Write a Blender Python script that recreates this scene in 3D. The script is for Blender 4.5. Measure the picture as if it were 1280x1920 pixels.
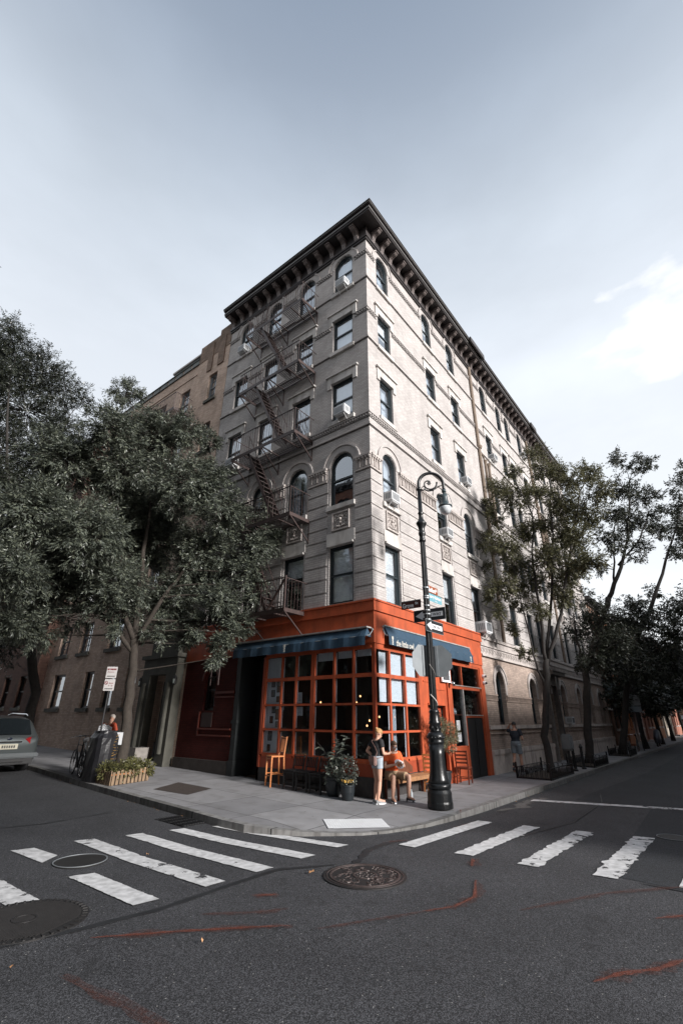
import bpy, bmesh, math, random
import numpy as np
from mathutils import Vector, Matrix, noise
from math import sin, cos, pi, radians, atan2, sqrt

for o in list(bpy.data.objects): bpy.data.objects.remove(o)
SC = bpy.context.scene
COL = SC.collection
rnd = random.Random(7)

# ------------------------------------------------------------------ camera
R_ = Vector((0.61859428, -0.78567545, 0.00743)); U_ = Vector((-0.32381828, -0.24631658, 0.91349322)); F_ = Vector((0.71587906, 0.56748765, 0.4067861))
CAMP = Vector((-10.87981845, -7.44883843, 1.8)); FPX = 870.04
cam = bpy.data.cameras.new('camera'); camo = bpy.data.objects.new('camera', cam); COL.objects.link(camo)
m = Matrix((( R_.x, U_.x, -F_.x, CAMP.x), (R_.y, U_.y, -F_.y, CAMP.y), (R_.z, U_.z, -F_.z, CAMP.z), (0, 0, 0, 1)))
camo.matrix_world = m
cam.sensor_fit = 'HORIZONTAL'; cam.sensor_width = 36; cam.lens = FPX / 1280 * 36
cam.clip_start = 0.1; cam.clip_end = 3000
SC.camera = camo

# ------------------------------------------------------------------ light and sky
SUN_EL = radians(21); SUN_DIR = Vector((-0.03, -1.0, 0)).normalized()
sunv = Vector((SUN_DIR.x * cos(SUN_EL), SUN_DIR.y * cos(SUN_EL), sin(SUN_EL)))
sl = bpy.data.lights.new('sun', 'SUN'); sl.energy = 4.2; sl.angle = radians(9); sl.color = (1, .965, .94)
so = bpy.data.objects.new('sun', sl); COL.objects.link(so); so.rotation_euler = (-sunv).to_track_quat('-Z', 'Y').to_euler(); so.location = (0, -20, 40)
W = bpy.data.worlds.new("World"); SC.world = W; W.use_nodes = True
nt = W.node_tree; nt.nodes.clear()
def wn(t, **k):
    n = nt.nodes.new(t)
    for a, b in k.items(): setattr(n, a, b)
    return n
wo = wn('ShaderNodeOutputWorld'); bg = wn('ShaderNodeBackground'); bg.inputs[1].default_value = 0.1
sky = wn('ShaderNodeTexSky', sky_type='NISHITA'); sky.sun_disc = False; sky.sun_elevation = SUN_EL; sky.sun_rotation = atan2(SUN_DIR.x, SUN_DIR.y); sky.dust_density = 3; sky.air_density = 1
tc = wn('ShaderNodeTexCoord'); sep = wn('ShaderNodeSeparateXYZ'); nt.links.new(tc.outputs['Generated'], sep.inputs[0])
rmp = wn('ShaderNodeValToRGB'); nt.links.new(sep.outputs[2], rmp.inputs[0])
e = rmp.color_ramp.elements
e[0].position = 0.0; e[0].color = (.585, .595, .605, 1)
e[1].position = 1.0; e[1].color = (.14, .18, .245, 1)
for p, c in ((.35, (.565, .585, .605, 1)), (.62, (.505, .535, .575, 1)), (.80, (.385, .425, .475, 1)), (.92, (.225, .265, .325, 1))):
    q = e.new(p); q.color = c
mp = wn('ShaderNodeMapping'); mp.inputs['Scale'].default_value = (1.0, 1.0, 2.6); nt.links.new(tc.outputs['Generated'], mp.inputs[0])
nz = wn('ShaderNodeTexNoise'); nz.inputs['Scale'].default_value = 1.7; nz.inputs['Detail'].default_value = 7; nz.inputs['Roughness'].default_value = .55; nt.links.new(mp.outputs[0], nz.inputs[0])
cr = wn('ShaderNodeMapRange'); cr.inputs[1].default_value = .42; cr.inputs[2].default_value = .72; cr.inputs[3].default_value = .95; cr.inputs[4].default_value = 1.10; nt.links.new(nz.outputs[0], cr.inputs[0])
mul = wn('ShaderNodeVectorMath', operation='SCALE'); nt.links.new(rmp.outputs[0], mul.inputs[0]); nt.links.new(cr.outputs[0], mul.inputs['Scale'])
# a denser cumulus patch low over the side street
dv = wn('ShaderNodeVectorMath', operation='DISTANCE'); nt.links.new(tc.outputs['Generated'], dv.inputs[0]); dv.inputs[1].default_value = Vector((1.035,-.085,.765)).normalized()
nz2 = wn('ShaderNodeTexNoise'); nz2.inputs['Scale'].default_value = 9; nz2.inputs['Detail'].default_value = 8; nt.links.new(mp.outputs[0], nz2.inputs[0])
sb = wn('ShaderNodeMath', operation='MULTIPLY_ADD'); nt.links.new(dv.outputs['Value'], sb.inputs[0]); sb.inputs[1].default_value = -2.6; nt.links.new(nz2.outputs[0], sb.inputs[2])
mr2 = wn('ShaderNodeMapRange'); mr2.inputs[1].default_value = .26; mr2.inputs[2].default_value = .42; nt.links.new(sb.outputs[0], mr2.inputs[0])
mx2 = wn('ShaderNodeMix', data_type='RGBA'); nt.links.new(mr2.outputs[0], mx2.inputs[0]); nt.links.new(mul.outputs[0], mx2.inputs[6]); mx2.inputs[7].default_value = (.64, .645, .65, 1)
sx_ = wn('ShaderNodeMath', operation='MULTIPLY_ADD'); nt.links.new(sep.outputs[0], sx_.inputs[0]); sx_.inputs[1].default_value = .10; sx_.inputs[2].default_value = 1.02
msx = wn('ShaderNodeVectorMath', operation='SCALE'); nt.links.new(mx2.outputs[2], msx.inputs[0]); nt.links.new(sx_.outputs[0], msx.inputs['Scale'])
x10 = wn('ShaderNodeVectorMath', operation='SCALE'); x10.inputs['Scale'].default_value = 10.0; nt.links.new(msx.outputs[0], x10.inputs[0])
mix = wn('ShaderNodeMix', data_type='RGBA'); mix.inputs[0].default_value = .88
nt.links.new(sky.outputs[0], mix.inputs[6]); nt.links.new(x10.outputs[0], mix.inputs[7])
nt.links.new(mix.outputs[2], bg.inputs[0]); nt.links.new(bg.outputs[0], wo.inputs[0])
SC.view_settings.view_transform = 'Standard'; SC.view_settings.look = 'None'; SC.view_settings.exposure = 0.8; SC.view_settings.gamma = 1
SC.cycles.max_bounces = 6; SC.cycles.transparent_max_bounces = 12

# ------------------------------------------------------------------ materials
MATS = {}
def mat(name, col, rough=.75, metal=0, spec=.5, var=0, vscale=3, bump=0, bscale=60, emit=None, dirt=None, transl=0, coat=0):
    if name in MATS: return MATS[name]
    M = bpy.data.materials.new(name); M.use_nodes = True; n = M.node_tree.nodes; L = M.node_tree.links
    b = n['Principled BSDF']; b.inputs['Base Color'].default_value = (*col, 1); b.inputs['Roughness'].default_value = rough
    b.inputs['Metallic'].default_value = metal; b.inputs['Specular IOR Level'].default_value = spec
    if coat: b.inputs['Coat Weight'].default_value = coat; b.inputs['Coat Roughness'].default_value = .05
    tcn = n.new('ShaderNodeTexCoord')
    if var:
        t = n.new('ShaderNodeTexNoise'); t.inputs['Scale'].default_value = vscale; t.inputs['Detail'].default_value = 6; t.inputs['Roughness'].default_value = .65
        L.new(tcn.outputs['Object'], t.inputs[0])
        r = n.new('ShaderNodeMapRange'); r.inputs[1].default_value = .3; r.inputs[2].default_value = .7; r.inputs[3].default_value = 1 - var; r.inputs[4].default_value = 1 + var
        L.new(t.outputs[0], r.inputs[0])
        s = n.new('ShaderNodeVectorMath'); s.operation = 'SCALE'; s.inputs[0].default_value = col; L.new(r.outputs[0], s.inputs['Scale'])
        out = s.outputs[0]
        if dirt:
            t2 = n.new('ShaderNodeTexNoise'); t2.inputs['Scale'].default_value = vscale * 2.3; t2.inputs['Detail'].default_value = 10
            mpn = n.new('ShaderNodeMapping'); mpn.inputs['Scale'].default_value = (1, 1, .22); L.new(tcn.outputs['Object'], mpn.inputs[0]); L.new(mpn.outputs[0], t2.inputs[0])
            r2 = n.new('ShaderNodeMapRange'); r2.inputs[1].default_value = .5; r2.inputs[2].default_value = .68; r2.inputs[4].default_value = dirt[3]; L.new(t2.outputs[0], r2.inputs[0])
            mx = n.new('ShaderNodeMix'); mx.data_type = 'RGBA'; L.new(r2.outputs[0], mx.inputs[0]); L.new(out, mx.inputs[6]); mx.inputs[7].default_value = (*dirt[:3], 1); out = mx.outputs[2]
        L.new(out, b.inputs['Base Color'])
    if bump:
        t = n.new('ShaderNodeTexNoise'); t.inputs['Scale'].default_value = bscale; t.inputs['Detail'].default_value = 5; L.new(tcn.outputs['Object'], t.inputs[0])
        bp = n.new('ShaderNodeBump'); bp.inputs['Strength'].default_value = bump; bp.inputs['Distance'].default_value = .01; L.new(t.outputs[0], bp.inputs['Height']); L.new(bp.outputs[0], b.inputs['Normal'])
    if emit: b.inputs['Emission Color'].default_value = (*emit[:3], 1); b.inputs['Emission Strength'].default_value = emit[3]
    if transl:
        tr = n.new('ShaderNodeBsdfTranslucent'); tr.inputs[0].default_value = (col[0] * 1.3, col[1] * 1.5, col[2] * .9, 1)
        ms = n.new('ShaderNodeMixShader'); ms.inputs[0].default_value = transl; L.new(b.outputs[0], ms.inputs[1]); L.new(tr.outputs[0], ms.inputs[2]); L.new(ms.outputs[0], n['Material Output'].inputs[0])
    MATS[name] = M; return M

def brick_mat(name, c1, c2, mortar, bw=.21, bh=.072, var=.18, stain=None, msize=.006, bump=.5):
    M = bpy.data.materials.new(name); M.use_nodes = True; n = M.node_tree.nodes; L = M.node_tree.links
    b = n['Principled BSDF']; b.inputs['Roughness'].default_value = .88; b.inputs['Specular IOR Level'].default_value = .25
    tcn = n.new('ShaderNodeTexCoord'); sp = n.new('ShaderNodeSeparateXYZ'); L.new(tcn.outputs['Object'], sp.inputs[0])
    ad = n.new('ShaderNodeMath'); ad.operation = 'SUBTRACT'; L.new(sp.outputs[0], ad.inputs[0]); L.new(sp.outputs[1], ad.inputs[1])
    cb = n.new('ShaderNodeCombineXYZ'); L.new(ad.outputs[0], cb.inputs[0]); L.new(sp.outputs[2], cb.inputs[1])
    br = n.new('ShaderNodeTexBrick'); L.new(cb.outputs[0], br.inputs[0]); br.inputs['Scale'].default_value = 1
    br.inputs['Brick Width'].default_value = bw; br.inputs['Row Height'].default_value = bh; br.inputs['Mortar Size'].default_value = msize; br.inputs['Mortar Smooth'].default_value = .3; br.inputs['Bias'].default_value = 0
    br.inputs['Color1'].default_value = (*c1, 1); br.inputs['Color2'].default_value = (*c2, 1); br.inputs['Mortar'].default_value = (*mortar, 1)
    t = n.new('ShaderNodeTexNoise'); t.inputs['Scale'].default_value = .9; t.inputs['Detail'].default_value = 9; t.inputs['Roughness'].default_value = .62; L.new(tcn.outputs['Object'], t.inputs[0])
    r = n.new('ShaderNodeMapRange'); r.inputs[1].default_value = .3; r.inputs[2].default_value = .7; r.inputs[3].default_value = 1 - var; r.inputs[4].default_value = 1 + var; L.new(t.outputs[0], r.inputs[0])
    s = n.new('ShaderNodeVectorMath'); s.operation = 'SCALE'; L.new(br.outputs['Color'], s.inputs[0]); L.new(r.outputs[0], s.inputs['Scale'])
    out = s.outputs[0]
    if stain:
        t2 = n.new('ShaderNodeTexNoise'); t2.inputs['Scale'].default_value = 1.7; t2.inputs['Detail'].default_value = 11; t2.inputs['Roughness'].default_value = .7
        mpn = n.new('ShaderNodeMapping'); mpn.inputs['Scale'].default_value = (1, 1, .3); mpn.inputs['Location'].default_value = (3, 1, 5); L.new(tcn.outputs['Object'], mpn.inputs[0]); L.new(mpn.outputs[0], t2.inputs[0])
        r2 = n.new('ShaderNodeMapRange'); r2.inputs[1].default_value = .52; r2.inputs[2].default_value = .72; r2.inputs[4].default_value = stain[3]; L.new(t2.outputs[0], r2.inputs[0])
        mx = n.new('ShaderNodeMix'); mx.data_type = 'RGBA'; L.new(r2.outputs[0], mx.inputs[0]); L.new(out, mx.inputs[6]); mx.inputs[7].default_value = (*stain[:3], 1); out = mx.outputs[2]
    L.new(out, b.inputs['Base Color'])
    iv = n.new('ShaderNodeMath'); iv.operation = 'SUBTRACT'; iv.inputs[0].default_value = 1; L.new(br.outputs['Fac'], iv.inputs[1])
    bp = n.new('ShaderNodeBump'); bp.inputs['Strength'].default_value = bump; bp.inputs['Distance'].default_value = .008; L.new(iv.outputs[0], bp.inputs['Height']); L.new(bp.outputs[0], b.inputs['Normal'])
    MATS[name] = M; return M

def glass_mat(name, tint, refl, rough=.02):
    M = bpy.data.materials.new(name); M.use_nodes = True; n = M.node_tree.nodes; L = M.node_tree.links; n.remove(n['Principled BSDF'])
    tr = n.new('ShaderNodeBsdfTransparent'); tr.inputs[0].default_value = (*tint, 1); g = n.new('ShaderNodeBsdfGlossy'); g.inputs['Roughness'].default_value = rough; g.inputs['Color'].default_value = (.9, .95, 1, 1)
    fr = n.new('ShaderNodeFresnel'); ge = n.new('ShaderNodeNewGeometry'); io = n.new('ShaderNodeMapRange'); io.inputs[3].default_value = 1.5; io.inputs[4].default_value = 1/1.5; L.new(ge.outputs['Backfacing'], io.inputs[0]); L.new(io.outputs[0], fr.inputs[0])
    ml = n.new('ShaderNodeMath'); ml.operation = 'MULTIPLY_ADD'; ml.use_clamp = True; ml.inputs[1].default_value = 1.3; ml.inputs[2].default_value = refl; L.new(fr.outputs[0], ml.inputs[0])
    tcn = n.new('ShaderNodeTexCoord'); t = n.new('ShaderNodeTexNoise'); t.inputs['Scale'].default_value = 1.6; L.new(tcn.outputs['Object'], t.inputs[0])
    bp = n.new('ShaderNodeBump'); bp.inputs['Strength'].default_value = .12; bp.inputs['Distance'].default_value = .02; L.new(t.outputs[0], bp.inputs['Height']); L.new(bp.outputs[0], g.inputs['Normal'])
    ms = n.new('ShaderNodeMixShader'); L.new(ml.outputs[0], ms.inputs[0]); L.new(tr.outputs[0], ms.inputs[1]); L.new(g.outputs[0], ms.inputs[2]); L.new(ms.outputs[0], n['Material Output'].inputs[0])
    MATS[name] = M; return M

BRICK = brick_mat('taupe_brick', (.35, .327, .315), (.43, .405, .39), (.255, .238, .23), var=.12, stain=(.17, .155, .148, .45), bump=.4, msize=.008)
STONE = mat('pale_stone', (.45, .43, .41), .8, var=.14, vscale=1.5, bump=.3, dirt=(.18, .15, .13, .5))
TERRA = mat('terracotta_stone', (.36, .325, .305), .8, var=.2, vscale=2.5, bump=.4)
GSTONE = brick_mat('ground_floor_brick', (.28, .22, .185), (.38, .30, .25), (.20, .16, .14), var=.25, stain=(.36, .27, .23, .55))
PLINTH = mat('plinth_stone', (.46, .40, .36), .85, var=.2, vscale=2, bump=.4, dirt=(.12, .10, .09, .6))
CORN = mat('dark_cornice_metal', (.026, .021, .021), .5, var=.25, vscale=4)
CORNL = mat('cornice_bracket_paint', (.15, .125, .118), .45, var=.3, vscale=9)
ORANGE = mat('orange_paint', (.36, .064, .019), .65, var=.2, vscale=2.6, bump=.3, bscale=30, dirt=(.22, .045, .015, .6))
DORANGE = mat('dark_orange_paint', (.26, .045, .018), .5, var=.2, vscale=3, bump=.2)
REDBR = brick_mat('red_painted_brick', (.055, .009, .007), (.072, .012, .009), (.035, .007, .006), var=.25)
FRAME = mat('window_frame_paint', (.013, .02, .024), .4)
FRAMEB = mat('window_frame_black', (.012, .012, .012), .45)
GLASS = glass_mat('window_glass', (.92, .95, .97), .28)
GLASSD = glass_mat('shop_glass', (.85, .88, .9), .0)
BLIND = mat('white_blind', (.78, .80, .82), .8, var=.05, vscale=6)
CURT = mat('sheer_curtain', (.60, .64, .68), .9, var=.1, vscale=3)
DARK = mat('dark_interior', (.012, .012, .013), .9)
INT = mat('interior_wall_paint', (.06, .045, .035), .9, var=.2)
IRON = mat('rusty_fire_escape_paint', (.036, .021, .019), .5, var=.35, vscale=8, bump=.2, dirt=(.05, .03, .028, .6))
BLACK = mat('gloss_black_iron', (.008, .009, .010), .33, spec=.4, var=.3, vscale=6, bump=.25, bscale=25)
BLACKM = mat('matt_black', (.012, .012, .013), .6, var=.2)
BLUE = mat('navy_awning_canvas', (.018, .046, .078), .8, var=.15, vscale=5, bump=.2)
HOOD = mat('awning_hood', (.28, .27, .26), .7, var=.25, vscale=4, dirt=(.16, .12, .09, .5))
WHITE = mat('white_paint', (.75, .76, .78), .5, var=.05)
ACW = mat('ac_casing', (.55, .56, .57), .5, var=.1, vscale=5)
ACG = mat('ac_grille', (.16, .17, .18), .6)
GALV = mat('galvanised_metal', (.23, .25, .262), .45, metal=.35, var=.1, vscale=5)
WOOD = mat('varnished_wood', (.30, .11, .035), .4, var=.3, vscale=10, bump=.1)
DWOOD = mat('dark_red_wood', (.12, .028, .014), .45, var=.3, vscale=10)
PWOOD = mat('pale_planter_wood', (.19, .13, .08), .7, var=.3, vscale=8)
SIGNBR = mat('brown_sign', (.07, .02, .014), .5); SIGNBL = mat('blue_sign', (.12, .28, .33), .5); SIGNBK = mat('black_sign', (.01, .012, .014), .5); SIGNOR = mat('rust_brown_sign', (.22, .06, .02), .5)
BULB = mat('glowing_bulb', (1, .6, .25), .5, emit=(1, .5, .2, 2.2))
CHROME = mat('chrome', (.6, .6, .6), .15, metal=1)

# ------------------------------------------------------------------ mesh helpers
class MB:
    def __init__(s): s.v = []; s.f = []; s.mi = []; s.cur = 0
    def add(s, vs, fs):
        b = len(s.v); s.v += [tuple(v) for v in vs]; s.f += [tuple(b + i for i in f) for f in fs]; s.mi += [s.cur] * len(fs)
    def box(s, x0, x1, y0, y1, z0, z1):
        s.add([(x0,y0,z0),(x1,y0,z0),(x1,y1,z0),(x0,y1,z0),(x0,y0,z1),(x1,y0,z1),(x1,y1,z1),(x0,y1,z1)], [(3,2,1,0),(4,5,6,7),(0,1,5,4),(1,2,6,5),(2,3,7,6),(3,0,4,7)])
    def bar(s, a, b, w, h=None, up=(0, 0, 1)):
        h = h or w; a = Vector(a); b = Vector(b); d = (b - a).normalized(); up = Vector(up)
        if abs(d.dot(up)) > .98: up = Vector((1, 0, 0))
        x = d.cross(up).normalized() * w / 2; y = x.cross(d).normalized() * h / 2
        s.add([a-x-y, a+x-y, a+x+y, a-x+y, b-x-y, b+x-y, b+x+y, b-x+y], [(0,1,2,3),(7,6,5,4),(0,4,5,1),(1,5,6,2),(2,6,7,3),(3,7,4,0)])
    def tube(s, pts, rads, n=8, cap=True):
        pts = [Vector(p) for p in pts]
        if not hasattr(rads, '__len__'): rads = [rads] * len(pts)
        b = len(s.v); prev = None
        for i, p in enumerate(pts):
            d = (pts[min(i+1, len(pts)-1)] - pts[max(i-1, 0)]).normalized()
            if prev is None:
                x = d.orthogonal().normalized()
            else:
                x = (prev - d * prev.dot(d)).normalized()
            prev = x; y = d.cross(x)
            for k in range(n):
                a = 2*pi*k/n; s.v.append(tuple(p + (x*cos(a) + y*sin(a)) * rads[i]))
        for i in range(len(pts)-1):
            for k in range(n):
                s.f.append((b+i*n+k, b+i*n+(k+1) % n, b+(i+1)*n+(k+1) % n, b+(i+1)*n+k)); s.mi.append(s.cur)
        if cap:
            s.f.append(tuple(b+k for k in range(n))[::-1]); s.mi.append(s.cur)
            s.f.append(tuple(b+(len(pts)-1)*n+k for k in range(n))); s.mi.append(s.cur)
    def lathe(s, prof, c=(0,0,0), n=20, flute=0):
        b = len(s.v)
        for r, z in prof:
            for k in range(n):
                a = 2*pi*k/n; rr = r * (1 + (flute if k % 2 else -flute))
                s.v.append((c[0]+rr*cos(a), c[1]+rr*sin(a), c[2]+z))
        for i in range(len(prof)-1):
            for k in range(n):
                s.f.append((b+i*n+k, b+i*n+(k+1) % n, b+(i+1)*n+(k+1) % n, b+(i+1)*n+k)); s.mi.append(s.cur)
        s.f.append(tuple(b+k for k in range(n))[::-1]); s.mi.append(s.cur); s.f.append(tuple(b+(len(prof)-1)*n+k for k in range(n))); s.mi.append(s.cur)
    def sphere(s, c, r, n=10, sc=(1,1,1)):
        b = len(s.v); m_ = max(4, n // 2 + 1)
        for i in range(m_+1):
            t = pi*i/m_
            for k in range(n):
                a = 2*pi*k/n; s.v.append((c[0]+r*sc[0]*sin(t)*cos(a), c[1]+r*sc[1]*sin(t)*sin(a), c[2]+r*sc[2]*cos(t)))
        for i in range(m_):
            for k in range(n):
                s.f.append((b+i*n+k, b+(i+1)*n+k, b+(i+1)*n+(k+1) % n, b+i*n+(k+1) % n)); s.mi.append(s.cur)
    def prism(s, poly, fn, d0, d1):
        "poly in (u,z); fn(u,z,d)->xyz"
        n = len(poly); vs = [fn(u, z, d0) for u, z in poly] + [fn(u, z, d1) for u, z in poly]
        s.add(vs, [tuple(range(n)), tuple(range(2*n-1, n-1, -1))] + [(i, (i+1) % n, n+(i+1) % n, n+i) for i in range(n)])
    def build(s, name, mats, parent=None, smooth=False, loc=None, rz=0, fix=True, bevel=0):
        me = bpy.data.meshes.new(name); me.from_pydata(s.v, [], s.f)
        if not isinstance(mats, (list, tuple)): mats = [mats]
        for q in mats: me.materials.append(q)
        if len(mats) > 1: me.polygons.foreach_set('material_index', s.mi)
        if fix:
            bm = bmesh.new(); bm.from_mesh(me)
            if bevel:
                bmesh.ops.bevel(bm, geom=bm.edges[:], offset=bevel, segments=2, affect='EDGES', clamp_overlap=True)
            bmesh.ops.recalc_face_normals(bm, faces=bm.faces); bm.to_mesh(me); bm.free()
        if smooth: me.shade_smooth()
        me.update()
        o = bpy.data.objects.new(name, me); COL.objects.link(o)
        if parent: o.parent = parent
        if loc: o.location = loc
        if rz: o.rotation_euler = (0, 0, rz)
        return o

def tag(o, label=None, cat=None, group=None, kind=None):
    if label: o['label'] = label
    if cat: o['category'] = cat
    if group: o['group'] = group
    if kind: o['kind'] = kind
    return o
def empty(name, loc, label, cat, group=None, rz=0):
    o = bpy.data.objects.new(name, None); COL.objects.link(o); o.location = loc; o.rotation_euler = (0, 0, rz); o.empty_display_size = .3
    return tag(o, label, cat, group)
def copy_tree(o, parent=None):
    c = o.copy(); COL.objects.link(c); c.parent = parent
    for ch in list(o.children): copy_tree(ch, c)
    return c

def Gz(y): return .024 * min(max(y, 0), 80) if y > 0 else 0.0
def frameR(u, z, d): return (u, -d, z)
def frameL(u, z, d): return (-d, u, z)
def frame(O, U, N):
    O = Vector(O); U = Vector(U); N = Vector(N)
    return lambda u, z, d: tuple(O + U*u + N*d + Vector((0, 0, z)))
def fbox(mb, F, u0, u1, z0, z1, d0, d1):
    mb.prism([(u0, z0), (u1, z0), (u1, z1), (u0, z1)], F, d0, d1)
def arc_pts(u0, u1, zs, zt, n=10):
    "points of the arch from left spring over the top to the right spring"
    c = (u0+u1)/2; r = (u1-u0)/2; h = zt-zs
    return [(c - r*cos(pi*i/n), zs + h*sin(pi*i/n)) for i in range(n+1)]

def facade(mb, F, u0, u1, z0, z1, holes, rev=.26):
    "holes: (u0,u1,z0,z1,arch_rise)"
    us = sorted({u0, u1} | {round(h[0], 4) for h in holes} | {round(h[1], 4) for h in holes})
    for a, b in zip(us, us[1:]):
        hs = sorted([h for h in holes if h[0] < (a+b)/2 < h[1]], key=lambda h: h[2]); z = z0
        for h in hs:
            if h[2] > z: mb.add([F(a, z, 0), F(b, z, 0), F(b, h[2], 0), F(a, h[2], 0)], [(0, 1, 2, 3)])
            z = h[3]
        if z < z1: mb.add([F(a, z, 0), F(b, z, 0), F(b, z1, 0), F(a, z1, 0)], [(0, 1, 2, 3)])
    for h in holes:
        a, b, c, d = h[:4]; r = h[4] if len(h) > 4 else 0
        outline = [(b, c), (a, c)]
        if r:
            ar = arc_pts(a, b, d-r, d); mid = (a+b)/2; n = len(ar)//2
            L_ = ar[:n+1]; R2 = ar[n:]
            for i in range(len(L_)-1): mb.add([F(a, d, 0), F(*L_[i], 0), F(*L_[i+1], 0)], [(0, 1, 2)])
            for i in range(len(R2)-1): mb.add([F(b, d, 0), F(*R2[i], 0), F(*R2[i+1], 0)], [(0, 1, 2)])
            outline = outline + ar
        else: outline += [(a, d), (b, d)]
        k = len(outline)
        for i in range(k):
            p, q = outline[i], outline[(i+1) % k]
            if abs(p[0]-q[0])+abs(p[1]-q[1]) < 1e-6: continue
            mb.add([F(*p, 0), F(*q, 0), F(*q, -rev), F(*p, -rev)], [(0, 1, 2, 3)])

def window(F, hole, parent, blind=0, fr=None, glass=None, sash=True, recess=.13, curtain=False, sill=None, fw=.055, split=.5, muntin=0, nm='window'):
    a, b, c, d = hole[:4]; r = hole[4] if len(hole) > 4 else 0; fr = fr or FRAME; glass = glass or GLASS
    mb = MB()
    outer = [(a, c), (b, c)] + (arc_pts(a, b, d-r, d)[::-1] if r else [(b, d), (a, d)])
    def shrink(p, w): 
        cu, cz = (a+b)/2, (c+d)/2
        if r and p[1] > d-r-1e-4:
            vx, vz = p[0]-cu, p[1]-(d-r); l = sqrt(vx*vx+vz*vz) or 1; k = max(0, (l-w)/l); return (cu+vx*k, max(d-r+vz*k, d-r))
        return (p[0] + (w if p[0] < cu else -w), p[1] + (w if p[1] < cz else -w))
    def ring(w0, w1, d0, d1):
        o1 = [shrink(p, w0) for p in outer]; o2 = [shrink(p, w1) for p in outer]; n = len(outer)
        for i in range(n):
            j = (i+1) % n
            mb.prism([o1[i], o1[j], o2[j], o2[i]], F, d0, d1)
    ring(0, fw, -recess-.03, -recess+.055)
    zm = c + (d-c)*split
    if sash:
        ring(fw, fw+.045, -recess-.02, -recess+.025)
        fbox(mb, F, a+fw, b-fw, zm-.03, zm+.035, -recess-.015, -recess+.045)
    for k in range(muntin):
        u = a + (b-a)*(k+1)/(muntin+1); fbox(mb, F, u-.012, u+.012, c+fw, d-fw-r*.3, -recess-.01, -recess+.02)
    if muntin:
        for zz in ((c+zm)/2, (zm+d)/2): fbox(mb, F, a+fw, b-fw, zz-.012, zz+.012, -recess-.01, -recess+.02)
    w = mb.build(nm, fr, parent)
    g = MB(); pts = [shrink(p, fw) for p in outer]; g.add([F(*p, -recess-.005) for p in pts], [tuple(range(len(pts)))]); g.build('pane', glass, w, fix=False)
    if blind > 0 or curtain:
        k = MB(); zt = d - .02; zb = zt - (d-c-.04)*blind
        if curtain:
            n = 14
            for side in ((a+.03, a+(b-a)*.42), (b-(b-a)*.42, b-.03)):
                for i in range(n):
                    u_0 = side[0]+(side[1]-side[0])*i/n; u_1 = side[0]+(side[1]-side[0])*(i+1)/n
                    dd = -recess-.16 - (.03 if i % 2 else 0); de = -recess-.16 - (.03 if (i+1) % 2 else 0)
                    k.add([F(u_0, c+.03, dd), F(u_1, c+.03, de), F(u_1, zt, de), F(u_0, zt, dd)], [(0, 1, 2, 3)])
            k.build('curtain', CURT, w, fix=False)
        else:
            fbox(k, F, a+.04, b-.04, zb, zt, -recess-.10, -recess-.085); fbox(k, F, a+.04, b-.04, zb-.03, zb, -recess-.105, -recess-.08)
            k.build('blind', BLIND, w)
    if sill:
        k = MB(); fbox(k, F, a-.1, b+.1, c-.16, c-.002, -recess, .09); k.build('sill', sill, w)
    return w

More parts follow.
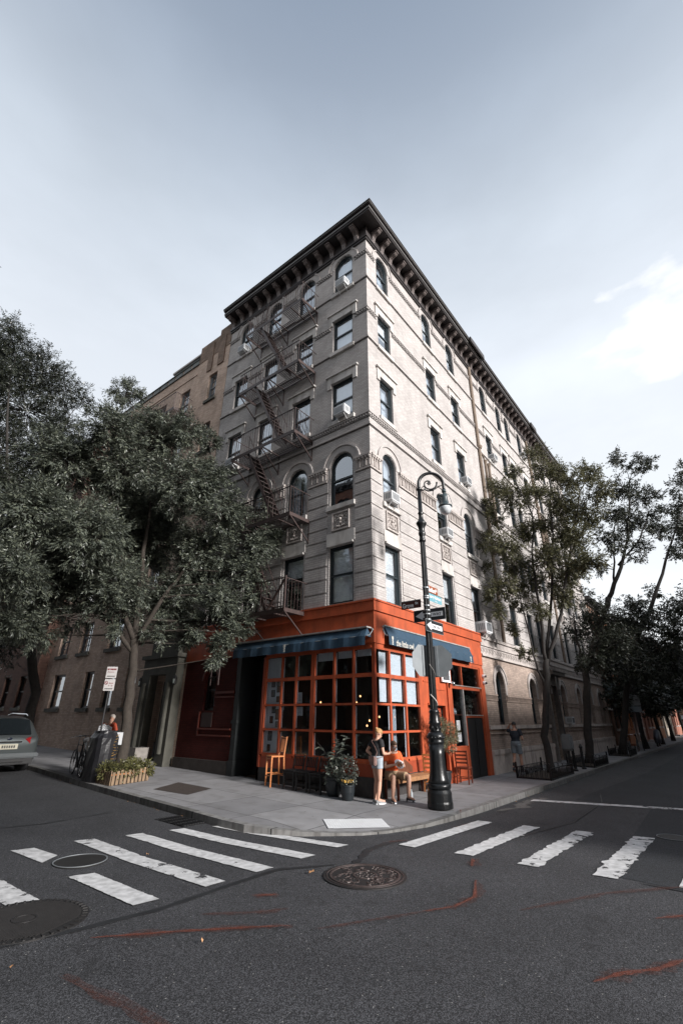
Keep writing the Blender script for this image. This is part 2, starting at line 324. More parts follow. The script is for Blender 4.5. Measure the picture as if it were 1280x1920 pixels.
# ------------------------------------------------------------------ ground, road, pavement
def asphalt(name, c, speck=.5):
    M = mat(name, c, .82, var=.22, vscale=.7, spec=.35); n = M.node_tree.nodes; L = M.node_tree.links; b = n['Principled BSDF']
    tcn = [q for q in n if q.type == 'TEX_COORD'][0]; base = b.inputs['Base Color'].links[0].from_socket
    v = n.new('ShaderNodeTexVoronoi'); v.inputs['Scale'].default_value = 120; L.new(tcn.outputs['Object'], v.inputs[0])
    sx = n.new('ShaderNodeSeparateColor'); L.new(v.outputs['Color'], sx.inputs[0])
    r = n.new('ShaderNodeMapRange'); r.inputs[1].default_value = .35; r.inputs[2].default_value = 1; r.inputs[3].default_value = .45; r.inputs[4].default_value = 2.6; L.new(sx.outputs[0], r.inputs[0])
    s = n.new('ShaderNodeVectorMath'); s.operation = 'SCALE'; L.new(base, s.inputs[0]); L.new(r.outputs[0], s.inputs['Scale'])
    v2 = n.new('ShaderNodeTexVoronoi'); v2.inputs['Scale'].default_value = 26; L.new(tcn.outputs['Object'], v2.inputs[0])
    s2 = n.new('ShaderNodeSeparateColor'); L.new(v2.outputs['Color'], s2.inputs[0])
    g = n.new('ShaderNodeMath'); g.operation = 'GREATER_THAN'; g.inputs[1].default_value = .88; L.new(s2.outputs[1], g.inputs[0])
    l = n.new('ShaderNodeMath'); l.operation = 'LESS_THAN'; l.inputs[1].default_value = .16; L.new(v2.outputs['Distance'], l.inputs[0])
    m_ = n.new('ShaderNodeMath'); m_.operation = 'MULTIPLY'; L.new(g.outputs[0], m_.inputs[0]); L.new(l.outputs[0], m_.inputs[1])
    m3 = n.new('ShaderNodeMath'); m3.operation = 'MULTIPLY'; m3.inputs[1].default_value = speck; L.new(m_.outputs[0], m3.inputs[0])
    mx = n.new('ShaderNodeMix'); mx.data_type = 'RGBA'; L.new(m3.outputs[0], mx.inputs[0]); L.new(s.outputs[0], mx.inputs[6]); mx.inputs[7].default_value = (.32, .31, .29, 1)
    # oil and tyre stains of their own shape
    t = n.new('ShaderNodeTexNoise'); t.inputs['Scale'].default_value = 3.2; t.inputs['Detail'].default_value = 8; L.new(tcn.outputs['Object'], t.inputs[0])
    r3 = n.new('ShaderNodeMapRange'); r3.inputs[1].default_value = .62; r3.inputs[2].default_value = .74; r3.inputs[4].default_value = .6; L.new(t.outputs[0], r3.inputs[0])
    mx3 = n.new('ShaderNodeMix'); mx3.data_type = 'RGBA'; L.new(r3.outputs[0], mx3.inputs[0]); L.new(mx.outputs[2], mx3.inputs[6]); mx3.inputs[7].default_value = (c[0]*.5, c[1]*.5, c[2]*.5, 1)
    L.new(mx3.outputs[2], b.inputs['Base Color'])
    bp = n.new('ShaderNodeBump'); bp.inputs['Strength'].default_value = .35; bp.inputs['Distance'].default_value = .006; L.new(v.outputs['Distance'], bp.inputs['Height']); L.new(bp.outputs[0], b.inputs['Normal'])
    return M
ASPH = asphalt('asphalt', (.034, .0345, .0375), .75); ASPHD = asphalt('dark_asphalt_patch', (.019, .021, .024), .2); TAR = mat('tar_seal', (.016, .017, .019), .6, var=.3)
RO = -.13
mb = MB()
ys = [-400, -60, -20, -8, 0] + [float(i) for i in range(2, 40, 2)] + [40, 60, 80, 400]
xs = [-400, -60, -20, 0, 20, 60, 150, 600]
for y0, y1 in zip(ys, ys[1:]):
    for x0, x1 in zip(xs, xs[1:]):
        mb.add([(x0, y0, Gz(y0)+RO), (x1, y0, Gz(y0)+RO), (x1, y1, Gz(y1)+RO), (x0, y1, Gz(y1)+RO)], [(0, 1, 2, 3)])
tag(mb.build('road', ASPH), kind='structure')

def sidewalk_mat():
    M = mat('concrete_pavement', (.225, .223, .228), .85, var=.16, vscale=1.1, bump=.25, bscale=90, dirt=(.13, .125, .12, .45)); n = M.node_tree.nodes; L = M.node_tree.links; b = n['Principled BSDF']
    tcn = [q for q in n if q.type == 'TEX_COORD'][0]; base = b.inputs['Base Color'].links[0].from_socket
    mp_ = n.new('ShaderNodeMapping'); mp_.inputs['Location'].default_value = (.4, .75, 0); L.new(tcn.outputs['Object'], mp_.inputs[0])
    br = n.new('ShaderNodeTexBrick'); br.offset = 0; L.new(mp_.outputs[0], br.inputs[0]); br.inputs['Scale'].default_value = 1; br.inputs['Brick Width'].default_value = 1.52; br.inputs['Row Height'].default_value = 1.52
    br.inputs['Mortar Size'].default_value = .012; br.inputs['Color1'].default_value = (1.0, 1.0, 1.0, 1); br.inputs['Color2'].default_value = (.74, .74, .75, 1); br.inputs['Mortar'].default_value = (.3, .3, .3, 1)
    mm = n.new('ShaderNodeMix'); mm.data_type = 'RGBA'; mm.blend_type = 'MULTIPLY'; mm.inputs[0].default_value = 1; L.new(base, mm.inputs[6]); L.new(br.outputs[0], mm.inputs[7]); L.new(mm.outputs[2], b.inputs['Base Color'])
    v2 = n.new('ShaderNodeTexVoronoi'); v2.inputs['Scale'].default_value = 3.3; L.new(tcn.outputs['Object'], v2.inputs[0])
    l = n.new('ShaderNodeMath'); l.operation = 'LESS_THAN'; l.inputs[1].default_value = .075; L.new(v2.outputs['Distance'], l.inputs[0])
    sc2 = n.new('ShaderNodeMath'); sc2.operation = 'MULTIPLY'; sc2.inputs[1].default_value = .6; L.new(l.outputs[0], sc2.inputs[0])
    m5 = n.new('ShaderNodeMix'); m5.data_type = 'RGBA'; L.new(sc2.outputs[0], m5.inputs[0]); L.new(mm.outputs[2], m5.inputs[6]); m5.inputs[7].default_value = (.06, .06, .06, 1); L.new(m5.outputs[2], b.inputs['Base Color'])
    return M
PAVE = sidewalk_mat(); KERB = mat('kerb_stone', (.16, .157, .153), .85, var=.25, vscale=4, bump=.4, dirt=(.06, .055, .05, .7))
# kerb line: from far down the right street, round the corner, up the left street; third value = kerb top above local grade
kerb = [(160, -2.4, 0), (80, -2.35, 0), (40, -2.32, 0), (20, -2.3, 0), (10, -2.3, 0), (5, -2.3, 0), (2, -2.3, 0), (.9, -2.3, 0), (.2, -2.3, -.01)]
import itertools
arc = [(-1.0, -2.34, -.05), (-1.75, -2.31, -.07), (-2.3, -2.2, -.085), (-2.75, -2.08, -.09), (-3.15, -1.84, -.09), (-3.5, -1.45, -.085), (-3.75, -1.0, -.06), (-3.93, -.45, -.03), (-4.03, .2, 0), (-4.06, .8, 0)]
kerb += arc + [(-4.0, 2, 0), (-3.93, 4, 0), (-3.8, 7, 0), (-3.6, 9.5, 0), (-3.5, 11, 0), (-3.5, 16, 0), (-3.6, 30, 0), (-3.6, 60, 0), (-3.6, 120, 0)]
kerb = [(x+(x-CAMP.x)*(-d)/1.8, y+(y-CAMP.y)*(-d)/1.8, d) for x, y, d in kerb]
def inner(p, d):
    x, y = p[0], p[1]; wx = max(x, .25); wy = max(y, .25)
    if x > .25: wx = x
    v = Vector((wx-x, wy-y)); l = v.length; k = min(d/l, 1)
    return (x + v.x*k, y + v.y*k)
def add_joints(M, w):
    n = M.node_tree.nodes; L = M.node_tree.links; b = n['Principled BSDF']; tcn = [q for q in n if q.type == 'TEX_COORD'][0]; base = b.inputs['Base Color'].links[0].from_socket
    mp_ = n.new('ShaderNodeMapping'); mp_.inputs['Location'].default_value = (.4, .3, 0); L.new(tcn.outputs['Object'], mp_.inputs[0])
    br = n.new('ShaderNodeTexBrick'); br.offset = 0; L.new(mp_.outputs[0], br.inputs[0]); br.inputs['Scale'].default_value = 1; br.inputs['Brick Width'].default_value = w; br.inputs['Row Height'].default_value = w; br.inputs['Mortar Size'].default_value = .014; br.inputs['Color1'].default_value = (1.15, 1.15, 1.15, 1); br.inputs['Color2'].default_value = (.6, .6, .58, 1); br.inputs['Mortar'].default_value = (.15, .15, .15, 1)
    mm = n.new('ShaderNodeMix'); mm.data_type = 'RGBA'; mm.blend_type = 'MULTIPLY'; mm.inputs[0].default_value = 1; L.new(base, mm.inputs[6]); L.new(br.outputs[0], mm.inputs[7]); L.new(mm.outputs[2], b.inputs['Base Color'])
add_joints(KERB, 2.1)
rows = []
for p in kerb:
    row = []
    for i, d in enumerate((0, .16, .45, .9, 1.4, 2.2, 9)):
        q = inner(p, d); row.append((q[0], q[1], Gz(q[1]) + p[2]*max(0, 1-max(0, d-.16)/1.3)))
    rows.append(row)
mk = MB(); ms_ = MB()
for a, b in zip(rows, rows[1:]):
    mk.add([a[0], b[0], b[1], a[1]], [(0, 1, 2, 3)])
    la = (a[0][0], a[0][1], Gz(a[0][1])-.4); lb = (b[0][0], b[0][1], Gz(b[0][1])-.4)
    mk.add([a[0], b[0], lb, la], [(0, 1, 2, 3)])
    for i in range(1, 6): ms_.add([a[i], b[i], b[i+1], a[i+1]], [(0, 1, 2, 3)])
tag(mk.build('kerb', KERB, fix=False), kind='structure'); tag(ms_.build('pavement', PAVE, fix=False), kind='structure')
def sheet(name, pts, m_, off, kind='structure', wob=0):
    mb = MB(); mb.add([(x, y, Gz(y)+off) for x, y in pts], [tuple(range(len(pts)))]); o = mb.build(name, m_, fix=False); 
    return tag(o, kind=kind)
def strip(name, pts, w, m_, off, jag=.25, sub=6, seed=1, kind='structure'):
    rr = random.Random(seed); P = []
    for a, b in zip(pts, pts[1:]):
        for i in range(sub): P.append(Vector((a[0]+(b[0]-a[0])*i/sub, a[1]+(b[1]-a[1])*i/sub)))
    P.append(Vector(pts[-1])); mb = MB(); n = len(P); vs = []
    for i, p in enumerate(P):
        d = (P[min(i+1, n-1)]-P[max(i-1, 0)]).normalized(); nn = Vector((-d.y, d.x)); t = min(i, n-1-i)/(n/2); ww = w*(.3+.7*min(1, t*3))*(1+rr.uniform(-jag, jag))/2
        sh = nn*rr.uniform(-jag, jag)*w*.3
        for s_ in (-1, 1): q = p+sh+nn*ww*s_; vs.append((q.x, q.y, Gz(q.y)+off))
    mb.add(vs, [(2*i, 2*i+2, 2*i+3, 2*i+1) for i in range(n-1)]); return tag(mb.build(name, m_, fix=False), kind=kind)
sheet('asphalt_patch', [(-2.5, -5.55), (-2.62, -6.9), (60, -6.9), (60, -3.9), (14, -3.9), (5.2, -3.45), (4.3, -3.46), (4.2, -5.2), (.33, -5.36)], ASPHD, RO+.004)
strip('tar_seam', [(-9.4, -1.3), (-8.5, -1.62), (-7.83, -1.80), (-7.09, -1.93), (-6.15, -1.89), (-5.21, -1.87), (-4.8, -2.15), (-4.5, -2.35)], .085, TAR, RO+.008, seed=3)
strip('tar_seam', [(-4.35, -2.5), (-4.05, -2.45), (-3.53, -2.23), (-3.0, -2.22), (-2.6, -2.3)], .10, TAR, RO+.008, jag=.5, seed=4)
strip('tar_seam', [(-2.62, -5.9), (-2.66, -6.9), (-2.9, -8)], .05, TAR, RO+.009, seed=5)
strip('tar_seam', [(-2.4, -3.5), (1, -4.2), (4.2, -4.1), (6, -3.7)], .03, TAR, RO+.009, jag=.6, seed=6)
strip('tar_seam', [(1.2, -2.5), (2.2, -2.75), (3.2, -2.55), (4.0, -2.8)], .28, mat('crumbled_gutter', (.10, .095, .09), .95, var=.4, vscale=12, bump=.6), RO+.008, jag=.8, seed=16)
def paint_mat(name, c, wear, soft=.02, sc=3.5, op=1):
    M = bpy.data.materials.new(name); M.use_nodes = True; n = M.node_tree.nodes; L = M.node_tree.links; b = n['Principled BSDF']; b.inputs['Roughness'].default_value = .7
    tcn = n.new('ShaderNodeTexCoord'); t = n.new('ShaderNodeTexNoise'); t.inputs['Scale'].default_value = sc; t.inputs['Detail'].default_value = 14; t.inputs['Roughness'].default_value = .75; L.new(tcn.outputs['Object'], t.inputs[0])
    r = n.new('ShaderNodeMapRange'); r.inputs[1].default_value = wear; r.inputs[2].default_value = wear+soft; r.inputs[3].default_value = 1-op; L.new(t.outputs[0], r.inputs[0])
    t2 = n.new('ShaderNodeTexNoise'); t2.inputs['Scale'].default_value = 9; t2.inputs['Detail'].default_value = 6; L.new(tcn.outputs['Object'], t2.inputs[0])
    r2 = n.new('ShaderNodeMapRange'); r2.inputs[1].default_value = .3; r2.inputs[2].default_value = .7; r2.inputs[3].default_value = .6; r2.inputs[4].default_value = 1.02; L.new(t2.outputs[0], r2.inputs[0])
    s = n.new('ShaderNodeVectorMath'); s.operation = 'SCALE'; s.inputs[0].default_value = c; L.new(r2.outputs[0], s.inputs['Scale']); L.new(s.outputs[0], b.inputs['Base Color'])
    tr = n.new('ShaderNodeBsdfTransparent'); ms = n.new('ShaderNodeMixShader'); L.new(r.outputs[0], ms.inputs[0]); L.new(b.outputs[0], ms.inputs[1]); L.new(tr.outputs[0], ms.inputs[2]); L.new(ms.outputs[0], n['Material Output'].inputs[0])
    return M
PW = paint_mat('white_road_paint', (.62, .62, .62), .625); PWW = paint_mat('worn_white_road_paint', (.60, .60, .60), .56); PO = paint_mat('orange_survey_paint', (.22, .046, .018), .46, .28, 26, .55); POF = paint_mat('faded_orange_survey_paint', (.12, .038, .022), .40, .25, 22, .4)
POV = paint_mat('ghost_orange_paint', (.12, .035, .02), .40, .3, 16, .32)
stripes = [([(-7.27, 1.79), (-6.97, 1.70), (-6.89, 1.05), (-7.19, .83)], 1), ([(-6.38, 1.69), (-6.08, 1.60), (-6.0, -1.73), (-6.3, -1.72)], 1), ([(-5.61, 1.46), (-5.32, 1.40), (-5.19, -1.78), (-5.49, -1.75)], 0),
 ([(-4.88, 1.27), (-4.60, 1.2), (-4.32, -1.8), (-4.61, -1.76)], 0), ([(-4.14, .98), (-3.92, .89), (-3.50, -1.8), (-3.75, -1.75)], 0), ([(-7.2, -.03), (-6.9, -.12), (-6.9, -1.66), (-7.2, -1.62)], 0), ([(-8.1, 1.2), (-7.82, 1.1), (-7.78, -.66), (-8.1, -.60)], 1), ([(-9.0, 1.2), (-8.7, 1.1), (-8.66, -.86), (-9.0, -.80)], 1),
 ([(-2.94, -2.43), (-2.93, -2.73), (-.12, -2.92), (-.14, -2.62)], 0), ([(-2.84, -3.38), (-2.8, -3.68), (.03, -3.82), (.01, -3.52)], 0), ([(-2.78, -4.35), (-2.75, -4.65), (.22, -4.75), (.16, -4.44)], 1), ([(-2.66, -5.33), (-2.63, -5.64), (.44, -5.70), (.38, -5.38)], 1), ([(-2.5, -6.3), (-2.5, -6.6), (.5, -6.66), (.5, -6.36)], 1)]
def jag_poly(pts, amt, sub, rr):
    out = []
    for i in range(4):
        a = Vector(pts[i]); b = Vector(pts[(i+1) % 4]); long_ = (b-a).length > 1
        d = (b-a).normalized(); nn = Vector((-d.y, d.x)); k = sub if long_ else 3
        for j in range(k):
            q = a+(b-a)*j/k
            if j: q = q+nn*(rr.gauss(0, amt) if rr.random() < .85 else rr.gauss(0, amt*3))
            out.append((q.x, q.y))
    return out
rr = random.Random(11)
for i, (p, w) in enumerate(stripes):
    amt = .012 if i in (9, 10, 11) else .003
    sheet('crosswalk_stripe', jag_poly(p, amt, 40, rr), PWW if w else PW, RO+.012)
sheet('stop_line', jag_poly([(3.2, -2.62), (3.5, -2.6), (4.75, -6.6), (4.45, -6.6)], .006, 30, rr), PWW, RO+.012)
for i, (p, w, f) in enumerate([([(-7.9, -2.1), (-7.3, -2.6), (-6.75, -3.1), (-6.5, -3.35)], .07, 0), ([(-6.9, -2.4), (-6.45, -2.85), (-6.2, -3.0)], .05, 1), ([(-6.15, -2.4), (-5.95, -2.6)], .07, 0), ([(-5.3, -4.2), (-4.95, -4.4), (-4.5, -4.45), (-3.9, -4.2)], .06, 0), ([(-5.75, -6.0), (-5.45, -6.15), (-5.2, -6.35), (-4.7, -6.6)], .08, 0), ([(-6.4, -3.6), (-5.3, -4.2)], .03, 1),
  ([(-3.9, -6.2), (-3.6, -6.45), (-3.2, -6.6)], .06, 0), ([(-3.35, -3.9), (-2.95, -3.75)], .07, 0), ([(-8.4, -2.6), (-8.3, -3.4), (-8.2, -4.3)], .05, 1), ([(-9.2, -2.4), (-9.3, -3.4)], .05, 1), ([(-.3, -2.32), (.05, -2.15), (.5, -2.4)], .04, 0), ([(-2.9, -2.2), (-2.6, -2.4)], .06, 0), ([(-1.1, -2.55), (-.6, -2.6)], .03, 0), ([(-4.6, -5.0), (-3.4, -5.6), (-2.4, -6.4)], .04, 1)]):
    off = RO+.016 if i != 10 else .006
    if i not in (10, 11, 12): strip('orange_survey_mark', [(x+.03, y-.02) for x, y in p], w*2.0, POV, off-.003, jag=.6, seed=60+i)
    strip('orange_survey_mark', p, w*.62, POF if f else PO, off, jag=.45, seed=20+i)
strip('tar_seam', [(-8.9, 3.2), (-7.5, 3.6), (-6.2, 3.3), (-4.4, 3.5)], .03, TAR, RO+.008, jag=.7, seed=33)
rl = random.Random(8)
LM = mat('dry_leaf', (.42, .22, .10), .7, var=.2, vscale=30)
for k in range(22):
    side = k % 2; y = rl.uniform(1.5, 9) if side else -2.3-rl.uniform(.03, .16); x = -4.05+.05*y-rl.uniform(.03, .18) if side else rl.uniform(1, 12); q = rl.uniform(.014, .03)
    mb = MB(); mb.add([(-q, 0, 0), (0, -q*.6, .008), (q, 0, .004), (0, q*.6, .01)], [(0, 1, 2, 3)])
    tag(mb.build('fallen_leaf', LM, loc=(x, y, Gz(y)+RO+.01), rz=rl.uniform(0, 6), fix=False), 'tiny dry leaf lying in the gutter along the '+('left' if side else 'right')+' kerb', 'leaf', 'dry leaves in the '+('left' if side else 'right')+' gutter')
# corner ramp panel
from mathutils.bvhtree import BVHTree
BV = [BVHTree.FromPolygons(q.v, q.f) for q in (mk, ms_)]
def zpave(x, y):
    zz = [h[0].z for h in (b.ray_cast(Vector((x, y, 3)), Vector((0, 0, -1))) for b in BV) if h[0]]
    if zz: return max(zz)
    best = None
    for a in kerb:
        d = (a[0]-x)**2+(a[1]-y)**2
        if best is None or d < best[0]: best = (d, a)
    d = sqrt(best[0]); return Gz(y) + best[1][2]*max(0, 1-max(0, d-.16)/1.3)
mb = MB(); A, B, C_, D_ = Vector((-3.0, -.95)), Vector((-2.1, -1.73)), Vector((-1.72, -1.30)), Vector((-2.62, -.5))
N1, N2 = 24, 11
for i in range(N1):
    for j in range(N2):
        q = [A+(B-A)*s+(D_-A)*t for s, t in ((i/N1, j/N2), ((i+1)/N1, j/N2), ((i+1)/N1, (j+1)/N2), (i/N1, (j+1)/N2))]
        mb.add([(p.x, p.y, zpave(p.x, p.y)+.012) for p in q], [(0, 1, 2, 3)])
        c = (q[0]+q[2])/2; z = zpave(c.x, c.y)+.012; r_ = .013
        mb.add([(c.x-r_, c.y, z), (c.x, c.y-r_, z), (c.x+r_, c.y, z), (c.x, c.y+r_, z), (c.x, c.y, z+.008)], [(0, 1, 4), (1, 2, 4), (2, 3, 4), (3, 0, 4)])
tag(mb.build('tactile_paving', mat('tactile_white', (.55, .56, .57), .6, var=.06, vscale=5), fix=False), kind='structure')
# pavement hatches
mb = MB(); mb.add([(x, y, Gz(y)+.006) for x, y in [(-3.1, 4.75), (-1.97, 5.35), (-1.95, 3.9), (-2.95, 3.5)]], [(0, 1, 2, 3)]); tag(mb.build('pavement_hatch', mat('rusty_steel_plate', (.045, .035, .03), .7, var=.4, vscale=9, bump=.4), fix=False), 'flat rusty brown steel hatch in the pavement near the left planter', 'hatch')
mb = MB()
for i in range(9):
    x = -4.55+i*.06; mb.box(x, x+.022, 1.3, 2.25, Gz(1.8)+RO, Gz(1.8)+RO+.02)
for i in range(5):
    y = 1.3+i*.235; mb.box(-4.56, -4.02, y, y+.03, Gz(1.8)+RO, Gz(1.8)+RO+.018)
tag(mb.build('drain_grate', BLACKM), 'black slotted storm drain grate in the gutter by the crossing', 'drain')
# manholes
RUST = mat('cast_iron_worn', (.075, .058, .055), .5, var=.4, vscale=14, bump=.3, metal=.3); IRD = mat('cast_iron_dark', (.014, .013, .013), .6, var=.3, vscale=10)
def ringm(mb, c, r0, r1, z0, z1, n=48):
    for i in range(n):
        a, b = 2*pi*i/n, 2*pi*(i+1)/n
        P = lambda r, t, z: (c[0]+r*cos(t), c[1]+r*sin(t), z)
        mb.add([P(r0, a, z1), P(r0, b, z1), P(r1, b, z1), P(r1, a, z1)], [(0, 1, 2, 3)]); mb.add([P(r1, a, z0), P(r1, b, z0), P(r1, b, z1), P(r1, a, z1)], [(0, 1, 2, 3)]); mb.add([P(r0, a, z0), P(r0, b, z0), P(r0, b, z1), P(r0, a, z1)], [(0, 1, 2, 3)])
def manhole(x, y, R, style, label, rz=0):
    e_ = empty('manhole_cover', (x, y, Gz(y)+RO), label, 'manhole', 'manhole covers in the road', rz)
    mb = MB(); mb.lathe([(R, 0), (R, .012), (0.001, .012)], n=56); mb.build('cover_plate', IRD, e_)
    mb = MB(); r2 = random.Random(int(R*1000)); 
    if style == 'ornate':
        ringm(mb, (0, 0), R*.80, R*.845, .012, .02); ringm(mb, (0, 0), R*.25, R*.29, .012, .02); ringm(mb, (0, 0), R*.91, R*.925, .012, .017)
        for k in range(95):
            a = r2.uniform(0, 2*pi); q = R*sqrt(r2.uniform(.1, .58)); cx, cy = q*cos(a), q*sin(a); rad = r2.uniform(.02, .055); t0 = r2.uniform(0, 6.28); sp = r2.uniform(1.5, 3.6)
            mb.tube([(cx+rad*cos(t0+sp*i/5), cy+rad*sin(t0+sp*i/5), .014) for i in range(6)], .0065, 4)
        for k in range(30):
            a = r2.uniform(0, 6.28); q = R*.22*sqrt(r2.random()); mb.sphere((q*cos(a), q*sin(a), .014), .008, 5)
    elif style == 'ribs':
        for k in range(-17, 18):
            u = k*.027; h = sqrt(max(0, (R*.86)**2-u*u))
            if h > .03: mb.box(-h, h, u-.006, u+.006, .012, .02)
        ringm(mb, (0, 0), R*.17, R*.20, .012, .024)
        for k in range(46):
            a = 2*pi*k/46; mb.bar((R*.9*cos(a), R*.9*sin(a), .015), (R*.98*cos(a), R*.98*sin(a), .015), .02, .012)
    else: 
        ringm(mb, (0, 0), R*.95, R*1.0, .012, .018)
    mb.build('raised_pattern', {'ornate': RUST, 'ribs': IRD, 'plain': GALV}[style], e_); return e_
manhole(-4.66, -2.97, .56, 'ornate', 'ornate round cast iron manhole cover with scrolls in the middle of the junction')
manhole(-6.78, .56, .36, 'plain', 'plain black round cover with a pale rim on the left crossing')
manhole(-8.12, -1.14, .60, 'ribs', 'large ribbed manhole cover with toothed edge at the left picture edge', .4)
manhole(.72, -5.95, .26, 'plain', 'small round cover with thin pale ring in the dark asphalt patch')
# fallen leaf
for i, (x, y, s) in enumerate([(-5.06, -2.37, .05), (-7.3, -3.0, .02), (-6.0, .1, .02), (-8.6, -2.2, .025)]):
    mb = MB(); mb.add([(-s, 0, .004), (-s*.3, -s*.6, .02), (s*.6, -s*.4, .012), (s, .1*s, .03), (s*.5, s*.6, .01), (-s*.4, s*.5, .025)], [(0, 1, 5), (1, 2, 4, 5), (2, 3, 4)])
    tag(mb.build('fallen_leaf', mat('dry_leaf', (.42, .22, .10), .7, var=.2, vscale=30), loc=(x, y, Gz(y)+RO+.02), rz=i, fix=False), ['curled tan leaf lying beside the ornate manhole cover', 'tiny dry leaf on bare asphalt left of the junction middle', 'tiny dry leaf between two left crossing stripes', 'tiny dry leaf beside the large ribbed cover'][i], 'leaf', 'fallen leaves on the road')

# ------------------------------------------------------------------ the corner building
B = empty('corner_building', (0, 0, 0), 'six storey taupe brick corner apartment block with bracketed cornice over an orange corner restaurant', 'building')
LL, LR = 8.6, 29.6; ZT = 20.34
lc = [(.70, 1.68), (2.78, 3.72), (4.86, 5.72), (6.86, 7.74)]
rc1 = [(.72, 1.6), (4.6, 5.45), (7.15, 8.0)]; rc2 = [(11.5, 12.35), (14.0, 14.8), (15.48, 16.28), (17.85, 18.7)]; rc3 = [(20.9, 21.7), (23.2, 24.0), (25.2, 26.0), (27.6, 28.4)]
rows_ = {'6': (18.1, 20.1, 1), '5': (14.93, 16.6, 0), '4': (11.65, 13.42, 0), '3': (8.27, 10.24, 1), '2': (4.95, 6.83, 0)}
def hole(c, r): return (c[0], c[1], r[0], r[1], (c[1]-c[0])/2*.98 if r[2] else 0)
def shade_of(side, i, k):
    return {('L', 0, '2'): (1, 0), ('L', 0, '5'): (.98, 0), ('L', 0, '4'): (.98, 0), ('L', 0, '3'): (0, 0), ('L', 0, '6'): (.9, 0), ('L', 1, '2'): (.35, 0), ('L', 1, '3'): (0, 1), ('R', 0, '2'): (1, 0), ('R', 0, '3'): (0, 1), ('R', 0, '4'): (0, 1), ('R', 1, '2'): (.55, 0), ('R', 2, '2'): (.4, 0)}.get((side, i, k))
lholes = [hole(c, rows_[k]) for k in rows_ for c in lc]; rholes = [hole(c, rows_[k]) for k in rows_ for c in rc1+rc2+rc3]
# ground floor right: arched windows and a door beyond the restaurant
gf = [(8.6, 9.58, 1.62, 3.62, .48), (12.75, 13.7, 1.62, 3.6, .46), (17.9, 18.85, 1.62, 3.6, .46), (21.4, 22.3, 1.62, 3.6, .44), (24.4, 25.3, 1.62, 3.6, .44), (27.2, 28.1, 1.62, 3.6, .44)]
door_h = (15.25, 16.5, .05, 3.25, 0)
mb = MB(); facade(mb, frameR, 0, LR, 4.88, ZT, rholes); facade(mb, frameL, 0, LL, 4.88, ZT, lholes)
mb.box(-.002, LR, .002, 14, ZT-.02, ZT+.1)     # roof slab
mb.add([(LR, 0, -.4), (LR, 14, -.4), (LR, 14, ZT), (LR, 0, ZT)], [(0, 1, 2, 3)]); mb.add([(0, LL, -.4), (LR, LL, -.4), (LR, LL, ZT), (0, LL, ZT)], [(0, 1, 2, 3)])
# rusticated courses on the piers, second and third storey
def piers(cols, u0, u1):
    e_ = [u0]; 
    for c in cols: e_ += [c[0]-.01, c[1]+.01]
    e_.append(u1); return [(e_[i], e_[i+1]) for i in range(0, len(e_), 2)]
zc = 4.93
while zc < 9.2:
    z1 = min(zc+.415, 9.24)
    for F, cols, s0, s1 in ((frameL, lc, -.035, LL), (frameR, rc1, 0.0005, 9.86), (frameR, rc2, 10.36, 19.6), (frameR, rc3, 20.1, LR)):
        for a, b in piers(cols, s0, s1):
            a2, b2 = a, b
            # narrow jamb strips keep the window column framed
            if a > s0+.01: a2 = a+.07
            if b < s1-.01: b2 = b-.07
            if b2 > a2+.05: fbox(mb, F, a2, b2, zc+.022, z1-.022, .001, .026)
    zc += .433
WALL = mb.build('wall', BRICK, B, fix=True)
# trim
def trim(name, parts, m_): 
    mb = MB()
    for F, a, b, z0, z1, d0, d1 in parts: fbox(mb, F, a, b, z0, z1, d0, d1)
    return mb.build(name, m_, B)
TRIMD = mat('painted_shade_line', (.10, .092, .088), .9, var=.3, vscale=3)  # dark strips that paint a shade line under the sill and dentil bands
TRIM = mat('trim_brick', (.35, .325, .312), .85, var=.15, vscale=4, bump=.4)
def segs(cols, a, b, pad=0):
    e_ = [a]
    for c in cols: e_ += [c[0]-pad, c[1]+pad]
    e_.append(b); return [(e_[i], e_[i+1]) for i in range(0, len(e_), 2) if e_[i+1] > e_[i]]
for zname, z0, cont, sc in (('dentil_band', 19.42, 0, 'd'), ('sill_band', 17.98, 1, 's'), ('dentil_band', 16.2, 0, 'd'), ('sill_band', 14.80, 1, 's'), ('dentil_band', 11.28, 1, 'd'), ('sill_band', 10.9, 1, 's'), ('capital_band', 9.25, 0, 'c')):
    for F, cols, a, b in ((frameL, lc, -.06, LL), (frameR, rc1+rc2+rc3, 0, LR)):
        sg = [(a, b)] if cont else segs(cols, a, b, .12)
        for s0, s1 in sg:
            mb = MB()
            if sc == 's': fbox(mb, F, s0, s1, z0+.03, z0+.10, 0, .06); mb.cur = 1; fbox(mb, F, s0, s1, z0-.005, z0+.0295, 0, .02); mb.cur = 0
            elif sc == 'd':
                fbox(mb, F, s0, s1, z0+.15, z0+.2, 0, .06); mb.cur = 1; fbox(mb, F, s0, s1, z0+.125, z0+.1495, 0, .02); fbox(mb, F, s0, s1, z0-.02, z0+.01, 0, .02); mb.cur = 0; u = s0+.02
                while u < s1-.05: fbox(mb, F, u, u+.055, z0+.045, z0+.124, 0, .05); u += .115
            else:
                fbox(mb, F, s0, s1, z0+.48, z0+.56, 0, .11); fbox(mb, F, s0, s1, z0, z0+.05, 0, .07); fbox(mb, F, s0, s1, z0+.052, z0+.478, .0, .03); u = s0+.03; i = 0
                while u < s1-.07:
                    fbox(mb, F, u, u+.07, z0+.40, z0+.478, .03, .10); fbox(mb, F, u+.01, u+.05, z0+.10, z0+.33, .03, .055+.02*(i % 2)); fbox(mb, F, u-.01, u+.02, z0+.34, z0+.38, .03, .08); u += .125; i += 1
            mb.build(zname, [TERRA if sc == 'c' else TRIM, TRIMD], B)
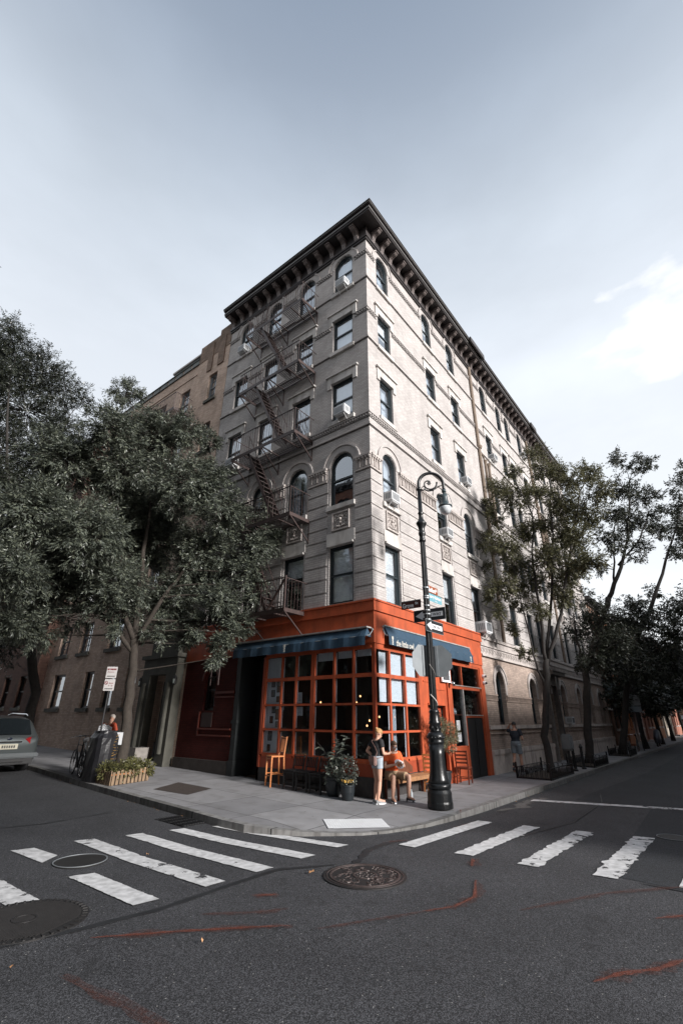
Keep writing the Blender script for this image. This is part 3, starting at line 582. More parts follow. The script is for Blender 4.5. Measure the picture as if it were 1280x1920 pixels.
for F, cols, side in ((frameL, lc, 'L'), (frameR, rc1+rc2+rc3, 'R')):
    for k in ('6', '3'):
        for c in cols:   # arch hoods
            z0, z1, _ = rows_[k]; w = c[1]-c[0]; zs = z1-w/2*.98; mb = MB()
            i1 = arc_pts(c[0], c[1], zs, z1, 14); o1 = arc_pts(c[0]-.26, c[1]+.26, zs, z1+.26, 14); o2 = arc_pts(c[0]-.32, c[1]+.32, zs, z1+.32, 14)
            i0 = arc_pts(c[0]-.02, c[1]+.02, zs, z1+.02, 14)
            for i in range(14):
                mb.prism([i0[i], i0[i+1], o1[i+1], o1[i]], F, 0, .022); mb.prism([o1[i], o1[i+1], o2[i+1], o2[i]], F, 0, .06)
            mb.build('arch_hood', TRIM, B)
    for k in ('5', '4'):
        for c in cols:
            z1 = rows_[k][1]; mb = MB(); fbox(mb, F, c[0]-.2, c[1]+.2, z1+.002, z1+.33, 0, .05); fbox(mb, F, c[0]-.2, c[0]-.02, z1-.2, z1+.002, 0, .05); fbox(mb, F, c[1]+.02, c[1]+.2, z1-.2, z1+.002, 0, .05)
            fbox(mb, F, c[0]-.26, c[1]+.26, z1+.33, z1+.39, 0, .11); fbox(mb, F, c[0]-.24, c[1]+.24, z1+.39, z1+.42, 0, .08); mb.build('lintel', STONE, B)
    for c in cols:
        mb = MB(); fbox(mb, F, c[0]-.08, c[1]+.08, 6.9, 7.29, .0, .045); fbox(mb, F, c[0]-.03, c[1]+.03, 6.835, 6.9, 0, .09); mb.build('lintel', STONE, B)
rel = None
for F, cols in ((frameL, lc), (frameR, rc1+rc2+rc3)):
    for c in cols:
        m0 = (c[0]+c[1])/2; mb = MB(); h = .36; z0, z1 = 7.36, 8.0; zc_ = (z0+z1)/2
        for a, b, p, q in ((m0-h, m0+h, z0, z0+.05), (m0-h, m0+h, z1-.05, z1), (m0-h, m0-h+.05, z0+.05, z1-.05), (m0+h-.05, m0+h, z0+.05, z1-.05)): fbox(mb, F, a, b, p, q, 0, .06)
        fbox(mb, F, m0-h+.05, m0+h-.05, z0+.05, z1-.05, 0, .012)
        T = lambda pts: [F(m0+x, zc_+z, .03) for x, z in pts]
        for s_ in (-1, 1):
            for (cx, cz, r0, t0, t1) in ((.15, .1, .09, 0, 5), (.13, -.12, .1, 2, 7), (.22, -.02, .05, 0, 5), (.08, .2, .05, 1, 6), (.2, .2, .04, 0, 5), (.22, -.2, .045, 0, 5)):
                mb.tube(T([(s_*(cx+r0*(1-i/9*.6)*cos(t0+(t1-t0)*i/8)), cz+r0*(1-i/9*.6)*sin(t0+(t1-t0)*i/8)) for i in range(9)]), .018, 5)
        mb.sphere(F(m0, zc_+.05, .04), .06, 8); mb.sphere(F(m0, zc_-.06, .03), .045, 8); [mb.sphere(F(m0+q*.07, zc_-.2+abs(q)*.015, .03), .035, 6) for q in (-2, -1, 0, 1, 2)]; [mb.sphere(F(m0+q*.06, zc_+.17-abs(q)*.02, .03), .03, 6) for q in (-1, 0, 1)]
        mb.build('relief_panel', TERRA, B)
# windows
HIDE = []
wr = random.Random(5)
for F, cols, side in ((frameL, lc, 'L'), (frameR, rc1+rc2+rc3, 'R')):
    for i, c in enumerate(cols):
        for k in rows_:
            o = shade_of(side, i, k) or ((wr.choice((.35, .5, 1, .55)), 0) if wr.random() < .5 else (0, 1))
            window(F, hole(c, rows_[k]), B, blind=o[0], curtain=bool(o[1]), sill=STONE)
# pilasters and slender shafts on the long side
TAN = mat('tan_shaft_stone', (.165, .125, .095), .8, var=.2, vscale=5, bump=.3)
for a in (9.88, 19.7):
    mb = MB()
    for z0, z1 in ((10.2, 14.9), (15.05, ZT-.02)):
        mb.tube([frameR(a+.2, z0, .07), frameR(a+.2, z1, .07)], .09, 10)
    mb.tube([frameR(a+.2, 4.9, .05), frameR(a+.2, 9.0, .05)], .08, 10)
    for z in (9.0, 10.05, 14.88): mb.tube([frameR(a+.2, z, .07), frameR(a+.2, z+.12, .07), frameR(a+.2, z+.2, .07)], [.13, .18, .13], 10)
    mb.build('pilaster', TAN, B)
    mb = MB()
    for q in (.72, 1.2):
        mb.tube([frameR(a+.2+q, 10.9, .05), frameR(a+.2+q, 14.3, .05)], .075, 8); mb.tube([frameR(a+.2+q, 14.3, .05), frameR(a+.2+q, 14.5, .05)], [.08, .13], 8)
    ar = arc_pts(a+.35, a+.85, 14.5, 14.75, 8)
    for p, q in zip(ar, ar[1:]): mb.bar(frameR(p[0], p[1], .04), frameR(q[0], q[1], .04), .06)
    mb.build('slender_shafts', TAN, B)
# cornice
mb = MB()
def ringbox(mb, d, z0, z1, d0=0):
    mb.box(-d, LR+.1, -d, -d0, z0, z1); mb.box(-d, -d0, -d0+.0005, LL+.02, z0, z1)
ringbox(mb, .07, ZT-.12, ZT-.02); ringbox(mb, .11, ZT-.018, ZT+.08); ringbox(mb, .05, ZT+.082, 20.95)
ringbox(mb, .58, 20.96, 21.05); ringbox(mb, .60, 21.122, 21.22); ringbox(mb, .66, 21.222, 21.26); ringbox(mb, .72, 21.322, 21.36)
for xa, xb in ((9.0, 10.9), (19.4, 20.5)): mb.box(xa, xb, -.80, -.721, 21.10, 21.42)
mb.build('cornice', CORN, B)
mb = MB(); ringbox(mb, .62, 21.052, 21.12); ringbox(mb, .69, 21.262, 21.32); ringbox(mb, .075, ZT+.082, ZT+.10); mb.build('cornice_moulding', mat('lit_cornice_grey', (.13, .125, .12), .45, var=.3, vscale=5), B)  # lighter grey puts the lit look of the moulding lines into the colour
br_prof = [(0, 20.40), (.05, 20.36), (.10, 20.42), (.13, 20.55), (.16, 20.68), (.26, 20.76), (.38, 20.78), (.45, 20.84), (.46, 20.955), (0, 20.955)]
ub = []
u = .42
while u < LL: ub.append((frameL, u)); u += .665
u = .42
while u < LR: ub.append((frameR, u)); u += .665
for F, u in ub:
    mb = MB(); n = len(br_prof)
    vs = [F(u-.095, z, d) for d, z in br_prof]+[F(u+.095, z, d) for d, z in br_prof]
    mb.add(vs, [tuple(range(n)), tuple(range(2*n-1, n-1, -1))]+[(i, (i+1) % n, n+(i+1) % n, n+i) for i in range(n)])
    fbox(mb, F, u-.115, u+.115, 20.88, 20.952, .0, .50)
    for s_ in (-.04, .04): mb.tube([F(u+s_, 20.50, .13), F(u+s_, 20.66, .17), F(u+s_, 20.755, .27), F(u+s_, 20.80, .42)], .014, 4)
    mb.build('cornice_bracket', CORNL, B)
# rear parapet and dark screens so that rooms read dark
mb = MB(); mb.box(.8, LR-.2, .8, .82, 4.95, ZT-.1); mb.box(.8, .82, .83, LL-.1, 4.95, ZT-.1); mb.build('dark_room_screen', DARK, B)
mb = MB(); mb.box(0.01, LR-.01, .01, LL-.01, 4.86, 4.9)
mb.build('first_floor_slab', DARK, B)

# ground floor beyond the restaurant
mb = MB(); facade(mb, frameR, 7.36, LR, -.3, 4.1, gf+[door_h], rev=.3); mb.build('ground_floor_wall', GSTONE, B)
mb = MB(); fbox(mb, frameR, 7.36, LR, 4.1, 4.18, 0, .10); fbox(mb, frameR, 7.36, LR, 4.182, 4.5, 0, .03); fbox(mb, frameR, 7.36, LR, 4.502, 4.58, 0, .08); fbox(mb, frameR, 7.36, LR, 4.582, 4.88, 0, .04); fbox(mb, frameR, 7.36, LR, 4.78, 4.9, .04, .10)
fr = random.Random(3); u = 7.5
while u < LR-.2:
    c0 = (u+.0, 4.34)
    mb.tube([frameR(u+.13*cos(t)*(1-t/9), 4.34+.11*sin(t)*(1-t/9), .04) for t in [i*.6 for i in range(10)]], .016, 4)
    mb.tube([frameR(u+.16+.05*cos(t), 4.34+.07*sin(t*1.7), .04) for t in [i*.7 for i in range(8)]], .014, 4)
    mb.sphere(frameR(u+.07, 4.25, .04), .025, 5); mb.sphere(frameR(u+.2, 4.43, .04), .025, 5); u += .31
mb.build('frieze', TERRA, B)
mb = MB()
e_ = [7.36]+[v for h in gf+[door_h] for v in (h[0]-.0, h[1]+.0)]; 
allh = sorted(gf+[door_h]); e_ = [7.36]
for h in allh: e_ += [h[0]-.02, h[1]+.02]
e_.append(LR); gseg = [(e_[i], e_[i+1]) for i in range(0, len(e_), 2)]
for a, b in gseg:
    mb = MB(); fbox(mb, frameR, a, b, 2.66, 2.72, 0, .06); fbox(mb, frameR, a, b, 2.48, 2.53, 0, .04); u = a+.03
    while u < b-.05: fbox(mb, frameR, u, u+.05, 2.54, 2.65, 0, .045); u += .1
    mb.build('string_course', GSTONE, B)
for nm, z0, z1, d, m_ in (('water_table', 1.47, 1.60, .10, PLINTH), ('water_table', 1.30, 1.36, .06, GSTONE)):
    mb = MB(); fbox(mb, frameR, 7.36, 15.1, z0, z1, 0, d); fbox(mb, frameR, 16.65, LR, z0, z1, 0, d); mb.build(nm, m_, B)
mb = MB(); fbox(mb, frameR, 7.36, 15.1, -.3, .62, 0, .09); fbox(mb, frameR, 16.65, LR, -.3, .62, 0, .09); fbox(mb, frameR, 7.36, 15.1, .622, .78, 0, .12); fbox(mb, frameR, 16.65, LR, .622, .78, 0, .12); mb.build('plinth', PLINTH, B)
for h in gf:
    a, b, c, d, r = h; mb = MB(); zs = d-r; i0 = arc_pts(a-.02, b+.02, zs, d+.02, 14); o1 = arc_pts(a-.2, b+.2, zs, d+.2, 14); o2 = arc_pts(a-.27, b+.27, zs, d+.27, 14)
    for i in range(14): mb.prism([i0[i], i0[i+1], o1[i+1], o1[i]], frameR, 0, .03); mb.prism([o1[i], o1[i+1], o2[i+1], o2[i]], frameR, 0, .065)
    for p, q in ((a-.2, a-.02), (b+.02, b+.2)): fbox(mb, frameR, p, q, 2.73, zs, 0, .03)
    mb.build('arch_hood', TERRA, B); window(frameR, h, B, blind=0, sill=None, glass=GLASSD, recess=.24)
# entrance with hood
mb = MB(); 
for s_ in (15.02, 16.52):
    fbox(mb, frameR, s_, s_+.2, 0, 3.3, .0, .22); fbox(mb, frameR, s_-.03, s_+.23, 3.3, 3.42, 0, .3); fbox(mb, frameR, s_-.02, s_+.22, 3.0, 3.28, .22, .34)
fbox(mb, frameR, 14.9, 16.85, 3.42, 3.9, 0, .3); fbox(mb, frameR, 14.75, 17.0, 3.9, 4.05, 0, .62); fbox(mb, frameR, 14.7, 17.05, 4.052, 4.10, 0, .68); mb.build('entrance_surround', mat('weathered_stone', (.13, .115, .105), .85, var=.3, vscale=4, bump=.4), B)
mb = MB(); fbox(mb, frameR, 15.25, 16.5, 0, 3.25, -.32, -.26); d_ = mb.build('door', BLACKM, B); mb = MB(); mb.sphere(frameR(15.45, 1.05, -.23), .04, 8); mb.build('handle', CHROME, d_)

# ------------------------------------------------------------------ restaurant front
mb = MB()                                            # orange fascia with coping on both faces
mb.box(-.05, 7.36, -.05, 0, 3.72, 4.60); mb.box(-.05, 0, .0, LL, 3.72, 4.60)
mb.box(-.10, 7.40, -.10, 0, 4.602, 4.88); mb.box(-.10, 0, 0, LL, 4.602, 4.88)
mb.box(-.13, 7.42, -.13, 0.0, 4.882, 4.93); mb.box(-.13, 0, .0, LL, 4.882, 4.93)
mb.build('fascia', ORANGE, B)
mb = MB()
fbox(mb, frameR, .0, 7.36, 3.60, 3.718, -.1, .02); fbox(mb, frameL, .1, 4.25, 3.60, 3.718, -.1, .02)
# side pilasters on the right face
fbox(mb, frameR, 7.0, 7.36, -.1, 3.598, -.2, .04); fbox(mb, frameR, 4.18, 4.5, -.1, 3.598, -.2, .05)
mb.build('shopfront_pilaster', ORANGE, B)
def grid_front(name, F, us, zs, m_, wide=(), w=.035, d=(-.06, .02)):
    mb = MB()
    for i, u in enumerate(us):
        ww = .075 if u in wide else w; fbox(mb, F, u-ww, u+ww, zs[0], zs[-1], d[0], d[1])
    for k, z in enumerate(zs):
        for a, b in zip(us, us[1:]):
            wa = .075 if a in wide else w; wb = .075 if b in wide else w
            hh = .05 if k in (0, 3) else .028; fbox(mb, F, a+wa, b-wb, z-hh, z+hh, d[0]+.004, d[1]-.004)
    o = mb.build(name, m_, B)
    return o
ZS = [.80, 1.48, 2.16, 2.89, 3.60]
ul = [.035, .70, 1.39, 2.19, 2.88, 3.49, 4.2]; f1 = grid_front('window_frame', frameL, ul, ZS, ORANGE, wide=(2.19,))
ur = [.035, .75, 1.57, 2.42]; f2 = grid_front('window_frame', frameR, ur, ZS, ORANGE, wide=(2.42,))
for f, F, us in ((f1, frameL, ul), (f2, frameR, ur)):
    g = MB(); fbox(g, F, us[0], us[-1], ZS[0], ZS[-1], -.03, -.026); g.build('pane', GLASSD, f)
# white edge beads seen on the left panes
mb = MB()
for a in ul[1:]:
    ww = .075 if a == 2.19 else .035
    for z0, z1 in zip(ZS, ZS[1:]): fbox(mb, frameL, a-ww-.03, a-ww-.003, z0+.06, z1-.06, -.05, -.034)
for a in ur[1:]:
    for z0, z1 in zip(ZS[:2], ZS[1:3]): fbox(mb, frameR, a-.075, a-.045, z0+.05, z1-.03, -.05, -.034)
mb.build('glazing_bead', WHITE, B)
mb = MB(); fbox(mb, frameL, .0, 4.24, .46, .748, -.1, .01); fbox(mb, frameR, .0, 2.5, .46, .748, -.1, .01); mb.box(-.045, 0, -.045, 0, 0, 3.6); fbox(mb, frameL, 4.24, 4.32, .1, 3.6, -.1, .03); mb.build('stall_riser', DORANGE, B)
mb = MB(); fbox(mb, frameL, .0, 4.32, -.1, .46, -.1, .03); fbox(mb, frameR, .0, 2.5, -.1, .46, -.1, .03); mb.build('base_plinth', mat('dark_base', (.03, .026, .025), .8, var=.4, vscale=5), B)
# recessed entrance on the left face
mb = MB(); fbox(mb, frameL, 4.32, 5.62, .03, 3.72, -1.0, -.96); mb.box(0, 1.0, 4.325, 4.345, 0, 3.72); mb.box(0, 1.0, 5.60, 5.62, 0, 3.72); mb.build('porch_wall', mat('porch_dark_green', (.016, .02, .02), .6, var=.2), B)
mb = MB(); fbox(mb, frameL, 4.45, 5.35, .1, 2.95, -.95, -.90); dd = mb.build('door', mat('dark_maroon_door', (.05, .012, .012), .5, var=.2), B)
mb = MB(); fbox(mb, frameL, 4.60, 5.15, .9, 2.7, -.895, -.885); mb.build('door_glass', BLACK, dd); mb = MB(); mb.sphere((.85, 4.53, 1.1), .045, 8); mb.build('handle', CHROME, dd)
mb = MB(); fbox(mb, frameL, 4.45, 5.35, 3.05, 3.5, -.95, -.92); mb.build('transom', mat('transom_glass', (.04, .05, .05), .2), B)
mb = MB(); fbox(mb, frameL, 5.42, 5.62, .1, 3.72, -.6, .03); fbox(mb, frameL, 5.38, 5.66, .02, .55, -.6, .07); fbox(mb, frameL, 5.38, 5.66, 1.62, 1.72, -.6, .06); mb.build('entrance_pier', mat('pier_black', (.014, .017, .018), .5, var=.2), B)
# red painted brick part with arched window
ah = (6.72, 7.32, 2.02, 3.35, .3)
mb = MB(); facade(mb, frameL, 5.66, LL, -.3, 3.72, [ah], rev=.2); mb.build('red_brick_wall', REDBR, B)
window(frameL, ah, B, blind=0, fr=FRAMEB, glass=GLASSD, recess=.15)
REDP = mat('red_paint_trim', (.11, .018, .009), .5, var=.2)
mb = MB(); fbox(mb, frameL, 5.68, 7.40, 1.42, 1.47, 0, .06); fbox(mb, frameL, 5.68, 7.45, 1.22, 1.27, 0, .04); fbox(mb, frameL, 7.40, 7.45, 1.27, 1.98, 0, .05); fbox(mb, frameL, 5.66, 6.66, 2.55, 2.62, 0, .05); fbox(mb, frameL, 5.66, 6.66, 2.42, 2.46, 0, .04)
a0 = arc_pts(6.55, 7.49, 3.0, 3.5, 14); a1 = arc_pts(6.62, 7.42, 3.0, 3.43, 14)
for i in range(14): mb.prism([a1[i], a1[i+1], a0[i+1], a0[i]], frameL, 0, .04)
mb.build('red_trim', REDP, B)
mb = MB(); fbox(mb, frameL, 6.72, 7.3, 1.5, 1.95, 0, .03); mb.build('vent_panel', mat('vent_dark', (.03, .012, .01), .6), B)
mb = MB(); fbox(mb, frameL, 5.68, LL, -.2, .52, 0, .07); mb.build('brown_plinth', mat('brown_plinth_stone', (.05, .042, .038), .85, var=.3, vscale=3), B)
# right side: panelled wall with door, then tall shop window and black gate
mb = MB(); fbox(mb, frameR, 2.5, 4.18, 2.2, 3.598, -.1, 0); fbox(mb, frameR, 2.5, 2.85, -.1, 2.198, -.1, 0); fbox(mb, frameR, 4.02, 4.18, -.1, 2.198, -.1, 0)
fbox(mb, frameR, 2.62, 3.25, 2.86, 2.90, 0, .02); fbox(mb, frameR, 3.35, 4.1, 2.66, 2.70, 0, .02); fbox(mb, frameR, 2.85, 4.02, 2.2, 2.26, 0, .04); fbox(mb, frameR, 3.28, 3.32, 2.3, 3.55, 0, .02); mb.build('panelled_wall', ORANGE, B)
mb = MB(); fbox(mb, frameR, 2.86, 4.01, .03, 2.19, -.22, -.17); dr = mb.build('door', DORANGE, B)
mb = MB(); 
for a, b in ((2.95, 3.38), (3.5, 3.93)):
    for c, d in ((.15, .95), (1.05, 2.05)): fbox(mb, frameR, a, b, c, c+.04, -.17, -.14); fbox(mb, frameR, a, b, d-.04, d, -.17, -.14); fbox(mb, frameR, a, a+.04, c+.04, d-.04, -.17, -.14); fbox(mb, frameR, b-.04, b, c+.04, d-.04, -.17, -.14)
mb.build('door_panel', ORANGE, dr); mb = MB(); mb.sphere(frameR(3.9, 1.0, -.12), .035, 8); mb.build('handle', CHROME, dr)
mb = MB()
for a, b, c, d in ((4.5, 7.0, 3.54, 3.598), (4.5, 7.0, 2.76, 2.86), (4.5, 4.56, 0, 3.54), (6.94, 7.0, 0, 3.54), (5.42, 5.47, 2.86, 3.54), (5.47, 6.94, 1.86, 1.92), (5.47, 5.55, .0, 1.86), (4.56, 5.40, .95, 1.0)): fbox(mb, frameR, a, b, c, d, -.08, .012)
fbox(mb, frameR, 4.56, 5.47, -.1, .95, -.1, 0); f3 = mb.build('window_frame', ORANGE, B)
mb = MB(); fbox(mb, frameR, 5.405, 5.468, 1.0, 2.76, -.07, .02); fbox(mb, frameR, 5.47, 6.94, 1.921, 1.95, -.08, .04); fbox(mb, frameR, 4.5, 7.0, 2.861, 2.885, -.08, .045); mb.build('worn_sill', HOOD, f3)
g = MB(); fbox(g, frameR, 4.56, 6.94, 1.0, 3.54, -.05, -.046); g.build('pane', GLASSD, f3)
mb = MB(); fbox(mb, frameR, 5.56, 6.93, -.1, 1.85, -.06, -.02); gg = mb.build('door', BLACKM, B)
mb = MB(); fbox(mb, frameR, 5.60, 6.20, .05, 1.80, -.02, 0.0); fbox(mb, frameR, 6.26, 6.88, .05, 1.80, -.02, 0.0); mb.build('door_leaf', BLACKM, gg)
# interior
mb = MB(); mb.box(.15, 7.3, .15, 7, .05, .10); mb.build('shop_floor', mat('shop_floor_wood', (.07, .04, .025), .5, var=.3), B)
mb = MB(); mb.box(3.4, 3.45, .2, 4.3, .1, 4.8); mb.box(3.45, 7.3, 1.5, 1.55, .1, 4.8); mb.box(.1, 3.4, 4.26, 4.30, .1, 4.8); mb.box(7.3, 7.34, .1, 1.5, .1, 4.8); mb.build('interior_wall', INT, B)
mb = MB()
for a, b, z0, z1 in ((.38, .72, 2.22, 3.55), (.80, 1.54, 2.24, 3.56), (1.62, 2.36, 2.2, 3.55)): fbox(mb, frameR, a, b, z0, z1, -.12, -.11)
fbox(mb, frameL, 1.45, 2.12, 3.35, 3.58, -.12, -.11); fbox(mb, frameL, .76, 1.34, 3.38, 3.58, -.12, -.11); fbox(mb, frameL, .18, .66, 3.40, 3.58, -.12, -.11)
mb.build('roller_blind', BLIND, B)
mb = MB(); fbox(mb, frameL, 3.56, 4.19, .83, 3.56, -.10, -.09); mb.build('white_partition', WHITE, B)
PIC = [mat('picture_print', (.20, .19, .18), .6, var=.7, vscale=18), mat('picture_print_sepia', (.16, .08, .05), .6, var=.7, vscale=15)]
for j, (u, z, w, h) in enumerate([(3.85, 2.05, .16, .24), (3.7, 2.62, .13, .19), (3.92, 2.5, .16, .2), (3.7, 1.9, .14, .3), (3.95, 1.3, .17, .26), (3.98, .98, .13, .18), (3.68, 1.62, .14, .17), (3.93, 1.75, .14, .2), (3.93, 2.78, .15, .2), (3.7, 2.33, .13, .17), (3.72, 2.78, .12, .12)]):
    mb = MB(); fbox(mb, frameL, u-w/2, u+w/2, z-h/2, z+h/2, -.09, -.080); p = mb.build('picture_frame', BLACKM); mb = MB(); fbox(mb, frameL, u-w/2+.02, u+w/2-.02, z-h/2+.02, z+h/2-.02, -.080, -.078); mb.build('print', PIC[j % 2], p)
    tag(p, ['narrow black framed print in the middle of the white wall', 'small framed print high on the left of the white wall', 'upper framed picture on the right of the white wall', 'tall dark framed print on the left of the white wall', 'largest framed picture behind the lowest pane row', 'lowest small framed picture on the white wall', 'small square frame low on the left of the white wall', 'dark frame right of the pane bar, middle height', 'topmost framed picture under the upper pane bar', 'small frame between two prints on the left', 'tiny square frame at top left of the white wall'][j], 'picture', 'framed pictures behind the shop window')
for j, (x, y, z) in enumerate([(.5, 1.02, 2.62), (.55, .88, 2.38), (.6, 1.05, 2.22), (.62, .62, 1.75), (1.9, .6, 1.85), (.9, 2.65, 2.25), (.9, 3.05, 2.25), (.75, .8, 1.62), (1.0, .55, 1.85)]):
    mb = MB(); mb.sphere((0, 0, 0), .024, 8, (1, 1, 1.2)); o = empty('pendant_lamp', (x, y, z), ['upper of three warm bulbs behind the left corner pane', 'middle of three warm bulbs behind the left corner pane', 'lower of three warm bulbs behind the left corner pane', 'warm bulb just inside the corner of the shop', 'warm bulb behind the third pane of the right window', 'left tiny bulb deep in the dark dining room', 'right tiny bulb deep in the dark dining room', 'small low bulb inside above the seated man', 'warm bulb behind the first pane right of the corner'][j], 'lamp', 'small warm bulbs inside the restaurant'); mb.build('bulb', BULB, o)
    mb = MB(); mb.tube([(0, 0, .035), (0, 0, .07)], .018, 6); mb.tube([(0, 0, .07), (0, 0, 4.85-z)], .004, 4); mb.build('cord', BLACKM, o)
# curtain strips inside the right window, notices, shelf things
mb = MB()
for i in range(8): fbox(mb, frameR, 1.08+i*.03, 1.105+i*.03, .85, 2.14, -.2-.015*(i % 2), -.19-.015*(i % 2))
mb.build('net_curtain', CURT, B)
for (F, u, z, w, h, lab) in [(frameL, 2.75, 2.35, .22, .30, 'white notice sheet on the dark pane above the wide post'), (frameL, 2.72, 1.98, .24, .24, 'second white notice sheet just below the pane bar'), (frameR, 4.95, 1.62, .26, .30, 'upper white menu sheet in the narrow right window'), (frameR, 4.98, 1.26, .26, .28, 'lower white menu sheet in the narrow right window')]:
    mb = MB(); fbox(mb, F, u-w/2, u+w/2, z-h/2, z+h/2, -.045, -.04); o = mb.build('notice', mat('paper', (.55, .56, .57), .8)); mb2 = MB()
    for k in range(6): fbox(mb2, F, u-w/2+.03, u+w/2-.03-(k % 3)*.02, z+h/2-.05-k*.035, z+h/2-.04-k*.035, -.04, -.0395)
    mb2.build('writing', mat('ink', (.12, .12, .13), .8), o); tag(o, lab, 'notice', 'paper notices in the shop windows')
mb = MB(); fbox(mb, frameR, 4.6, 6.9, 1.93, 1.96, -.5, -.09); mb.build('window_shelf', DWOOD, B)
for j, (x, h, r) in enumerate([(4.75, .30, .035), (4.88, .24, .045), (5.02, .28, .04), (5.15, .18, .05)]):
    mb = MB(); mb.lathe([(r, 0), (r, h*.55), (r*.4, h*.75), (r*.4, h), (0.001, h)], (0, 0, 0), 10); o = mb.build('bottle', mat('pale_glassware', (.5, .53, .54), .15), smooth=True, loc=(x, .22, 1.96))
    tag(o, ['tallest pale bottle at the left of the window shelf', 'short round carafe second on the window shelf', 'pale bottle third on the window shelf', 'squat glass jar by the mullion on the window shelf'][j], 'bottle', 'glassware on the shop window shelf')
# awnings
def text_obj(s, size, extr=0.002, bold=0):
    cu = bpy.data.curves.new('lettering', 'FONT'); cu.body = s; cu.size = size; cu.extrude = extr; cu.offset = bold; cu.align_x = 'CENTER'; cu.align_y = 'CENTER'; cu.resolution_u = 3
    t = bpy.data.objects.new('tmp', cu); COL.objects.link(t); dg = bpy.context.evaluated_depsgraph_get(); me = bpy.data.meshes.new_from_object(t.evaluated_get(dg)); bpy.data.objects.remove(t); return me
def lettering(s, size, origin, xdir, zdir, m_, parent, width=None, height=None, name='lettering', bold=0):
    "text laid on a plane: xdir = reading direction, zdir = up; normal = xdir x zdir"
    me = text_obj(s, size, bold=bold); X = Vector(xdir).normalized(); Z = Vector(zdir).normalized(); N = X.cross(Z)
    xs_ = [v.co.x for v in me.vertices]; ys_ = [v.co.y for v in me.vertices]; sx = width/(max(xs_)-min(xs_)) if width else 1; sy = height/(max(ys_)-min(ys_)) if height else 1
    cx = (max(xs_)+min(xs_))/2; cy = (max(ys_)+min(ys_))/2
    for v in me.vertices:
        v.co = Vector(origin) + X*(v.co.x-cx)*sx + Z*(v.co.y-cy)*sy + N*v.co.z
    me.materials.clear(); me.materials.append(m_); o = bpy.data.objects.new(name, me); COL.objects.link(o); o.parent = parent; return o
CREAM = mat('cream_print', (.62, .6, .54), .7)
def awning(name, F, u0, u1, prof, hood, label, wob=.012):
    e_ = empty(name, (0, 0, 0), label, 'awning', 'navy awnings over the restaurant windows')
    mb = MB(); n = 60; rr = random.Random(int(u1*10))
    P = []
    for i in range(n+1):
        u = u0+(u1-u0)*i/n; w = wob*sin(i*.9+rr.random())
        P.append([F(u, z+ (w*.4 if k > 1 else 0), d + (w if k > 0 else 0)) for k, (d, z) in enumerate(prof)])
    for a, b in zip(P, P[1:]):
        for k in range(len(prof)-1): mb.add([a[k], b[k], b[k+1], a[k+1]], [(0, 1, 2, 3)])
    if hood:
        pass
    for side in (P[0], P[-1]): 
        if len(prof) == 3: mb.add([side[0], side[1], F(u0 if side is P[0] else u1, prof[1][1], .0)], [(0, 1, 2)])
    c = mb.build('canvas', BLUE, e_, fix=False)
    mod = c.modifiers.new('t', 'SOLIDIFY'); mod.thickness = .004
    mb = MB(); 
    if hood: mb.prism([(u0-.03, hood[0]), (u1+.03, hood[0]), (u1+.03, hood[0]+.035), (u0-.03, hood[0]+.035)], F, .0, hood[1]); mb.build('hood', HOOD, e_)
    mb = MB()
    for u in (u0-.06, u1+.06): mb.tube([F(u, prof[0][1]-.02, .03), F(u, prof[1][1]+.03, prof[1][0]*.6), F(u, prof[1][1], prof[1][0])], .014, 6); mb.sphere(F(u, prof[0][1]-.02, .06), .035, 8)
    mb.tube([F(u0, prof[1][1], prof[1][0]-.02), F(u1, prof[1][1], prof[1][0]-.02)], .014, 6)
    mb.build('folding_arm', GALV, e_); return e_
aw1 = awning('awning', frameL, .06, 5.55, [(.22, 4.09), (.34, 3.87), (.35, 3.62)], (4.10, .30), 'dark navy awning with pale hood along the shaded left shopfront')
aw2 = awning('awning', frameR, .45, 6.17, [(.07, 4.22), (.20, 3.95), (.215, 3.70)], (4.225, .10), 'sunlit blue awning lettered in cream over the right shopfront')
lettering('the little owl', .2, frameR(1.28, 3.79, .235), (1, 0, 0), (0, 0, 1), CREAM, aw2, width=.98, height=.17)
def emblem(F, u, z, d, parent, mir=1):
    mb = MB()
    for k in range(7): fbox(mb, F, u-.035+.006*(k % 3), u+.03-.008*(k % 2), z-.10+k*.032, z-.10+k*.032+.022, d, d+.004)
    fbox(mb, F, u-.045, u-.025, z+.06, z+.13, d, d+.004); fbox(mb, F, u+.02, u+.04, z+.06, z+.13, d, d+.004); mb.build('emblem', CREAM, parent)
emblem(frameR, .62, 3.82, .225, aw2); emblem(frameL, 3.1, 3.75, .365, aw1); emblem(frameR, 5.9, 3.78, .225, aw2)
# wall-mounted things
def camera_dome(x, z, lab):
    e_ = empty('security_camera', (x, 0, z), lab, 'camera', 'white security cameras at the end of the orange front'); mb = MB(); mb.tube([(0, -.05, 0), (0, -.14, 0)], [.06, .055], 12); mb.build('housing', WHITE, e_); mb = MB(); mb.sphere((.0, -.16, -.01), .045, 10); mb.build('dome', BLACK, e_, smooth=True)
camera_dome(7.25, 3.32, 'upper of two white security cameras on the orange edge'); camera_dome(7.25, 3.08, 'lower of two white security cameras on the orange edge')
e_ = empty('wall_light', (4.3, 0, 2.88), 'round silver spotlight on the orange pilaster beside the lamp post', 'light'); mb = MB(); mb.sphere((0, -.2, 0), .075, 10); mb.build('head', CHROME, e_, smooth=True); mb = MB(); mb.tube([(0, -.05, .02), (.1, -.12, .02), (0, -.2, 0)], .015, 6); mb.build('arm', BLACKM, e_)
e_ = empty('framed_display', (4.05, 0, 3.25), 'dark display case with white frame behind the stop signs', 'display case'); mb = MB()
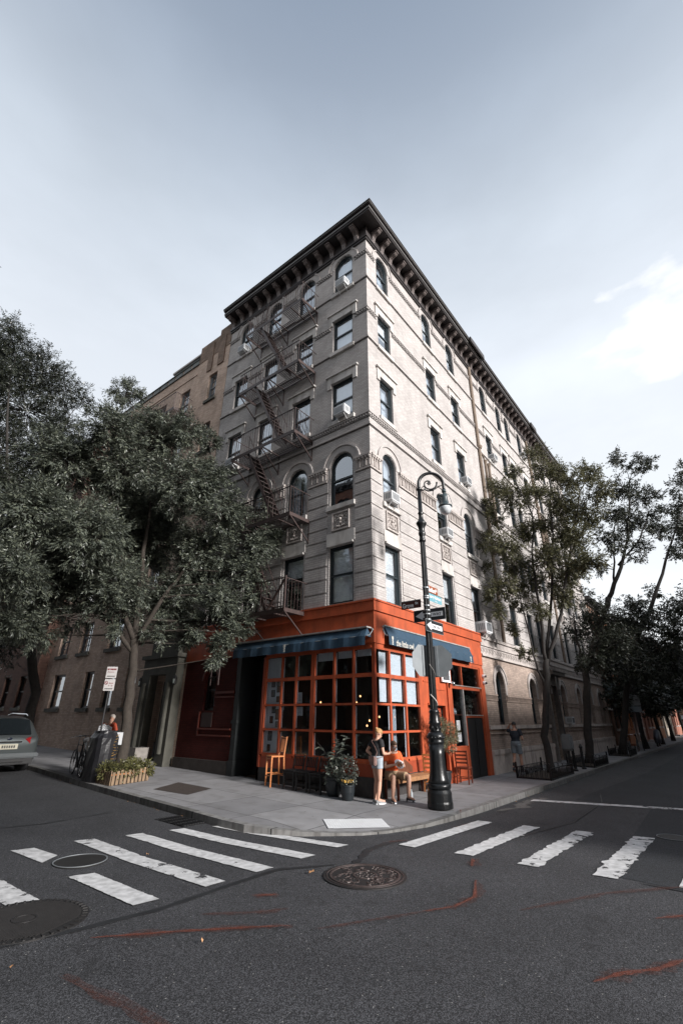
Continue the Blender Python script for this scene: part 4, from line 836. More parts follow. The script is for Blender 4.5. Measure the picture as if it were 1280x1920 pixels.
for a, b, c, d in ((-.3, .3, .27, .33), (-.3, .3, -.33, -.27), (-.3, -.24, -.27, .27), (.24, .3, -.27, .27)): mb.box(a, b, -.10, -.05, c, d)
mb.build('frame', WHITE, e_); mb = MB(); mb.box(-.24, .24, -.075, -.06, -.27, .27); mb.build('print', mat('display_print', (.08, .08, .085), .4, var=.5, vscale=9), e_)

# ------------------------------------------------------------------ air conditioners
def ac_master():
    e_ = empty('air_conditioner', (0, 0, 0), 'x', 'air conditioner', 'window air conditioners')
    mb = MB(); mb.box(-.25, .25, -.32, .05, 0, .35); mb.build('casing', ACW, e_, bevel=.012)
    mb = MB()
    for i in range(9): mb.box(-.21+i*.047, -.19+i*.047, -.33, -.321, .05, .30)
    for s_ in (-.26, .251):
        for i in range(4): mb.box(s_, s_+.009, -.28+i*.06, -.25+i*.06, .08, .28)
    mb.build('grille', ACG, e_)
    mb = MB(); mb.bar((-.18, -.28, -.01), (-.18, .0, -.24), .02); mb.bar((.18, -.28, -.01), (.18, .0, -.24), .02); mb.bar((-.18, -.28, -.015), (.18, -.28, -.015), .025); mb.build('bracket', ACW, e_)
    return e_
acm = ac_master()
acs = [('R', 1.0, 8.3, 'corner bay arched window above the relief, sunlit side'), ('R', 4.98, 8.3, 'arched window just behind the street lamp head'), ('R', 7.58, 11.67, 'fourth floor window above the lamp, third from the corner'), ('R', 7.6, 4.97, 'second floor window at the end of the orange fascia'), ('R', 11.9, 14.95, 'fifth floor window just past the tan shafts'), ('R', 18.2, 18.1, 'top floor window right by the second pilaster'), ('R', 22.9, 14.95, 'high window half hidden by the tree top'), ('R', 18.35, 1.63, 'ground floor arched window right of the entrance'),
       ('L', 1.12, 18.1, 'top arched window nearest the corner on the shaded side'), ('L', 7.25, 18.1, 'top left arched window behind the fire escape'), ('L', 1.08, 11.67, 'fourth floor window nearest the corner on the shaded side'), ('L', 7.1, 11.67, 'window above the tree beside the tan building'),
       ('L', 17.7, 7.2, 'tan brick building window deep in the tree shade'), ('L', 22.6, 6.3, 'dark building at the far left, middle unit'), ('L', 24.8, 9.3, 'dark building at the far left picture edge'), ('L', 19.9, 9.1, 'upper tan brick window between the tree crowns')]
for i, (s_, u, z, w) in enumerate(acs):
    o = acm if i == 0 else copy_tree(acm)
    o['label'] = 'air conditioner in the ' + w
    if s_ == 'R': o.location = (u, 0, z)
    else: o.location = (0, u, z); o.rotation_euler = (0, 0, -pi/2)
    sc = 1.0 if i != 3 else 1.25; o.scale = (sc, sc, sc)

# ------------------------------------------------------------------ fire escape
FE = empty('fire_escape', (0, 4.3, 4.8), 'rust brown iron fire escape zigzagging down the shaded left facade', 'fire escape')
FE.location = (0, 0, 0)
def platform(z, y0, y1, stair=True, parent=FE, X=-1.0, gap=(3.8, 5.15), right_panel=True):
    mb = MB()
    for a, b, c, d in ((y0, y0+.03, 0, X), (y1-.03, y1, 0, X)): mb.box(min(c, d), max(c, d), a, b, z-.10, z+.02)
    mb.box(X, X+.02, y0+.03, y1-.03, z-.12, z+.02); mb.box(-.06, -.03, y0+.03, y1-.03, z-.06, z+.0)
    x = X+.05
    while x < -.08:
        if stair and x < -.42: mb.box(x, x+.03, y0+.03, gap[0], z-.015, z); mb.box(x, x+.03, gap[1], y1-.03, z-.015, z)
        else: mb.box(x, x+.03, y0+.03, y1-.03, z-.015, z)
        x += .068
    for yy in ((y0+.7), (y0+y1)/2, y1-.7): mb.box(X+.02, -.03, yy-.02, yy+.02, z-.06, z-.018)
    mb.build('platform', IRON, parent)
    mb = MB(); r = .012
    mb.bar((X, y0, z+.95), (X, y1, z+.95), .03); mb.bar((X, y0, z+.95), (0, y0, z+.95), .022); mb.bar((X, y1, z+.95), (0, y1, z+.95), .022)
    n = int((y1-y0)/.13)
    for i in range(n+1):
        y = y0+(y1-y0)*i/n; mb.bar((X, y, z), (X, y, z+.95), .011 if i % 8 else .024)
    for i in range(1, 7):
        x = X*(1-i/7)
        for y in (y0, y1): mb.bar((x, y, z), (x, y, z+.95), .011)
    mb.build('railing', IRON, parent)
    mb = MB()
    for y in (y0+.02, y1-.02, (y0+y1)/2):
        mb.bar((X+.05, y, z-.10), (0, y, z-.80), .035); mb.box(-.035, -.005, y-.02, y+.02, z-.85, z-.02)
    mb.build('bracket', IRON, parent)
def stair(z0, z1, ya, yb, parent=FE, x0=-.92, x1=-.50, rail=True):
    "from lower (z0, ya) up to (z1, yb)"
    mb = MB()
    for x in (x0, x1): mb.bar((x, ya, z0), (x, yb, z1), .025, .11)
    n = int((z1-z0)/.235)
    for i in range(1, n): t = i/n; y = ya+(yb-ya)*t; z = z0+(z1-z0)*t; mb.box(x0+.01, x1-.01, y-.09, y+.09, z-.012, z+.008)
    if rail:
        for x in (x0, x1):
            mb.bar((x, ya, z0+.75), (x, yb, z1+.75), .02)
            for t in (0.02, .35, .7, 1): mb.bar((x, ya+(yb-ya)*t, z0+(z1-z0)*t), (x, ya+(yb-ya)*t, z0+(z1-z0)*t+.75), .016)
    mb.build('stair', IRON, parent)
LV = [4.84, 8.02, 11.25, 14.50, 17.75]
for z in LV: platform(z, 2.56, 6.05, stair=(z > 5))
for a, b in zip(LV, LV[1:]): stair(a, b, 3.45, 5.12)
mb = MB()
for y in (5.45, 5.85): mb.bar((-.9, y, 2.75), (-.9, y, 5.0), .03)
for i in range(8): mb.bar((-.9, 5.45, 3.0+i*.26), (-.9, 5.85, 3.0+i*.26), .018)
mb.build('drop_ladder', IRON, FE)
mb = MB(); mb.bar((-.3, 6.0, 17.8), (-.1, 6.0, 20.6), .03); mb.bar((-.3, 5.7, 17.8), (-.1, 5.7, 20.6), .03); mb.build('roof_ladder', IRON, FE)
mb = MB(); mb.bar((-1.0, 2.60, 4.9), (-1.0, 3.1, 4.9), .03); mb.bar((-1.0, 3.3, 4.86), (-.98, 2.62, 5.75), .05); mb.bar((-1, 2.56, 4.75), (-1, 2.56, 5.85), .05); mb.build('brace', IRON, FE)

# ------------------------------------------------------------------ neighbouring buildings
TANB = brick_mat('tan_brick', (.42, .305, .24), (.54, .41, .33), (.30, .25, .21), bh=.07, var=.2, stain=(.10, .085, .08, .45))
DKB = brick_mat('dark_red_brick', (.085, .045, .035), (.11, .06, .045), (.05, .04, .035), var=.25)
GRST = mat('greenish_stone', (.07, .068, .056), .85, var=.25, vscale=3, bump=.3)
T = empty('tan_brick_building', (0, 14.8, 0), 'six storey tan brick building with stepped parapet behind the left tree', 'building'); T.location = (0, 0, 0)
tc_ = [(9.42, 10.12), (11.75, 12.65), (14.0, 15.2), (17.0, 18.1), (19.3, 20.5)]
trow = [(16.6, 18.25), (13.5, 15.15), (10.4, 12.0), (7.3, 8.9), (4.7, 6.2)]
th = [(c[0], c[1], r[0], r[1], 0) for c in tc_ for r in trow if not (c[0] < 12 and r[0] < 5)]
tg = [(12.1, 12.95, 2.15, 3.75, 0), (13.9, 14.8, 2.15, 3.75, 0), (15.9, 16.8, 2.15, 3.75, 0), (18.9, 20.2, 2.15, 3.75, 0)]
td = (9.35, 10.45, .35, 3.1, 0)
mb = MB(); facade(mb, frameL, LL+.02, 21.4, -.3, 19.6, th+tg+[td]); mb.add([frameL(21.4, -.3, 0), frameL(21.4, 19.6, 0), frameL(21.4, 19.6, -12), frameL(21.4, -.3, -12)], [(0, 1, 2, 3)]); fbox(mb, frameL, LL+.02, 21.4, 19.5, 19.6, -12, -.01); mb.build('wall', TANB, T)
mb = MB(); fbox(mb, frameL, LL+.03, 11.25, 19.6, 20.75, -.4, .02); fbox(mb, frameL, LL+.03, 9.6, 20.752, 21.1, -.4, .02); fbox(mb, frameL, 9.0, 9.5, 18.6, 20.5, .02, .06); fbox(mb, frameL, 10.0, 10.4, 18.6, 20.5, .02, .06); mb.build('parapet', brick_mat('sooty_brick', (.17, .12, .09), (.24, .17, .13), (.12, .1, .09), var=.35, stain=(.05, .045, .045, .7)), T)
mb = MB(); fbox(mb, frameL, 11.25, 21.4, 19.601, 19.64, -.3, .08); fbox(mb, frameL, 11.25, 21.4, 19.96, 20.0, -.3, .08); u = 11.3
while u < 21: fbox(mb, frameL, u, u+.62, 19.64, 19.96, -.2, .03); u += .78
mb.build('parapet_tiles', mat('green_grey_tile', (.12, .13, .125), .6, var=.4, vscale=3), T)
mb = MB(); fbox(mb, frameL, 11.25, 21.4, 19.64, 19.96, -.25, .0); fbox(mb, frameL, 11.3, 21.4, 18.9, 18.96, 0, .04); mb.build('parapet_brick', TANB, T)
for i, h in enumerate(th+tg):
    w = window(frameL, h, T, fr=ACG if h in th else FRAME, blind=0, curtain=(i % 3 == 0), muntin=1 if h in th else 0, recess=.18, sill=GRST)
mb = MB()
fbox(mb, frameL, 8.75, 9.35, .0, 3.3, .0, .35); fbox(mb, frameL, 10.45, 11.05, 0, 3.3, 0, .35); fbox(mb, frameL, 8.75, 11.05, 3.302, 3.9, 0, .32); fbox(mb, frameL, 8.65, 11.15, 3.902, 4.05, 0, .42); fbox(mb, frameL, 8.95, 10.85, 4.052, 4.75, 0, .2); fbox(mb, frameL, 8.85, 10.95, 4.752, 4.86, 0, .28)
for uu in (8.9, 10.6): mb.tube([frameL(uu+.15, .6, .35), frameL(uu+.15, 3.0, .35)], .1, 10)
mb.build('entrance_surround', GRST, T)
mb = MB(); fbox(mb, frameL, 9.35, 10.45, .3, 3.1, -.4, -.3); d_ = mb.build('door', BLACKM, T); mb = MB(); mb.sphere(frameL(9.55, 1.4, -.27), .035, 8); mb.build('handle', CHROME, d_)
mb = MB(); fbox(mb, frameL, 9.3, 10.5, .0, .36, .0, .75); fbox(mb, frameL, 9.2, 12.2, .0, .24, .751, 1.35); mb.build('doorstep', GRST, T)
for (u, h, lab) in ((9.0, .62, 'square stone block at the right of the stoop'), (12.1, .62, 'square stone block at the left end of the stoop')):
    mb = MB(); mb.prism([(-.2, 0), (.2, 0), (.24, h), (-.24, h)], lambda a, z, d: (d, a, z), -.24, .24); o = mb.build('stone_block', mat('grey_brown_stone', (.17, .155, .14), .85, var=.25, vscale=5, bump=.4), loc=(-1.2, u, Gz(u)), bevel=.015); tag(o, lab, 'stone block', 'stone blocks beside the stoop')
for (u, z, lab) in ((8.72, 3.05, 'small lantern at the right of the dark doorway'), (11.1, 3.05, 'small lantern at the left of the dark doorway')):
    e_ = empty('wall_lantern', (-.35, u, z), lab, 'lantern', 'lanterns beside the doorway'); mb = MB(); mb.lathe([(.02, -.16), (.06, -.14), (.075, .1), (.03, .18), (.001, .2)], n=8); mb.build('lantern_case', BLACKM, e_); mb = MB(); mb.lathe([(.05, -.1), (.062, .05), (.001, .06)], n=8, c=(-.022, 0, 0)); mb.build('lantern_glass', mat('lantern_glass', (.35, .4, .38), .2), e_)
FT = empty('fire_escape', (0, 0, 0), 'black iron fire escape balconies on the tan brick building above the tree', 'fire escape')
for z in (16.3, 13.2, 7.0): platform(z, 11.4, 15.6, stair=False, parent=FT, X=-.95)
D = empty('dark_brick_building', (0, 0, 0), 'dark brick building in deep shade at the far left', 'building')
dh = [(a, a+.95, z, z+1.6, 0) for a in (22.4, 24.6, 27.0, 29.3) for z in (2.2, 5.9, 9.0, 12.1, 15.2)]
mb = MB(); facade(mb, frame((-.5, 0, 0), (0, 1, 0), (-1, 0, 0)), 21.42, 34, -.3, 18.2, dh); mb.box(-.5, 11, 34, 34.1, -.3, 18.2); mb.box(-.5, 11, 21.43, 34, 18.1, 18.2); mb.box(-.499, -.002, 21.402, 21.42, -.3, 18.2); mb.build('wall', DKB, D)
FD = frame((-.5, 0, 0), (0, 1, 0), (-1, 0, 0))
for i, h in enumerate(dh): window(FD, h, D, fr=FRAMEB, curtain=i % 2 == 0, recess=.18, sill=GRST)
mb = MB(); fbox(mb, FD, 21.4, 34, 18.202, 18.6, -.3, .3); mb.build('cornice', CORN, D)

def townhouse(label, F, u0, u1, h, floors, ncol, wm, depth=11, tm=STONE, doorcol=None, corn=True, name='row_house', win=True, arch=False):
    e_ = empty(name, (0, 0, 0), label, 'house', 'houses further down the side street')
    fh = (h-.6)/floors; w = (u1-u0); hs = []
    for f in range(floors):
        for c in range(ncol):
            cu = u0+w*(c+.5)/ncol; z = f*fh+.95+(.2 if f else .3); ww = min(.5, w/ncol*.28)
            if f == 0 and c == 0: hs.append((cu-.5, cu+.5, .15, 2.5, 0)); continue
            hs.append((cu-ww, cu+ww, z, z+fh*.55, .25 if arch else 0))
    mb = MB(); facade(mb, F, u0+.01, u1-.01, -.3, h, hs)
    fbox(mb, F, u0+.01, u1-.01, h-.1, h, -depth, -.001); fbox(mb, F, u0+.011, u0+.1, -.3, h-.101, -depth, -.3); fbox(mb, F, u1-.1, u1-.011, -.3, h-.101, -depth, -.3); fbox(mb, F, u0+.101, u1-.101, -.3, h-.101, -depth, -depth+.1); mb.build('wall', wm, e_)
    for i, q in enumerate(hs):
        if q[2] < .2:
            m2 = MB(); fbox(m2, F, q[0], q[1], q[2], q[3], -.2, -.14); m2.build('door', doorcol or BLACKM, e_); m2 = MB(); fbox(m2, F, q[0]-.12, q[1]+.12, q[3], q[3]+.18, 0, .1); fbox(m2, F, q[0]-.1, q[1]+.1, -.1, q[2]-.002, -.1, .45); m2.build('door_surround', tm, e_)
        elif win: window(F, q, e_, blind=(.5 if i % 3 == 0 else 0), curtain=i % 3 == 1, recess=.16, sill=tm)
    if corn:
        m2 = MB(); fbox(m2, F, u0, u1, h, h+.25, -.3, .35); fbox(m2, F, u0, u1, h-.35, h-.002, 0, .12); u = u0+.2
        while u < u1-.1: fbox(m2, F, u, u+.12, h-.3, h-.002, .121, .3); u += .55
        m2.build('cornice', CORN, e_)
    return e_
def wallc(n, c): return mat(n, c, .85, var=.2, vscale=2, bump=.3, dirt=(c[0]*.5, c[1]*.5, c[2]*.5, .5))
townhouse('brown fronted low house directly past the corner building', frameR, 29.62, 34.6, 10.6, 3, 3, wallc('brown_render', (.16, .09, .06)))
townhouse('narrow orange house wall glimpsed between street trees', frameR, 34.62, 39.2, 10.2, 3, 2, wallc('orange_render', (.40, .15, .06)), tm=wallc('orange_trim', (.3, .12, .06)))
townhouse('pale pink rendered house with grey shop sign', frameR, 39.22, 45, 10.8, 3, 3, wallc('pink_render', (.40, .30, .27)))
townhouse('red brick house past the pale pink one', frameR, 45.02, 52, 11.4, 4, 3, brick_mat('red_brick', (.22, .08, .05), (.30, .12, .08), (.2, .16, .14)))
townhouse('orange brick house with yellow window light', frameR, 52.02, 60, 10.4, 3, 3, brick_mat('orange_brick', (.36, .17, .09), (.42, .2, .11), (.2, .16, .14)))
townhouse('cream fronted house deep down the street', frameR, 60.02, 70, 11.5, 4, 4, wallc('cream_render', (.38, .33, .27)))
townhouse('brick house at the far right end of the street', frameR, 70.02, 84, 12.5, 4, 5, MATS['red_brick'])
townhouse('last brown house closing the side street', frame((98, 0, 0), (0, -1, 0), (-1, 0, 0)), -12, 14, 12.5, 4, 8, MATS['brown_render'])
# blue grey canopy and dark shop past the entrance
e_ = empty('shop_canopy', (0, 0, 0), 'blue grey flat canopy with small lights past the building entrance', 'canopy'); mb = MB(); fbox(mb, frameR, 29.9, 34.3, 3.3, 4.3, .02, .5); mb.build('canopy_box', mat('blue_grey_panel', (.12, .15, .165), .6, var=.2), e_); mb = MB()
for u in (30.6, 31.8, 33.0): mb.sphere(frameR(u, 3.28, .4), .035, 6)
mb.build('spot_bulb', mat('spot_bulb', (1, .9, .7), .5, emit=(1, .85, .6, 3)), e_)
tA = (-12.7, -15.2, 0); rA = random.Random(77)
bl = [((rA.uniform(-12.5, -5.2), rA.uniform(-18, -12.6), rA.uniform(7.6, 12.2)), rA.uniform(1.0, 1.6)) for _ in range(26)]
TREE_BACK = (tA, bl)  # unseen tree, added so its crown shades the left street
# buildings across both streets, behind the photographer (they shade and are mirrored in the panes)
OB = brick_mat('opposite_brick', (.20, .09, .06), (.26, .12, .08), (.16, .13, .12)); OB2 = wallc('opposite_render', (.28, .25, .22))
def opposite(label, F, u0, u1, h, floors, ncol, wm, depth): 
    o = townhouse(label, F, u0, u1, h, floors, ncol, wm, depth=depth, name='opposite_building'); o['group'] = 'buildings across the junction'; o['category'] = 'building'
FO = frame((0, -12.8, 0), (-1, 0, 0), (0, 1, 0))
opposite('one storey shop across the side street at the junction', FO, -4.5, 1.2, 3.6, 1, 3, OB2, 12); opposite('brick block across the side street, first from the junction', FO, -14, -4.52, 7.4, 2, 6, OB, 12); opposite('rendered block across the side street, second from the junction', FO, -34, -14.02, 11.5, 4, 8, OB2, 12); opposite('brick block across the side street, farthest from the junction', FO, -62, -34.02, 13.5, 4, 10, OB, 12)
FW = frame((-15.4, 0, 0), (0, 1, 0), (1, 0, 0))
opposite('rendered block across the left street', FW, -3.5, 12, 18.5, 5, 6, OB2, 12); opposite('brick block across the left street, farther up the hill', FW, 12.02, 34, 19, 5, 8, OB, 12); opposite('tall brick block diagonally behind the photographer', FW, -34, -13.5, 17.5, 5, 8, OB, 14)

# ------------------------------------------------------------------ trees
def at(px, py, h, off=0):
    d = F_ + R_*(px-640)/FPX - U_*(py-960)/FPX; k = (h+off)/sqrt(d.x*d.x+d.y*d.y); return CAMP + d*k
def leaf_mat(name, c, tr=.22, rough=.38, spec=.5):
    M = bpy.data.materials.new(name); M.use_nodes = True; n = M.node_tree.nodes; L = M.node_tree.links; b = n['Principled BSDF']; b.inputs['Roughness'].default_value = rough; b.inputs['Specular IOR Level'].default_value = spec
    g = n.new('ShaderNodeNewGeometry'); r = n.new('ShaderNodeValToRGB'); L.new(g.outputs['Random Per Island'], r.inputs[0]); e = r.color_ramp.elements
    e[0].color = (c[0]*.5, c[1]*.5, c[2]*.5, 1); e[1].color = (c[0]*1.7, c[1]*1.6, c[2]*1.4, 1); q = e.new(.5); q.color = (*c, 1); L.new(r.outputs[0], b.inputs['Base Color'])
    t = n.new('ShaderNodeBsdfTranslucent'); L.new(r.outputs[0], t.inputs[0]); ms = n.new('ShaderNodeMixShader'); ms.inputs[0].default_value = tr; L.new(b.outputs[0], ms.inputs[1]); L.new(t.outputs[0], ms.inputs[2]); L.new(ms.outputs[0], n['Material Output'].inputs[0]); return M
def norm(a): return a/np.maximum(np.linalg.norm(a, axis=-1, keepdims=True), 1e-9)
def leaf_object(name, P, D, rng, n, length, width, m_, parent, droop=.35, stem=.25, spread=.8):
    "P cluster bases (N,3); D outward directions (N,3); n leaflets per cluster fanned on a stem"
    N = len(P); up = np.array([0, 0, 1.]); D = norm(D + rng.normal(0, .35, (N, 3)) + np.array([0, 0, -droop*.5]))
    S = norm(np.cross(D, up+rng.normal(0, .3, (N, 3)))); allv = []
    for k in range(n):
        t = (k+.5)/n; side = (1 if k % 2 else -1)*(1-.35*t)
        b = P + D*stem*t + rng.normal(0, .01, (N, 3))
        dr = norm(D*(.35+.8*t) + S*side*spread + np.array([0, 0, -droop*.7]) + rng.normal(0, .22, (N, 3)))
        l = length*rng.uniform(.7, 1.25, (N, 1)); w = norm(np.cross(dr, norm(np.cross(dr, S)+rng.normal(0, .5, (N, 3)))+1e-3))*width*.5
        allv.append(np.stack([b, b+dr*l*.45+w, b+dr*l, b+dr*l*.45-w], 1))
    V = np.concatenate(allv, 0).reshape(-1, 3).astype(np.float32); nf = len(V)//4
    me = bpy.data.meshes.new(name); me.vertices.add(len(V)); me.vertices.foreach_set('co', V.ravel()); me.loops.add(nf*4); me.loops.foreach_set('vertex_index', np.arange(nf*4, dtype=np.int32)); me.polygons.add(nf); me.polygons.foreach_set('loop_start', np.arange(0, nf*4, 4, dtype=np.int32)); me.polygons.foreach_set('loop_total', np.full(nf, 4, dtype=np.int32)); me.update(calc_edges=True)
    me.materials.append(m_); o = bpy.data.objects.new(name, me); COL.objects.link(o); o.parent = parent; return o
def curve_to(a, b, rng, sag=.12, n=5):
    a = Vector(a); b = Vector(b); l = (b-a).length; out = []
    off = Vector((rng.normal(0, sag*l), rng.normal(0, sag*l), abs(rng.normal(0, sag*l))))
    for i in range(n+1): t = i/n; out.append(a.lerp(b, t)+off*sin(pi*t)*.6)
    return out
def tree(label, base, limbs, blobs, seed, lm, bark, cpb=60, n=8, length=.13, width=.035, twigs=26, group='street trees', name='street_tree', droop=.35, stem=.25, lean=None, tight=.26, dens=1.0):
    """limbs: list of (points, r0, r1); blobs: list of (centre, radius[, density])"""
    rng = np.random.default_rng(seed); e_ = empty(name, base, label, 'tree', group); off = Vector(base)
    mb = MB(); pts_all = []
    for pts, r0, r1 in limbs:
        P = [Vector(p)-off for p in pts]; Q = []
        for a, b in zip(P, P[1:]):
            for i in range(4): Q.append(a.lerp(b, i/4)+Vector(rng.normal(0, .025, 3)))
        Q.append(P[-1]); m_ = len(Q); rad = [r0+(r1-r0)*(i/(m_-1))**.8 for i in range(m_)]
        if pts is limbs[0][0]: rad[0] *= 1.35
        mb.tube(Q, rad, 9); 
        for i in range(len(Q)//3 if pts is limbs[0][0] else 0, len(Q)): pts_all.append((Q[i], rad[i]))
    trunk = mb.build('trunk', bark, e_, smooth=True, fix=False)
    br = MB(); CP = []; CD = []
    for bl in blobs:
        c = Vector(bl[0])-off; R = bl[1]; dn = bl[2] if len(bl) > 2 else 1
        a, ra = min(pts_all, key=lambda t: (t[0]-c).length + max(0, t[0].z-c.z)*1.5)
        br.tube(curve_to(a, c, rng, .1), [min(ra*.6, .025+R*.02)*(1-.75*i/5) for i in range(6)], 5, cap=False)
        nt_ = max(9, int(twigs*3.2*R*R*dn*dens))
        for k in range(nt_):
            d = rng.normal(0, 1, 3); d /= np.linalg.norm(d); rr_ = R*rng.uniform(.25, 1)**.55
            tip = np.array(c)+d*rr_*np.array([1, 1, .85]); m0 = np.array(c)+(tip-np.array(c))*.15
            tv = Vector(tip); 
            if k % 2 == 0: br.tube(curve_to(m0, tv, rng, .12, 3), [.018, .013, .009, .004], 4, cap=False)
            nc = max(3, int(cpb*rng.uniform(.5, 1.4)/5.5)); t = rng.uniform(.35, 1.05, (nc, 1))
            q = m0+(tip-m0)*t + rng.normal(0, tight*min(R, 1.2)*.55, (nc, 3)); CP.append(q); CD.append(np.tile(d+np.array([0, 0, .1]), (nc, 1))+rng.normal(0, .5, (nc, 3)))
    br.build('branches', bark, e_, smooth=True, fix=False)
    leaf_object('crown', np.concatenate(CP), np.concatenate(CD), rng, n, length, width, lm, e_, droop=droop, stem=stem)
    return e_
BARK = mat('grey_brown_bark', (.034, .027, .021), .9, var=.35, vscale=9, bump=.9, bscale=30); BARKD = mat('dark_bark', (.024, .021, .019), .9, var=.3, vscale=9, bump=.8, bscale=30)
LEAFA = leaf_mat('grey_green_leaves', (.078, .091, .073), .12, .46, .5); LEAFB = leaf_mat('dark_leaves', (.024, .029, .021), .12); LEAFC = leaf_mat('olive_leaves', (.08, .08, .042), .3, .5); LEAFD = leaf_mat('deep_green_leaves', (.022, .027, .017), .15, .5)
def hd(p): return sqrt((p[0]-CAMP.x)**2+(p[1]-CAMP.y)**2)
def blobs_px(lst, h0, spread, seed):
    r = random.Random(seed); out = []
    for t in lst:
        h = h0 + (t[3] if len(t) > 3 and t[3] is not None else r.uniform(-spread, spread)); p = at(t[0], t[1], h); dist = (p-CAMP).dot(F_); out.append((p, t[2]*dist/FPX, t[4] if len(t) > 4 else 1))
    return out
tb = (-3.0, 6.75, Gz(6.75)-.02); h1 = hd(tb)
def lp(px, py, o=0): return at(px, py, h1, o)
bl = blobs_px([(238, 735, 30, 1), (205, 800, 55), (290, 820, 66), (345, 810, 42), (120, 860, 70), (225, 890, 85), (345, 905, 75), (415, 955, 52), (465, 985, 45), (500, 985, 28, 0), (60, 960, 75), (165, 1000, 85), (285, 1010, 85), (385, 1040, 75), (462, 1075, 36, -1), (95, 1090, 70), (215, 1100, 75), (325, 1120, 62), (410, 1125, 42, -1), (450, 1165, 32, -1), (415, 1205, 18, -1), (25, 1070, 65), (150, 1050, 80), (260, 960, 80), (240, 1160, 45, None, .5), (130, 1160, 40, None, .4), (395, 830, 22), (400, 885, 34), (485, 1030, 36, -1), (370, 1170, 30, -.5), (505, 940, 16, 0), (478, 1110, 24, -1), (430, 1190, 22, -1), (400, 1235, 12, -1), (300, 1190, 34, 0, .7), (20, 1170, 55, 0, .8), (80, 1190, 40, 1, .6), (515, 1010, 14, -.5), (340, 1200, 20, 0, .6)], h1, 1.7, 3)
tree('large pale leaved tree rising from the picket planter left of the corner building', tb,
     [([tb, lp(236, 1380), lp(245, 1280), lp(252, 1200)], .17, .12), ([lp(252, 1205), lp(225, 1120), lp(190, 1020), lp(170, 930)], .1, .03), ([lp(252, 1205), lp(262, 1090), lp(280, 980), lp(280, 850)], .11, .03), ([lp(254, 1210), lp(305, 1120, -.4), lp(360, 1050, -.6), lp(420, 990, -.8)], .09, .025), ([lp(248, 1220), lp(200, 1160, .5), lp(120, 1090, .8), lp(50, 1030, 1)], .08, .02)],
     bl, 21, LEAFA, BARK, cpb=95, n=8, length=.118, width=.03, twigs=22, tight=.13, group='street trees left')
tb2 = (-3.1, 13.5, Gz(13.5)); h2 = hd(tb2)
bl = blobs_px([(15, 620, 42), (8, 690, 70), (75, 700, 62), (125, 735, 42), (160, 755, 22), (50, 770, 80), (115, 800, 45), (-60, 700, 90), (10, 850, 85), (90, 850, 60), (15, 940, 90), (-60, 900, 100), (80, 930, 70), (20, 1040, 90), (110, 1010, 60), (40, 1130, 85), (-50, 1050, 90), (120, 1110, 60), (10, 1210, 60, None, .5), (30, 660, 40)], h2, 1.6, 5)
def lp2(px, py, o=0): return at(px, py, h2, o)
tree('tall dark fine leaved tree at the left picture edge behind the parked car', tb2, [([tb2, lp2(65, 1300), lp2(55, 1150), lp2(30, 1000)], .2, .13), ([lp2(30, 1005), lp2(10, 880), lp2(20, 700)], .12, .03), ([lp2(35, 1030), lp2(80, 880), lp2(130, 780)], .1, .03), ([lp2(50, 1120), lp2(-40, 950), lp2(-80, 800)], .1, .03)], bl, 22, LEAFB, BARKD, cpb=70, n=8, length=.12, width=.035, twigs=11, group='street trees left')
tb3 = (9.05, -1.55, 0); h3 = hd(tb3)
def lp3(px, py, o=0): return at(px, py, h3, o)
bl = blobs_px([(1000, 850, 22, 1.5), (958, 885, 18), (935, 915, 24), (965, 935, 34), (1005, 930, 30), (1040, 885, 26, 1), (1050, 935, 34), (909, 1015, 20), (945, 1022, 34), (905, 1065, 18), (925, 1105, 24), (965, 1060, 30), (888, 1112, 9, 0), (1073, 895, 26), (1103, 885, 26, .5), (1120, 920, 30), (1100, 960, 34), (1062, 1005, 32), (1090, 1005, 30), (1024, 1050, 34), (990, 1095, 30), (1044, 1090, 30), (1075, 1065, 34), (985, 990, 30), (1020, 980, 26), (960, 1180, 10, 0, .8), (985, 1225, 13, 0, .8), (1108, 1050, 26), (915, 945, 10), (1010, 1140, 24, None, .8), (935, 1145, 18), (950, 1100, 26), (930, 970, 22), (1060, 960, 30), (1085, 1050, 28), (1040, 1030, 28), (1020, 880, 24), (975, 1130, 18), (1060, 1120, 24)], h3, 1.3, 7)
tree('slender four limbed olive leaved tree in front of the long side facade', tb3,
     [([tb3, lp3(1021, 1380), lp3(1024, 1300), lp3(1024, 1235)], .14, .115), ([lp3(1024, 1245), lp3(1012, 1160, -.2), lp3(1000, 1060, -.3), lp3(995, 960, -.3), lp3(965, 900, -.3)], .075, .02), ([lp3(1025, 1240), lp3(1032, 1120, .2), lp3(1036, 1000, .3), lp3(1030, 900, .5)], .075, .02), ([lp3(1026, 1245), lp3(1052, 1150), lp3(1066, 1040), lp3(1085, 930), lp3(1098, 890)], .085, .02), ([lp3(1020, 1290), lp3(1000, 1230, -.5), lp3(978, 1130, -.6), lp3(958, 1050, -.6)], .05, .015)],
     bl, 23, LEAFC, BARKD, cpb=76, n=6, length=.10, width=.042, twigs=20, group='street trees right', droop=.5, stem=.2)
tb4 = (14.6, -1.6, 0); h4 = hd(tb4)
def lp4(px, py, o=0): return at(px, py, h4, o)
bl = blobs_px([(1160, 860, 20), (1195, 870, 22), (1222, 868, 12, 0), (1170, 915, 32), (1205, 930, 26), (1145, 960, 28), (1180, 975, 34), (1215, 985, 26), (1155, 1020, 28), (1195, 1030, 26), (1240, 1000, 14), (1130, 1000, 20), (1120, 1060, 22, None, .6), (1090, 1180, 38), (1135, 1160, 42), (1190, 1150, 36), (1110, 1230, 34), (1160, 1205, 40), (1100, 1120, 22, None, .5), (1230, 960, 18), (1085, 1240, 20, None, .6)], h4, 1.5, 9)
